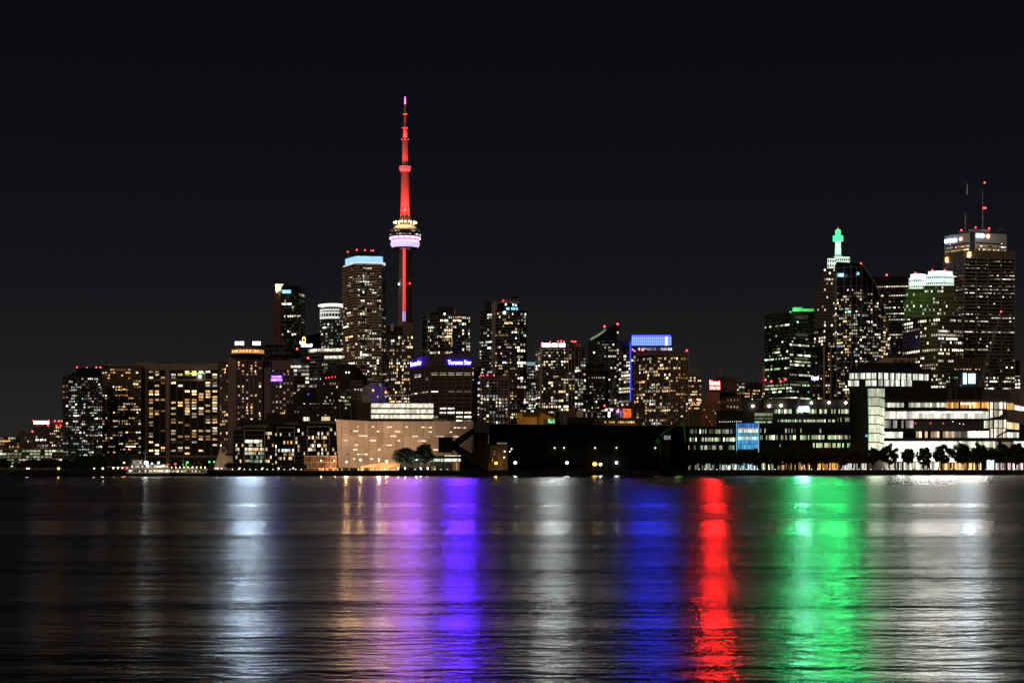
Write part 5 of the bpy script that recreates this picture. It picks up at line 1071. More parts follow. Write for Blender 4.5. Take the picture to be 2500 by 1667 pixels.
cbx(t, 'recessed_base', 828, 1160, 1141, ybase(Y), Y+2.5, 40, wall('shed base', (.05, .04, .035)))
slots = [(872, 874, 1041, 1), (875, 879, 1041.3, .35), (908, 914, 1041.3, 1), (945, 957, 1042, 1), (990, 996.5, 1042.3, 1), (1029, 1036, 1042.6, 1), (1037, 1048, 1043, .4), (1048.5, 1054, 1043, 1), (862, 874, 1052, 1), (920, 925.5, 1052.7, 1), (964, 977, 1053, 1), (1043, 1047, 1054, .5), (1048, 1054, 1054, 1), (1098, 1104, 1054.4, 1), (1108, 1114, 1043.8, 1.1), (1117, 1122, 1043.8, 1), (1123, 1131, 1043.8, .45), (1132, 1137.5, 1043.8, 1), (876, 878, 1063.5, 1), (880, 897.5, 1063.6, 1), (943.5, 945, 1064, .6), (953, 958.5, 1064.2, 1), (960, 967.5, 1064.4, 1), (1007, 1019.5, 1064.6, 1), (1064, 1084, 1065, .6), (1107, 1120, 1065.2, .8), (839, 848, 1074.7, .8), (903, 918, 1075, 1.1), (971, 977, 1075.3, 1), (1019, 1029, 1075.8, .6), (1029.5, 1040, 1075.8, 1.1), (867, 874, 1086, 1), (932, 944, 1086.3, .4), (944.5, 956.5, 1086.3, 1), (862, 873, 1097.3, 1), (923, 929, 1097.5, 1), (872, 877, 1108.4, 1.2), (878, 890, 1108.4, .5), (890.5, 897.5, 1108.4, 1.1), (862, 867, 1119.7, 1), (901, 903, 1119.6, .7), (905, 911, 1119.7, 1.1), (1058, 1070, 1097.6, 1.1)]
for x0, x1, y, m_ in slots:
    b = MB(); h_ = 1.25 if m_ > .7 else .75; b.cb(XW(x0, Y), XW(x1, Y), Y-.25, Y+.2, ZW(y+h_, Y), ZW(y-h_, Y)); o = t.part('slot_window', b, WINP); o.color = (1.5*m_, 1.15*m_, .72*m_, 1)
for x0, x1, y in ((856, 861, 1052), (845, 851, 1108.5)):
    b = MB(); b.cb(XW(x0, Y), XW(x1, Y), Y-.22, Y+.2, ZW(y+1, Y), ZW(y-1, Y)); t.part('unlit_slot_window', b, GLASS)
for x0, x1, m_ in ((832, 836, .5), (873, 876, 1.1), (879, 886, 1.6), (889, 892, .4), (897, 900, .3), (851, 853, .3)):
    b = MB(); b.cb(XW(x0, Y), XW(x1, Y), Y+2.2, Y+2.45, ZW(1152.5, Y), ZW(1142, Y)); o = t.part('lit_glass', b, WIN); o.color = (1.3*m_, .75*m_, .28*m_, 1)
cbx(t, 'rooftop_unit', 1059, 1070, 1020.5, 1027.6, Y+6, 4, WHITEF); cbx(t, 'rooftop_unit', 1071, 1087, 1021.5, 1027.6, Y+6, 4, wall('salmon box', (.45, .22, .18)))
# ---- truss building behind the shed
Y = 1140
t = Thing('truss_building', 'boxy glass building with three white-lit strips and crossed trusses above the pale shed', 'building', (XW(965, Y), Y, G))
cbx(t, 'wall', 871, 1058.5, 982, ybase(Y), Y, 25, wall('truss wall', (.085, .07, .05)))
cbx(t, 'dark_stair', 858, 871, 979, ybase(Y), Y+2, 20, BLACK)
for (y0, y1) in ((984.5, 994.8), (998.6, 1008.4), (1012.2, 1021.2)): pane_row(t, 906, 1058, y0, y1, Y, 26, (1, .93, .74), 1.05, .16, .02, 1, tilt=.4)
tr = wall('truss steel', (.16, .13, .10))
for k in range(6):
    xa = 871+31.2*k; xb = xa+31.2
    for y0, y1 in ((982.5, 1023), (1023, 982.5)): b = MB(); b.bar(P(xa, y0, Y-.7), P(xb, y1, Y-.7), M(.8, Y)); t.part('truss_brace', b, tr)
for y in (982.5, 996.6, 1010.4, 1023): b = MB(); b.bar(P(871, y, Y-.5), P(1058.5, y+.4, Y-.5), M(1.0, Y)); t.part('truss_chord', b, tr)
t2 = Thing('rooftop_frame', 'empty white steel frame standing on the truss building roof', 'frame', (XW(884, Y), Y+8, ZW(982, Y)))
for x in (874, 882, 891, 898): b = MB(); b.bar(P(x, 982.2, Y+8), P(x, 960, Y+8), M(.9, Y)); t2.part('post', b, WHITEF)
for y in (961, 972): b = MB(); b.bar(P(873.5, y, Y+8), P(898.5, y-1, Y+8), M(1.2, Y)); t2.part('rail', b, WHITEF)
cbx(t2, 'panel', 874, 898, 958, 963, Y+8.3, .4, GREYW)
# ---- low shed with slanted roof, orange lamp
Y = 1058
t = Thing('gate_house', 'low slant-roofed gatehouse lit orange in front of the pale shed', 'building', (XW(928, Y), Y, G))
b = MB(); q = [(880, 1141), (880, 1137.5), (935, 1129), (976, 1130.5), (976, 1141)]; b.v = [tuple(P(x, y, Y)) for x, y in q]+[(v[0]*1.005, Y+12, v[2]) for v in [tuple(P(x, y, Y)) for x, y in q]]; b.f = [tuple(range(5)), (9, 8, 7, 6, 5)]+[(i, (i+1) % 5, 5+(i+1) % 5, 5+i) for i in range(5)]; b.c = [None]*7; t.part('roof', b, wall('brown metal roof', (.22, .13, .07)))
cbx(t, 'wall', 903, 975, 1141, ybase(Y), Y+.6, 10, wall('gatehouse wall', (.25, .18, .12)))
b = MB(); b.cb(XW(905, Y), XW(948, Y), Y+.2, Y+.5, ZW(1149, Y), ZW(1142, Y)); o = t.part('lit_fascia', b, WIN); o.color = (1.0, .72, .34, 1)
letters_on(t, 'fascia_lettering', 'REDPATH', Vector((XW(910, Y), Y+.1)), Vector((1, 0)), Vector((0, -1)), M(19, Y), ZW(1147, Y), ZW(1143.6, Y), wall('red print', (.3, .03, .02)), .02, label='small dark red lettering on the lit fascia')
b = MB(); b.cb(XW(938, Y), XW(948, Y), Y+.2, Y+.5, ZW(1154, Y), ZW(1149.2, Y)); o = t.part('lit_door', b, WIN); o.color = (1.6, 1.0, .42, 1)
# ---- lamp posts and flood lamps
def lamp_post(label, x, y, Y, col, s, e, r=.5, pole=True, group=None, name='street_lamp'):
    y = min(y, ybase(Y)-6); s = 2.6 if s > 3 else s
    t = Thing(name, label, 'lamp', (XW(x, Y), Y, G), group); p = P(x, y, Y)
    b = MB(); b.sphere(p, r, 10, 8); t.part('lamp_head', b, emit('lamp %s %.1f' % (str(col), min(s, 9)), col, min(s, 9), False))
    if pole: b = MB(); b.tube((p.x, Y, G-.05), (p.x, Y, p.z-r*.7), .11, .07, 6); t.part('pole', b, BLACK)
    b = MB(); b.lathe((p.x, Y, p.z+r*.75), [(r*.8, 0), (r*.5, r*.35), (.01, r*.4)], 8); t.part('lamp_cap', b, BLACK)
    if e: t.lamp(p+Vector((0, -r-.4, 0)), col, e, r)
    return t
ORG = (1, .50, .12); WHT = (.92, .97, 1)
lamp_post('strong orange lamp above the gatehouse roof', 944, 1126, 1055, ORG, 60, 9000, .9)
lamp_post('slim orange lamp leftmost before the pale shed', 846, 1127, 1050, (1, .55, .24), 6, 26000, .32); lamp_post('slim orange lamp second from left before the pale shed', 880, 1122, 1050, (1, .55, .26), 14, 20000, .36); lamp_post('slim orange lamp nearest the gatehouse left end', 925, 1122, 1050, (1, .74, .54), 14, 20000, .36)
lamp_post('slim lamp before the slatted pavilion', 784, 1124, 1045, (1, .7, .4), 14, 1600, .36); lamp_post('slim lamp at the right end of the slatted pavilion', 816, 1124, 1045, (1, .7, .4), 8, 1200, .3)
for x, l_ in ((972, 'first from the gatehouse'), (989, 'second from the gatehouse'), (1027, 'third from the gatehouse'), (1044, 'nearest the conveyor')): lamp_post('white globe lamp under the two big trees, '+l_, x, 1145, 1046, WHT, 40, 1300, .5, group='globe lamps under the trees')
lamp_post('small blue-white lamp hanging inside the big tree', 1017, 1122, 1044, (.8, .82, 1), 22, 1500, .4)
lamp_post('tall floodlight giving the pale shed its grey-pink light', 1092, 1068, 1042, (1, .80, .66), 10, 0, .3) if False else None
DL = [(1258, 1129, (.72, 1, .66), 'greenish white floodlight at the left end of the black warehouse', 85), (1384, 1129, (.70, .80, 1), 'blue-white floodlight before the middle of the black warehouse', 80), (1452, 1132, (1, .55, .12), 'large orange floodlight before the black warehouse', 130), (1466, 1133, (.85, 1, .88), 'white floodlight just right of the large orange one', 90), (1505, 1129, (.82, .90, 1), 'bluish white floodlight rightmost before the black warehouse', 70), (1211, 1130, (1, .48, .07), 'orange floodlight on the silo wall', 70)]
for x, y, c, l_, s in DL: lamp_post(l_, x, y, shore(x)+6, c, s, 1500 if x != 1211 else 2200, 1.0 if x != 1452 else 1.35)
# ---- conveyor works
Y = 1062
t = Thing('conveyor_works', 'black K-shaped conveyor gantry with tall lift shaft before the pale shed', 'conveyor', (XW(1140, Y), Y, G)); DK = wall('conveyor cladding', (.012, .011, .0105), .8, .25, .35, .03)
cbx(t, 'transfer_house', 1070.5, 1105.5, 1067, 1104, Y, 10, DK); cbx(t, 'head_house', 1155, 1196, 1029.5, 1056.5, Y+2, 10, wall('head house', (.035, .034, .033))); cbx(t, 'lift_shaft', 1156, 1166.5, 905, ybase(Y), Y+8, 6, DK)
def slab(name, q, Y0, th, mat):
    b = MB(); n_ = len(q); b.v = [tuple(P(x, y, Y0)) for x, y in q]+[(v[0], Y0+th, v[2]) for v in [tuple(P(x, y, Y0)) for x, y in q]]; b.f = [tuple(range(n_)), tuple(range(2*n_-1, n_-1, -1))]+[(i, (i+1) % n_, n_+(i+1) % n_, n_+i) for i in range(n_)]; b.c = [None]*(n_+2); t.part(name, b, mat)
slab('upper_conveyor', [(1105, 1077), (1155, 1044), (1160, 1057), (1120, 1087), (1105, 1098)], Y+2, 5, DK); slab('lower_conveyor', [(1105, 1085), (1120, 1087), (1190, 1130), (1190, 1150), (1104, 1097)], Y+3, 5, DK); slab('raking_support', [(1174, 1056), (1196, 1056), (1196, 1130), (1150, 1107)], Y+4, 5, DK)
cbx(t, 'machine_house', 1118, 1192, 1107, ybase(Y), Y+12, 8, DK)
for x in (1071, 1083, 1105, 1118, 1130, 1140, 1154, 1167): b = MB(); b.bar(P(x, ybase(Y), Y+5), P(x, 1060 if x > 1110 else 1100, Y+5), M(1.1, Y)); t.part('steel_leg', b, DK)
for (xa, ya, xb, yb_) in ((1131, 1084, 1140, 1098), (1140, 1078, 1131, 1096), (1155, 1062, 1167, 1092), (1167, 1060, 1155, 1100), (1083, 1105, 1105, 1125), (1105, 1105, 1083, 1125), (1105, 1105, 1118, 1130), (1092, 1128, 1118, 1148), (1155, 1135, 1167, 1150), (1167, 1135, 1155, 1150)): b = MB(); b.bar(P(xa, ya, Y+5), P(xb, yb_, Y+5), M(.7, Y)); t.part('cross_brace', b, DK)
t.lamp(P(1120, 1085, Y-25), (1, .8, .68), 1, .5)
# shelter glass behind the conveyor
Y = 1072
t = Thing('glass_shelter', 'green-white lit glass shelter behind the conveyor legs', 'shelter', (XW(1085, Y), Y, G)); cbx(t, 'roof', 1048, 1128, 1113, 1119, Y-1, 6, BLACK); cbx(t, 'wall', 1050, 1126, 1126.5, ybase(Y), Y+1, 4, wall('shelter wall', (.09, .09, .07)))
pane_row(t, 1046, 1084, 1119.5, 1126, Y, 4, (.75, 1, .75), .75, .2, .04, 1); pane_row(t, 1085, 1125, 1111, 1126, Y-.3, 5, (1, 1, .82), 1.1, .3, .06, 1)
for x in (1048, 1060, 1075, 1092, 1108, 1124): b = MB(); b.bar(P(x, ybase(Y), Y), P(x, 1115, Y), .3); t.part('post', b, BLACK)
pane_row(t, 1052, 1070, 1138, 1150, Y+.9, 3, 'warm', .4, .5, .1, .8); pane_row(t, 1104, 1126, 1128, 1150, Y+.9, 5, 'warm', .35, .7, .2, .7)
# silo
Y = 1064
t = Thing('silo_block', 'grey concrete silo block with a pale sign line at its top', 'silo', (XW(1222, Y), Y, G)); sm = wall('silo concrete', (.075, .065, .055)); cbx(t, 'wall', 1192, 1212, 1086, ybase(Y), Y+3, 14, sm); cbx(t, 'tower', 1212, 1240, 1083.5, ybase(Y), Y+1, 16, sm)
letters_on(t, 'sign_lettering', 'REDPATH SUGAR', Vector((XW(1213.5, Y), Y+.8)), Vector((1, 0)), Vector((0, -1)), M(24.5, Y), ZW(1083.6, Y), ZW(1080, Y), emit('dim sign letters', (1, .9, .75), .35, False), .02, .01, label='pale sign letters on silo top')
for x, y in ((1232, 1101.5), (1231, 1116), (1245, 1101.5), (1249, 1095.5)):
    b = MB(); b.sphere(P(x, y, Y+.8), .38, 6, 5); b.bar(P(x, y, Y+.8), P(x, y, Y+6), .15); t.part('wall_lamp', b, emit('small warm wall lamp', (1, .8, .5), 5, False))
for x, y0, y1 in ((1207, 1100, 1111), (1202.5, 1115, 1128), (1192.5, 1060, 1083)): b = MB(); b.bar(P(x, y0, Y+.8), P(x, y1, Y+.8), .35); t.part('pipe', b, WHITEF)
# dark warehouse
Y = 1088
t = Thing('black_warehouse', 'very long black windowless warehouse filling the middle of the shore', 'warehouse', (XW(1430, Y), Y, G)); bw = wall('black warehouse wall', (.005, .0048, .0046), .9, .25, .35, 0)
for k in range(20):
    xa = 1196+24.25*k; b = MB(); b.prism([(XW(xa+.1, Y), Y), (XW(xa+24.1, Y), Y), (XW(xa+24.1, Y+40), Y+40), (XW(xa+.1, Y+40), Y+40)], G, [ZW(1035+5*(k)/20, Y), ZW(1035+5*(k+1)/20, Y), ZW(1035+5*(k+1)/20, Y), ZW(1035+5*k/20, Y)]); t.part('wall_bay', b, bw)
b = MB(); b.prism([(XW(1197, Y), Y+.4), (XW(1680, Y), Y+.4), (XW(1680, Y+39), Y+39), (XW(1197, Y+39), Y+39)], G, [ZW(1036, Y), ZW(1041, Y), ZW(1041, Y), ZW(1036, Y)]); t.part('backing_wall', b, bw)  # backing added to keep light from showing through the bay joints
for x in (1354, 1377, 1453, 1505, 1600):
    b = MB(); q = P(x, 1093, Y-1.2); b.sphere(q, .33, 6, 5); b.bar(q, (q.x, Y+.1, q.z+.4), .12); t.part('wall_lamp', b, emit('dim wall lamp', (1, .85, .6), 6, False)); t.lamp(q+Vector((0, -.2, -.6)), (1, .85, .6), 180, .2)
# roofscape behind the warehouse
t = Tower('ochre_hall', 'ochre-lit hall with black upper storey behind the warehouse roof', [(1262, 1150), (1312, 1150)], 1008, 25, body=wall('ochre wall', (.42, .24, .06)))
cbx(t, 'upper_storey', 1276, 1314, 1005, 1017, 1149, 10, BLACK); pane_row(t, 1270, 1276, 1001.5, 1004, 1148.6, 2, 'white', 1, .3, .15, 1) ; pane_row(t, 1296, 1303, 1001.5, 1005, 1148.6, 3, 'white', 1.2, .3, .15, 1)
for x in (1275, 1298): t.lamp(P(x, 1022, 1135), (1, .6, .15), 1100, .5)
b = MB(); q = [(1313, 1037), (1313, 1000), (1352, 1018), (1352, 1037)]; b.v = [tuple(P(x, y, 1152)) for x, y in q]+[(v[0], 1170, v[2]) for v in [tuple(P(x, y, 1152)) for x, y in q]]; b.f = [(0, 1, 2, 3), (7, 6, 5, 4)]+[(i, (i+1) % 4, 4+(i+1) % 4, 4+i) for i in range(4)]; b.c = [None]*6; t.part('side_wing', b, MC['ochre wall'])
b = MB(); b.bar(P(1312, 999, 1151), P(1354, 1016, 1151), 1.5); t.part('roof_edge', b, BLACK); t.lamp(P(1328, 1024, 1135), (1, .6, .15), 700, .5); t.done()
t = Thing('green_lit_box', 'small bright green lit rooftop box beside the ochre hall', 'box', (XW(1346, 1140), 1140, ZW(1038, 1140))); cbx(t, 'wall', 1327, 1356, 1023, 1038, 1140, 6, DARKW); b = MB(); b.cb(XW(1338, 1140), XW(1354, 1140), 1139.6, 1139.9, ZW(1033, 1140), ZW(1022, 1140)); o = t.part('lit_screen', b, WIN); o.color = (.25, .8, .28, 1)
t = Tower('grey_roof_house', 'grey rooftop plant house with arched dark opening behind the warehouse', [(1354, 1160), (1458, 1160)], 1003, 20, body=wall('plant grey', (.12, .11, .105)))
cbx(t, 'dark_opening', 1357, 1364, 1007, 1034, 1159.6, .5, BLACK); cbx(t, 'pale_panel', 1408, 1424, 1003.6, 1020, 1159.2, .9, WHITEF); cbx(t, 'brown_panel', 1382, 1407.6, 1004, 1018, 1159.4, .7, BRICKB); cbx(t, 'black_tank', 1385, 1445, 1018, 1034, 1156, 3, BLACK); cbx(t, 'loading_frame', 1425, 1458, 1004, 1006, 1158.5, 1.6, WHITEF); cbx(t, 'loading_bay', 1425, 1457, 1006.2, 1020, 1159.3, .8, GLASS); pane_row(t, 1428, 1456, 1008, 1018, 1159, 4, 'cool', .25, .6, .2, .7, dark=False); t.done()
t = Tower('gold_light_terrace', 'long low terrace with a row of golden lights behind the warehouse', [(1462, 1200), (1562, 1200)], 1020, 20, body=BRICKB); pane_row(t, 1475, 1550, 1028, 1032.5, 1199.8, 14, (1, .62, .2), .8, .5, .15, .8, dark=False); cbx(t, 'tan_base', 1480, 1555, 1033, 1045, 1199, 2, wall('tan base', (.38, .28, .2))); t.done()
t = Tower('orange_panel_shop', 'small gabled shop with glowing orange wall panel and pink sign', [(1502, 1250), (1546, 1250)], 997, 20, body=GREYW, tops=[992, 1001]); b = MB(); b.cb(XW(1520.5, 1249), XW(1541, 1249), 1249.2, 1249.6, ZW(1020, 1249), ZW(997.5, 1249)); o = t.part('orange_panel', b, WIN); o.color = (.9, .14, .04, 1)
letters_on(t, 'sign_lettering', 'd', Vector((XW(1505, 1249), 1249.4)), Vector((1, 0)), Vector((0, -1)), M(6, 1249), ZW(1007, 1249), ZW(998, 1249), emit('pink sign', (1, .25, .6), 3, False), .05, .02, label='small pink sign letter'); cbx(t, 'blue_light', 1515, 1517, 1003, 1018, 1249, .6, emit('blue shop light', (.15, .25, 1), 1.2, False)); t.done()
t = Thing('work_light_stand', 'stand of glaring white and pink work lights at the crane foot', 'lights', (XW(1487, 1300), 1300, G)); b = MB(); q = P(1487, 1000, 1300)
b.tube((q.x, 1300, G), (q.x, 1300, q.z), .4, .3, 6); t.part('mast', b, GREYW)
for x, y in ((1480, 1000), (1487, 1008), (1493, 1000), (1487, 1015)): b = MB(); b.sphere(P(x, y, 1299), .9, 8, 6); t.part('work_light', b, emit('pinkish work light', (1, .85, .88), 4, False)); b = MB(); b.bar(P(x, y, 1299.6), P(1487, y, 1300), .3); t.part('light_arm', b, BLACK)
link('beacon', beacon_mesh(.6), None, t.o, P(1476, 990, 1299)-t.L); b = MB(); b.bar(P(1476, 992, 1300), P(1487, 998, 1300), .3); t.part('beacon_arm', b, BLACK)
# green excavator-like crane
Y = 1078
t = Thing('dock_crane', 'green jointed dock crane arm bent over the black warehouse', 'crane', (XW(1640, Y), Y, G)); gm = wall('green paint', (.06, .22, .03), .6); dgm = wall('dark green paint', (.02, .04, .015), .6)
b = MB(); b.cb(XW(1612, Y), XW(1634, Y), Y-2, Y+4, G, ZW(1075, Y)); t.part('cab_base', b, DK); pane_row(t, 1621, 1637, 1063, 1072.5, Y-2.2, 4, (.75, .75, .75), .28, .1, .06, 1); cbx(t, 'cab', 1619, 1640, 1061, 1075, Y-2, 5, DK)
b = MB(); b.bar(P(1613, 1065, Y), P(1668, 1019, Y), M(6, Y), 2); t.part('main_boom', b, dgm); b = MB(); b.bar(P(1667, 1018, Y-1), P(1674, 1078, Y-1), M(3.2, Y), 1.5); t.part('stick', b, gm); b = MB(); b.bar(P(1603, 1072, Y), P(1609, 1082, Y), M(5, Y), 2); t.part('counterweight', b, gm); b = MB(); b.bar(P(1614, 1063, Y-1.4), P(1624, 1052, Y-1.4), M(2.5, Y), 1); t.part('hydraulic_ram', b, gm)
t.lamp(P(1655, 1090, Y-14), (.5, 1, .3), 500, .3)
# ================================================================ long office with cyan glass box
Y = 1200
t = Thing('waterfront_office', 'long dark glass office with ribbon windows, cyan glowing glass box and white-blue sign', 'building', (XW(1880, Y), Y, G)); dkm = wall('office black', (.016, .016, .017), .6); bandm = wall('office band', (.022, .022, .024), .5)
yb = ybase(Y)
cbx(t, 'lower_block', 1676, 2076, 1040, yb, Y+.5, 40, dkm); cbx(t, 'left_upper_block', 1749, 1842, 1000, 1041, Y+4, 30, dkm); cbx(t, 'right_upper_block', 1812, 2075, 975, 1041, Y+2, 30, bandm); cbx(t, 'plant_screen', 1865, 1950, 972, 996, Y+1, 20, wall('plant screen', (.05, .05, .05))); cbx(t, 'roof_fin', 1946, 1953, 970, 987, Y+.4, 2, GREYW)
OFF = 'green'
pane_row(t, 1842, 1886, 1008, 1015, Y+1.7, 12, (.85, 1, .6), 0.29, .3, .06, 1); pane_row(t, 1842, 1886, 1019, 1024, Y+1.7, 12, (.85, 1, .6), 0.12, .4, .06, 1); pane_row(t, 1842, 1888, 1028, 1032, Y+1.7, 12, 'green', 0.50, .5, .06, .9)
pane_row(t, 1890, 2072, 999, 1009, Y+1.7, 51, OFF, 0.54, .7, .08, .72); pane_row(t, 1892, 2038, 1024, 1030, Y+1.7, 45, OFF, 0.40, .7, .1, .75); pane_row(t, 2040, 2074, 1019, 1029, Y+1.7, 9, OFF, 0.22, .7, .1, .5)
pane_row(t, 1684, 1796, 1048, 1058, Y+.2, 33, OFF, 0.20, .8, .08, .5); pane_row(t, 1855, 2074, 1046, 1056, Y+.2, 60, OFF, 0.18, .9, .08, .18)
pane_row(t, 1684, 1796, 1068, 1077, Y+.2, 33, OFF, 0.40, .8, .08, .6); pane_row(t, 1855, 1976, 1062, 1073, Y+.2, 33, OFF, 0.50, .7, .08, .72); pane_row(t, 1981, 2076, 1061, 1072, Y+.2, 27, OFF, 0.50, .6, .08, .8)
pane_row(t, 1676, 1796, 1087, 1097, Y+.2, 33, OFF, 0.29, .8, .08, .5); pane_row(t, 1895, 1920, 1084, 1090, Y+.2, 9, 'cool', 0.22, .8, .08, .4); pane_row(t, 1981, 2076, 1081, 1092, Y+.2, 24, OFF, 0.36, .7, .08, .7)
for k in range(26): b = MB(); b.sphere(P(1757+k*5.2, 1029.5-(k*.12), Y+3.4), .2, 5, 4); b.bar(P(1757+k*5.2, 1029.5-k*.12, Y+3.4), P(1757+k*5.2, 1029.5-k*.12, Y+5), .08); t.part('eave_lamp', b, emit('tiny eave lamp', (1, .95, .8), 3, False))
for y in (1014, 1036, 1060, 1079, 1100): cbx(t, 'spandrel_band', 1676 if y > 1040 else 1889, 2076, y, y+2.2, Y-.2, .6, bandm)
# glass box
cbx(t, 'glass_box_core', 1800, 1851, 1033, 1110, Y-5, 5, wall('glass box core', (.02, .05, .09)))
for r, (y0, y1, c, m_) in enumerate(((1033, 1043, (.06, .28, .9), .5), (1044, 1047, (.9, .6, .7), .7), (1047.5, 1056, (.75, 1, .85), .95), (1057, 1064, (.25, .62, .85), .55), (1065, 1074, (.55, 1, .95), .95), (1075, 1083, (.12, .5, 1), .7), (1084, 1096, (.10, .55, 1), .75))): pane_row(t, 1801, 1850.5, y0, y1, Y-5.1, 10, c, m_, .25, .05, 1)
for k in range(11): b = MB(); b.bar(P(1801+4.95*k, 1032, Y-5.6), P(1801+4.95*k, 1108, Y-5.6), .22); t.part('glass_fin', b, wall('blue steel', (.2, .3, .4)))
for x in (1798.5, 1852): b = MB(); b.bar(P(x, 1032, Y-5.3), P(x, 1108, Y-5.3), .4); t.part('corner_light', b, emit('cyan edge', (.2, .7, 1), .9, False))
CW = emit('white blue sign', (.62, .9, 1), 7, False); added_streak_light(t, 1962, 998, Y-.5, 26, 12, (.55, .85, 1), .9e4)
letters_on(t, 'sign_lettering', 'corus', Vector((XW(1949, Y), Y+.9)), Vector((1, 0)), Vector((0, -1)), M(26, Y), ZW(1005, Y), ZW(992, Y), CW, .12, .05, label='glaring white-blue rooftop sign')
for i, (x, y) in enumerate(((1838, 991), (1878, 991), (1907, 990), (1981, 983), (2024, 982), (2065, 983))):
    b = MB(); q = P(x, y, Y-.6 if x > 1950 else Y+.2); b.sphere(q, .75, 8, 6); b.bar(q, (q.x, Y+4.5, q.z), .2); t.part('wall_lamp', b, emit('warm white wall lamp', (1, .88, .62), 24, False)); t.lamp(q+Vector((0, -1, 0)), (1, .85, .6), 260, .4)
# ================================================================ campus with glowing stair tower
Y = 1205
t = Thing('waterfront_college', 'dark waterfront campus with glowing glass stair tower and bright ribbon floors', 'building', (XW(2290, Y), Y, G)); ck = wall('college black', (.018, .018, .018), .7); ck2 = wall('college grey', (.045, .045, .047), .6)
cbx(t, 'main_block', 2074, 2400, 946, yb, Y+3, 50, ck); cbx(t, 'right_block', 2398, 2540, 950, yb, Y+6, 50, ck)
cbx(t, 'roof_block', 2098, 2246, 885, 903, Y+16, 20, ck)
for i, (x0, x1, y0, y1) in enumerate(((2136, 2236, 874, 889),)): b = MB(); q = [(2136, 889), (2140, 883), (2165, 873), (2236, 874), (2236, 892)]; b.v = [tuple(P(x, y, Y+24)) for x, y in q]+[(v[0], Y+34, v[2]) for v in [tuple(P(x, y, Y+24)) for x, y in q]]; b.f = [tuple(range(5)), (9, 8, 7, 6, 5)]+[(j, (j+1) % 5, 5+(j+1) % 5, 5+j) for j in range(5)]; b.c = [None]*7; t.part('beige_plant_room', b, wall('beige plant room', (.50, .36, .27)))
for x0, x1 in ((2180, 2190), (2195, 2209), (2213, 2224), (2227, 2231)): cbx(t, 'louvre', x0, x1, 878, 884, Y+23.6, .6, wall('brown louvre', (.16, .10, .06)))
cbx(t, 'attic_storeys', 2072, 2272, 901, 946, Y+8, 40, ck); cbx(t, 'attic_roof', 2071, 2274, 899.5, 902, Y+7, 42, ck2)
def attic(x0, x1, y0, y1, n, tilt):
    w_ = (x1-x0)/n
    for k in range(n):
        if R.random() < .9: pane_row(t, x0+w_*(k+.05), x0+w_*(k+R.uniform(.72, .93)), y0+tilt*k/n, y1+tilt*k/n, Y+7.6, R.choice((2, 3)), (1, 1, .86), .8, .35, .05, 1)
attic(2073, 2141, 911, 925, 5, -.8); attic(2144, 2270, 910, 925, 9, 4); attic(2070, 2141, 929, 942.5, 5, -1); attic(2144, 2228, 927, 942, 6, 1)
# stair tower
cbx(t, 'stair_core', 2120, 2160, 947, yb, Y+.5, 8, wall('stair core', (.25, .25, .22)))
for k in range(7):
    y0 = 947.5+22*k
    for j in range(6):
        x0 = 2120+6.7*j; s_ = 0 if j < 4 else (j-3)*2.2*(1 if k > 0 else 0)
        b = MB(); q = [(x0+.35, y0+1.1+s_*.6), (x0+6.35, y0+1.1+s_*(1.0 if j > 3 else .6)), (x0+6.35, y0+21.4+s_*.9), (x0+.35, y0+21.4+s_*.6)]; b.v = [tuple(P(x, y, Y-.3)) for x, y in q]+[(v[0], Y+.3, v[2]) for v in [tuple(P(x, y, Y)) for x, y in q]]; b.f = [(0, 3, 2, 1), (4, 5, 6, 7)]+[(i, (i+1) % 4, 4+(i+1) % 4, 4+i) for i in range(4)]; b.c = [None]*6
        o = t.part('stair_pane', b, WINP); m_ = (.55 if k < 2 else .95)*R.uniform(.8, 1.2); o.color = (m_*.95, m_, m_*.72, 1)
b = MB(); b.bar(P(2119.3, 947, Y-.4), P(2122, 1110, Y-.4), .35); t.part('green_edge_light', b, emit('green edge', (.1, .7, .2), .6, False))
for k in range(8): b = MB(); y = 946.5+22*k; b.bar(P(2119.5, y, Y-.5), P(2146, y, Y-.5), .35); b.bar(P(2146, y, Y-.5), P(2160, y+(5 if k > 1 else 1), Y-.5), .35); t.part('stair_transom', b, BLACK)
cbx(t, 'signal_screen', 2113, 2118, 1061, 1066, Y+2.6, .5, emit('blue small screen', (.1, .5, .9), 1.2, False))
# ribbon floors
XR = 2415
cbx(t, 'balcony_roof', 2160, 2320, 976, 980, Y-1, 12, ck2); cbx(t, 'canopy', 2309, 2455, 975, 978.5, Y-5, 14, wall('canopy grey', (.14, .14, .13)))
pane_row(t, 2161, 2310, 983, 994, Y, 26, (.92, 1, .72), .6, .6, .05, .85); cbx(t, 'balcony_rail', 2160, 2413, 996, 1001, Y-1.2, .5, ck2)
pane_row(t, 2310, 2414, 982, 1000, Y-.2, 24, (1, .42, .10), .8, .8, .06, .9); pane_row(t, 2345, 2380, 982, 988, Y-.6, 6, (1, .85, .6), 1.4, .4, .06, 1)
cbx(t, 'floor_band', 2159, 2418, 1000.5, 1003.8, Y-2.2, 4, ck); pane_row(t, 2159, 2226, 1004, 1022, Y-.4, 15, (1, .95, .84), .85, .4, .04, 1); pane_row(t, 2226, 2414, 1003.5, 1021.5, Y-1.2, 22, (1, .94, .82), .85, .32, .025, 1); pane_row(t, 2240, 2400, 1004, 1007.5, Y-1.5, 16, (1, .97, .9), 2.2, .2, .03, 1)
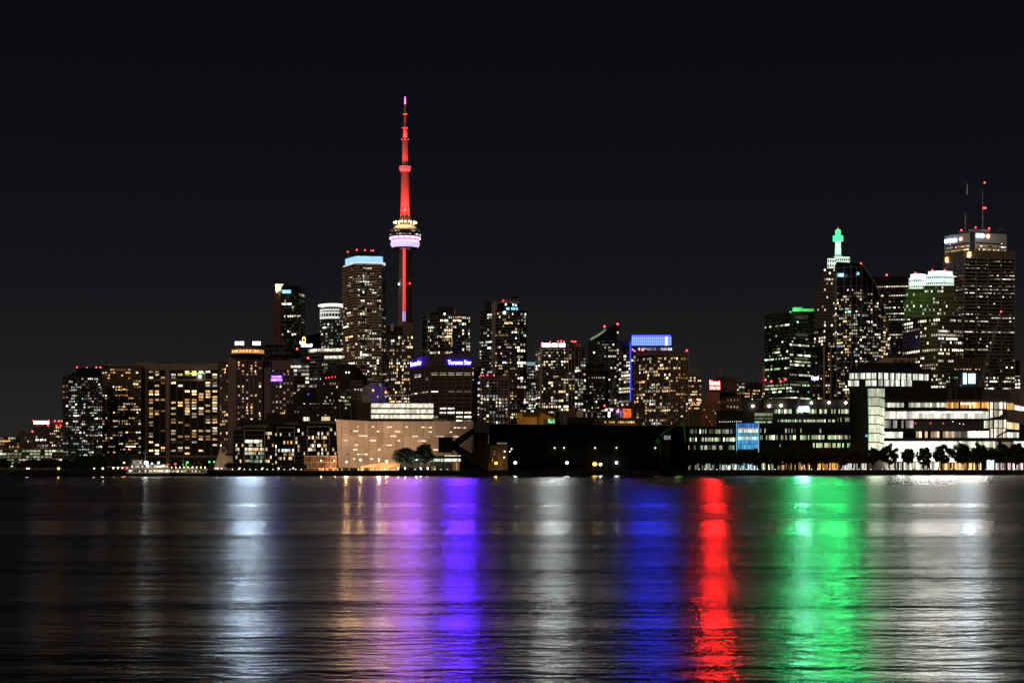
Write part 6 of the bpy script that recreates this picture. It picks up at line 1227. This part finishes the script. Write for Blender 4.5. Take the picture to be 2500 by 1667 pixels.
cbx(t, 'floor_band', 2158, 2425, 1022, 1025.5, Y-2.4, 4, ck); pane_row(t, 2159, 2232, 1026, 1044.5, Y-.4, 14, (1, .93, .85), .32, .6, .05, .75); cbx(t, 'blank_panel', 2230, 2402, 1025.6, 1051, Y-1.4, 2, wall('blank grey panel', (.075, .075, .08), .5))
for x in (2235, 2272, 2303): b = MB(); b.sphere(P(x, 1033, Y-1.7), .4, 6, 5); t.part('red_lamp', b, emit('small red lamp', (1, .05, .04), 3, False))
for x, y in ((2326, 1029), (2343, 1034), (2352, 1035)): b = MB(); b.sphere(P(x, y, Y-1.6), .25, 6, 5); t.part('white_lamp', b, emit('small white lamp', (.9, .95, 1), 3, False))
pane_row(t, 2402, 2416, 1027, 1045, Y-.4, 3, (.95, 1, .75), .8, .4, .1, 1)
cbx(t, 'floor_band', 2158, 2420, 1045, 1052, Y-1.0, 3, ck); pane_row(t, 2160, 2204, 1054, 1069, Y-.4, 9, (.95, 1, .78), .95, .3, .05, 1); pane_row(t, 2204, 2236, 1054, 1069, Y-.4, 6, 'white', .1, .5, .05, .5); pane_row(t, 2236, 2330, 1053, 1068, Y-.4, 13, (1, .72, .46), .55, .7, .06, .85); pane_row(t, 2330, 2362, 1053, 1068, Y-.4, 6, 'white', .12, .4, .05, .8); pane_row(t, 2362, 2414, 1052, 1068, Y-.4, 10, (1, 1, .86), 1.8, .35, .04, 1)
cbx(t, 'floor_band', 2158, 2540, 1069.5, 1076.5, Y-3, 6, ck2)
pane_row(t, 2160, 2335, 1077, 1142, Y-.6, 24, (1, .98, .86), 1.7, .12, .012, 1); pane_row(t, 2335, 2430, 1077, 1100, Y-.6, 14, (.95, 1, .76), .75, .6, .06, .95); pane_row(t, 2430, 2474, 1078, 1100, Y-.6, 6, 'white', .15, .5, .06, .8); pane_row(t, 2475, 2520, 1077, 1092, Y-.6, 6, (1, 1, .86), 1.4, .2, .05, 1)
added_streak_light(t, 2320, 1012, Y-2.6, 180, 16, (1, .95, .86), 4.5e4); added_streak_light(t, 2250, 1085, Y-2, 170, 14, (1, .97, .88), 2.5e4); added_streak_light(t, 2140, 1000, Y-1.5, 38, 90, (.9, 1, .75), 6e3)
# atrium
for k, (x0, x1) in enumerate(((2417, 2424), (2427, 2436), (2438, 2447), (2449, 2456))):
    for (y0, y1) in ((982, 998), (1000, 1022), (1025, 1044), (1046, 1068)):
        if k == 3 and y0 == 1000: continue
        pane_row(t, x0, x1, y0+(k*1.0 if y0 == 1000 else 0), y1-(k*3.0 if y0 == 1000 else 0), Y-2.2, 2, (1, .86, .66), 1.0, .55, .08, 1)
for x in (2416, 2426, 2437, 2448, 2457): b = MB(); b.bar(P(x, 980, Y-3), P(x, 1070, Y-3), .5); t.part('atrium_post', b, BLACK)
slabq = [((2456, 982), (2500, 996), (2500, 1000), (2456, 1000))]
pane_row(t, 2458, 2475, 984, 1000, Y-1.6, 4, (1, .55, .16), .9, .3, .06, 1); pane_row(t, 2476, 2500, 988, 1000, Y-1.6, 4, (1, .95, .9), 1.2, .3, .08, 1, tilt=5); pane_row(t, 2458, 2488, 1030, 1046, Y-1.6, 6, (1, .72, .36), 1.1, .35, .08, 1, tilt=3); pane_row(t, 2453, 2530, 1055, 1068, Y-1.6, 11, (1, 1, .85), 1.0, .5, .08, .9)
def sl(name, q, Y0, th, mat):
    b = MB(); n_ = len(q); b.v = [tuple(P(x, y, Y0)) for x, y in q]+[(v[0], Y0+th, v[2]) for v in [tuple(P(x, y, Y0)) for x, y in q]]; b.f = [tuple(range(n_)), tuple(range(2*n_-1, n_-1, -1))]+[(j, (j+1) % n_, n_+(j+1) % n_, n_+j) for j in range(n_)]; b.c = [None]*(n_+2); t.part(name, b, mat)
pal = wall('pale ribbed cladding', (.20, .165, .14), .7); sl('pale_fascia', [(2468, 950), (2540, 950), (2540, 1006), (2500, 993), (2470, 982)], Y-2.6, 3, pal); sl('pale_fascia', [(2456, 1003), (2540, 1003), (2540, 1044), (2500, 1036), (2460, 1028), (2453, 1012)], Y-2.6, 3, pal); sl('grey_cladding', [(2398, 952), (2468, 951), (2468, 984), (2398, 977)], Y-1, 3, wall('ribbed grey cladding', (.10, .10, .105), .5)); sl('swoop_stair', [(2418, 1020), (2440, 1016), (2458, 1004), (2458, 1007), (2440, 1021), (2418, 1025)], Y-3.4, 1.5, BLACK); sl('sloped_rail', [(2434, 1064), (2458, 1050), (2540, 1047), (2540, 1054), (2459, 1053), (2434, 1068)], Y-3.6, 1, BLACK)
for k in range(14): b = MB(); b.bar(P(2401+4.8*k, 953, Y-1.2), P(2401+4.8*k, 977, Y-1.2), .3); t.part('cladding_rib', b, MC['ribbed grey cladding'])
for x0, x1 in ((2313, 2325), (2331, 2338), (2379, 2384)): cbx(t, 'vent_stack', x0, x1, 948, 975, Y+1, 4, wall('vent grey', (.075, .07, .066)))
for x in (2200, 2260, 2320): t.lamp(P(x, 1130, Y-9), (1, .95, .8), 1500, 1)
# ---- promenade stalls: lit shop fronts under the trees
Y = 1190
def shopfront(label, x0, x1, y0, col, mean, n, p=.85, sig=.6):
    t = Thing('shopfront', label, 'shop', (XW((x0+x1)/2, Y), Y, G), 'lit fronts under the promenade trees'); yb_ = ybase(Y); cbx(t, 'wall', x0, x1, y0-2, yb_, Y+.4, 4, ck); pane_row(t, x0+.5, x1-.5, y0, yb_-1, Y, n, col, mean, sig, .16, p)
shopfront('dim silver-lit colonnade leftmost under the promenade trees', 1668, 1745, 1131, (.9, 1, .85), .28, 22, .6); shopfront('white and cyan lit colonnade under the promenade trees', 1756, 1800, 1131, (.8, 1, .9), .55, 14, .8); shopfront('pale blue lit colonnade under the cyan glass box', 1801, 1850, 1130, (.55, .85, 1), .7, 16, .8); shopfront('yellow-green lit colonnade right of the blue one', 1852, 1905, 1130, (.9, 1, .6), .6, 16, .75)
shopfront('warm orange lit terrace with many small flames of light', 1908, 1978, 1127, (1, .52, .22), .7, 22, .65, .9); shopfront('deep orange lit cafe front left of the glowing stair tower', 1985, 2050, 1130, (1, .42, .10), .75, 18, .75, .8); shopfront('white tent-like front beside the deep orange cafe', 2056, 2080, 1131, (1, .9, .85), .7, 8, .9)
shopfront('pale lit front below the left of the stair tower', 2083, 2120, 1131, (1, .95, .8), .75, 10, .8)
shopfront('white lit front below the great bright window', 2160, 2290, 1128, (1, .9, .72), .9, 34, .85, .6); shopfront('amber lit restaurant front near the right edge', 2292, 2400, 1130, (1, .55, .2), .85, 28, .85, .7); shopfront('blue-white glaring front near the right edge', 2408, 2428, 1122, (.7, .82, 1), 1.8, 6, 1, .3); shopfront('mixed pink and white front at the far right edge', 2430, 2515, 1130, (1, .8, .72), .8, 20, .8, .7)
# pale kerb light line along the promenade
for i, (x0, x1, m_) in enumerate(((1700, 1900, .35), (1960, 2120, .5), (2120, 2330, .6), (2330, 2500, .4), (1005, 1100, .5), (560, 742, .25))):
    t = Thing('promenade_edge', ['pale lit promenade edge below the long dark office', 'pale lit promenade edge below the orange cafe', 'pale lit promenade edge below the stair tower', 'pale lit promenade edge at far right', 'white-lit walkway edge under the two big trees', 'faint white walkway edge below the glass condos'][i], 'kerb', (XW((x0+x1)/2, shore((x0+x1)/2)+3), shore((x0+x1)/2)+3, G), 'promenade edges')
    a, e = (XW(x0, shore(x0)+3), shore(x0)+3), (XW(x1, shore(x1)+3), shore(x1)+3); b = MB(); b.bar((*a, G+.12), (*e, G+.12), .5, .24); t.part('kerb', b, wall('pale kerb', (.5, .48, .45)))
    n_ = max(3, int((x1-x0)/14))
    for k in range(n_):
        f = (k+.5)/n_; q = Vector((a[0]+(e[0]-a[0])*f, a[1]+(e[1]-a[1])*f+1.2, G+.75)); b = MB(); b.tube((q.x, q.y, G), q, .07, n=5); t.part('bollard_post', b, BLACK); b = MB(); b.sphere(q, .17, 6, 5); t.part('bollard_light', b, emit('bollard light', (1, .93, .8), 7*m_/.4, False))
# benches
bm1 = MB(); bm1.cb(-1.2, 1.2, -.25, .25, .42, .5); bm1 = bm1.mesh('seat'); bm1.materials.append(wall('bench wood', (.12, .07, .04))); bm2 = MB(); bm2.cb(-1.2, 1.2, .22, .3, .55, .95); bm2 = bm2.mesh('backrest'); bm2.materials.append(MC['bench wood']); bm3 = MB(); bm3.cb(-.05, .05, -.25, .28, 0, .42); bm3 = bm3.mesh('leg'); bm3.materials.append(BLACK)
for x, l_ in ((1786, 'below the left colonnade'), (1856, 'below the yellow-green colonnade'), (1965, 'left of the deep orange cafe'), (2156, 'right of the stair tower foot'), (2233, 'under the gap between round trees'), (2330, 'before the amber restaurant'), (2462, 'near the far right edge')):
    Yb_ = shore(x)+7; t = Thing('park_bench', 'dark bench on the promenade '+l_, 'bench', (XW(x, Yb_), Yb_, G), 'promenade benches'); link('seat', bm1, None, t.o); link('backrest', bm2, None, t.o); link('leg', bm3, None, t.o, (-1, 0, 0)); link('leg', bm3, None, t.o, (1, 0, 0))
# ================================================================ trees
def leafm(name, col):
    m, n, l, b = _new(name); oi = n.new('ShaderNodeTexCoord'); nz = n.new('ShaderNodeTexNoise'); nz.inputs['Scale'].default_value = .8; l.new(oi.outputs['Object'], nz.inputs['Vector'])
    r_ = n.new('ShaderNodeValToRGB'); r_.color_ramp.elements[0].position = .3; r_.color_ramp.elements[0].color = (col[0]*.5, col[1]*.5, col[2]*.5, 1); r_.color_ramp.elements[1].position = .7; r_.color_ramp.elements[1].color = (*[min(1, q*1.5) for q in col], 1); l.new(nz.outputs['Fac'], r_.inputs[0]); l.new(r_.outputs[0], b.inputs['Base Color']); b.inputs['Roughness'].default_value = .7; return m
LEAF = leafm('night leaves', (.03, .04, .015)); LEAF2 = leafm('autumn night leaves', (.10, .055, .02)); BARK = wall('bark', (.06, .045, .035))
def tree_meshes(seed, nleaf, flat=1.0):
    q = random.Random(seed); tr = MB(); tr.tube((0, 0, 0), (q.uniform(-.02, .02), 0, .34), .022, .016, 7); tips = []
    for k in range(7):
        a = 2*math.pi*k/7+q.uniform(-.3, .3); z0 = q.uniform(.26, .36); p1 = Vector((math.cos(a)*q.uniform(.12, .2), math.sin(a)*q.uniform(.12, .2), z0+q.uniform(.14, .26))); tr.tube((0, 0, z0-.04), p1, .011, .006, 5); p2 = p1+Vector((math.cos(a)*.1, math.sin(a)*.1, q.uniform(.06, .2))); tr.tube(p1, p2, .006, .002, 5); tips += [p1, p2]
    tr.tube((0, 0, .3), (0, 0, .8), .014, .003, 6)
    # clumps through the crown
    cl = []
    for k in range(70):
        while True:
            v = Vector((q.uniform(-1, 1), q.uniform(-1, 1), q.uniform(-1, 1)))
            if v.length < 1: break
        v = v.normalized()*v.length**.8; cl.append((Vector((v.x*.32, v.y*.32, .595+v.z*.35*flat)), q.uniform(.05, .10)))
    b = MB()
    for k in range(nleaf):
        c_, r_ = q.choice(cl); d = Vector((q.gauss(0, 1), q.gauss(0, 1), q.gauss(0, 1))).normalized()*r_*q.uniform(.3, 1.15); p = c_+d; n_ = Vector((q.gauss(0, 1), q.gauss(0, 1), q.gauss(0, 1))).normalized(); u = n_.orthogonal().normalized(); v = n_.cross(u); s = q.uniform(.017, .030)
        b.quad(p-u*s, p-v*s*.7, p+u*s, p+v*s*.7)
    a_, c_ = tr.mesh('trunk'), b.mesh('crown'); a_.materials.append(BARK); return a_, c_
TM = [tree_meshes(11+k, 8000, f) for k, f in enumerate((1.0, .9, 1.08, .85, 1.0))]
CRA = {}
def tree(label, x, ytop, Y, wpx, k, leaf=LEAF, group=None):
    h = M(ybase(Y)-ytop, Y); wd = M(wpx*1.12, Y); t = Thing('leafy_tree', label, 'tree', (XW(x, Y), Y, G), group); tm, cm = TM[k % 5]; key = (k % 5, leaf.name)
    if key not in CRA: c_ = cm.copy() if any(kk[0] == k % 5 for kk in CRA) else cm; c_.materials.clear(); c_.materials.append(leaf); CRA[key] = c_
    rz = R.uniform(0, 6.28)
    for nm, me in (('trunk', tm), ('crown', CRA[key])):
        o = link(nm, me, None, t.o); o.scale = (wd/.74, wd/.74, h/.98) if nm == 'crown' else (h*.9, h*.9, h/.98); o.rotation_euler.z = rz
    return t
# two big trees before the shed
tree('big round dark tree before the pale shed, left of the pair', 988, 1093, 1052, 62, 0); tree('tall dark tree before the pale shed, right of the pair', 1037, 1080, 1054, 50, 1); tree('low dark tree between the big pair of trees', 1012, 1105, 1049, 42, 3)
# promenade trees
ordn = ['first', 'second', 'third', 'fourth', 'fifth', 'sixth', 'seventh', 'eighth', 'ninth', 'tenth', 'eleventh', 'twelfth', 'thirteenth', 'fourteenth', 'fifteenth', 'sixteenth', 'seventeenth', 'eighteenth', 'nineteenth', 'twentieth', 'twenty-first', 'twenty-second', 'twenty-third', 'twenty-fourth', 'twenty-fifth', 'twenty-sixth']
tl = [(1622, 1106, 42), (1650, 1104, 40), (1684, 1100, 44), (1712, 1101, 42), (1744, 1097, 46), (1771, 1098, 44), (1806, 1097, 46), (1838, 1096, 48), (1872, 1094, 44), (1903, 1095, 46), (1934, 1092, 46), (1962, 1095, 40), (1990, 1092, 44), (2022, 1090, 44), (2056, 1091, 40), (2089, 1083, 38), (2130, 1090, 36), (2170, 1084, 44), (2217, 1092, 34), (2256, 1091, 38), (2302, 1085, 46), (2346, 1078, 46), (2391, 1082, 44), (2440, 1080, 50), (2480, 1081, 46), (2522, 1082, 44)]
for i, (x, y, w_) in enumerate(tl): tree('dark promenade tree, %s from the left along the right-hand quay' % ordn[i], x, y, shore(x)+12+R.uniform(-3, 3), w_, i, LEAF2 if i in (13, 14, 15, 12) else LEAF, 'promenade trees')
# left shore trees
tl = [(8, 1118, 40), (52, 1124, 44), (78, 1120, 40), (104, 1122, 44), (132, 1119, 40), (158, 1121, 44), (186, 1117, 46), (212, 1112, 44), (240, 1108, 50), (268, 1110, 46), (292, 1105, 48), (318, 1112, 40), (345, 1114, 36), (378, 1118, 34), (430, 1120, 34), (462, 1119, 34), (500, 1121, 34)]
for i, (x, y, w_) in enumerate(tl): tree('dark shoreline tree, %s from the left edge' % ordn[i], x, y, shore(x)+26+R.uniform(-4, 4), w_, i+2, LEAF, 'left shoreline trees')
tl = [(560, 1128, 24), (580, 1127, 26), (604, 1126, 26), (622, 1129, 24), (646, 1128, 26), (668, 1132, 22), (690, 1126, 26), (700, 1124, 24), (722, 1130, 24), (738, 1132, 22)]
for i, (x, y, w_) in enumerate(tl): tree('small dark tree before the glass condos, %s from the left' % ordn[i], x, y, shore(x)+14+R.uniform(-3, 3), w_, i+1, LEAF, 'small trees before the glass condos')
# ================================================================ left quay: boats, dock and lights
def boat(label, x0, x1, Y, decks, hullc, lights, mast=True, name='ferry'):
    t = Thing(name, label, 'boat', (XW((x0+x1)/2, Y), Y, 0)); a, e = XW(x0, Y), XW(x1, Y); L = e-a; wd = min(8, L*.18)
    pl = [(a, Y), (a+L*.08, Y-wd/2), (e-L*.06, Y-wd/2), (e, Y), (e-L*.06, Y+wd/2), (a+L*.08, Y+wd/2)]; b = MB(); pl2 = [(a-L*.02, Y), (a+L*.07, Y-wd*.56), (e-L*.05, Y-wd*.56), (e+L*.02, Y), (e-L*.05, Y+wd*.56), (a+L*.07, Y+wd*.56)]; b.prism(pl, -.6, 1.7, pl2); t.part('hull', b, hullc)
    white = wall('white boat paint', (.78, .78, .76), .4)
    for i, (f0, f1, z0, z1, nwin, m_) in enumerate(decks):
        b = MB(); b.cb(a+L*f0, a+L*f1, Y-wd*.42, Y+wd*.42, z0, z1-.25); t.part('deckhouse', b, white); b = MB(); b.cb(a+L*f0-.6, a+L*f1+.6, Y-wd*.52, Y+wd*.52, z1-.249, z1); t.part('deck_roof', b, white)
        for k in range(nwin):
            x = a+L*(f0+(f1-f0)*(k+.5)/nwin); ww = L*(f1-f0)/nwin*.32; b = MB(); b.cb(x-ww, x+ww, Y-wd*.42-.06, Y-wd*.42+.02, z0+.7, z1-.8)
            if R.random() < .75: o = t.part('cabin_window', b, WIN); s_ = m_*math.exp(R.gauss(0, .4)); o.color = (s_, s_*.86, s_*.6, 1)
            else: t.part('unlit_cabin_window', b, GLASS)
    if mast: x = a+L*.42; b = MB(); b.tube((x, Y, decks[-1][3]-.1), (x, Y, decks[-1][3]+6), .15, .06, 6); b.bar((x-1.5, Y, decks[-1][3]+4), (x+1.5, Y, decks[-1][3]+4), .12); t.part('mast', b, white)
    for f, z, c, s_, r_ in lights:
        x = a+L*f; b = MB(); b.sphere((x, Y-wd*.45, z), r_, 8, 6); b.bar((x, Y-wd*.45, z), (x, Y-wd*.3, z-.8), .08); t.part('deck_lamp', b, emit('deck lamp %s' % str(c), c, min(s_, 8), False))
    return t
W1 = (1, .96, .88); O1 = (1, .55, .2)
t = boat('white two-deck passenger ferry lit by glaring lamps at the left dock', 304, 424, shore(360)-9, [(.06, .95, 1.69, 4.3, 22, 1.3), (.15, .9, 4.29, 6.6, 18, 1.0), (.18, .34, 6.59, 8.8, 4, .6)], wall('dark hull', (.03, .03, .035)), [(.48, 5.6, W1, 20, .4), (.8, 5.8, W1, 12, .3), (.62, 3, O1, 10, .25), (.88, 3, W1, 10, .3)])
for f in (.25, .45, .65): t.lamp((t.L.x+(f-.5)*26, t.L.y-9, 9), W1, 200, .4)
t = boat('long low party boat with a string of warm deck lamps right of the ferry', 404, 508, shore(450)-8, [(.04, .96, 1.69, 3.9, 22, 1.3), (.1, .9, 3.89, 4.2, 1, .5)], wall('dark hull b', (.03, .025, .025)), [(.06+.098*k, 5.0, (O1 if k % 3 else W1), 13, .26) for k in range(10)], True, 'party_boat')
t = Thing('dock_canopy', 'pale flat canopy roof over the left dock beside the ferry bow', 'canopy', (XW(285, shore(285)+6), shore(285)+6, G)); Yc = shore(285)+6; b = MB(); b.cb(XW(263, Yc), XW(312, Yc), Yc-3, Yc+4, ZW(1140.5, Yc), ZW(1138.6, Yc)); t.part('roof', b, wall('canopy white', (.7, .7, .74)))
for x in (265, 275, 285, 295, 305): b = MB(); b.bar((XW(x, Yc), Yc-2, G), (XW(x, Yc), Yc-2, ZW(1140.4, Yc)), .2); t.part('post', b, BLACK)
for x, c in ((279, W1), (290, (1, .7, .85)), (301, O1)): b = MB(); b.sphere((XW(x, Yc), Yc-2.2, ZW(1142, Yc)), .4, 8, 6); b.bar((XW(x, Yc), Yc-2.2, ZW(1142, Yc)), (XW(x, Yc), Yc-2.2, ZW(1140, Yc)), .1); t.part('canopy_lamp', b, emit('canopy lamp %s' % str(c), c, 8, False))
GRN = (.1, 1, .2); RDC = (1, .04, .06)
for x, y, c, s_, e, r_, l_ in ((357, 1129, (.95, 1, .98), 120, 3800, 1.25, 'dazzling white floodlight above the ferry'), (371, 1131, (.85, 1, 1), 50, 0, .55, 'small white lamp right of the dazzling floodlight'), (387, 1129, (.9, 1, 1), 60, 600, .7, 'bluish white lamp between floodlight and red lamps'), (303, 1129, (1, .55, .25), 26, 400, .55, 'orange lamp left of the dazzling floodlight'), (309, 1145, RDC, 50, 0, .75, 'red lamp at the ferry bow'), (251, 1150, (1, .95, .7), 40, 600, .6, 'yellowish white lamp left of the dock canopy'), (230, 1151, (1, .8, .95), 22, 200, .42, 'pinkish lamp among the left shoreline trees'), (143, 1149, (1, .6, .12), 30, 600, .75, 'amber lamp among the left shoreline trees'), (66, 1148, (1, .75, .95), 24, 200, .45, 'pink lamp of a close pair at far left'), (71, 1148, (1, .85, .9), 24, 0, .42, 'whiter lamp of a close pair at far left'), (410, 1133, RDC, 40, 0, .5, 'smaller red dock lamp of two'), (428, 1132, RDC, 46, 0, .65, 'larger red dock lamp of two'), (458, 1128, GRN, 30, 0, .55, 'green dock lamp beside a green-lit pole'), (511, 1127, GRN, 24, 0, .5, 'left green lamp before the stone gable'), (523, 1127, (.1, 1, .5), 22, 0, .45, 'right green lamp before the stone gable'), (447, 1133, (1, .55, .3), 14, 0, .3, 'small orange lamp left of the green dock lamp'), (585, 1151, (1, .85, 1), 26, 150, .45, 'first white path lamp below the glass condos'), (641, 1151, (1, .85, 1), 26, 150, .45, 'second white path lamp below the glass condos'), (680, 1151, (1, .85, 1), 30, 150, .5, 'third white path lamp below the glass condos'), (716, 1150.5, (1, .85, 1), 26, 150, .45, 'fourth white path lamp below the glass condos'), (531, 1151, (.95, .95, 1), 40, 300, .55, 'bright lamp of a cluster on the quay below the stone gable'), (525, 1152, (1, .8, .6), 20, 0, .35, 'warm lamp of a cluster on the quay below the stone gable'), (541, 1151, (1, .95, .9), 24, 0, .4, 'right lamp of a cluster on the quay below the stone gable')): lamp_post(l_, x, y, shore(x)+8, c, s_, e, r_)
b = MB(); q = P(455, 1140, shore(455)+9); b.tube((q.x, q.y, G), (q.x, q.y, ZW(1128, q.y)), .3, .25, 6); single('lit_pole', 'green glowing pole beside the green dock lamp', 'pole', b, emit('green pole', (.15, 1, .1), .8, False))
for i, (x, y0) in enumerate(((337, 1131), (446, 1129), (466, 1131), (474, 1128), (485, 1126), (491, 1130))):
    Ym = shore(x)-4; b = MB(); b.tube((XW(x, Ym), Ym, -.4), (XW(x, Ym), Ym, ZW(y0, Ym)), .14, .07, 6); b.cb(XW(x, Ym)-.6, XW(x, Ym)+.6, Ym-.05, Ym+.05, ZW(y0+4, Ym), ZW(y0+3.5, Ym)); single('mooring_mast', 'pale thin mast rising by the left dock, %s from the left' % ordn[i], 'mast', b, WHITEF, 'masts by the left dock')
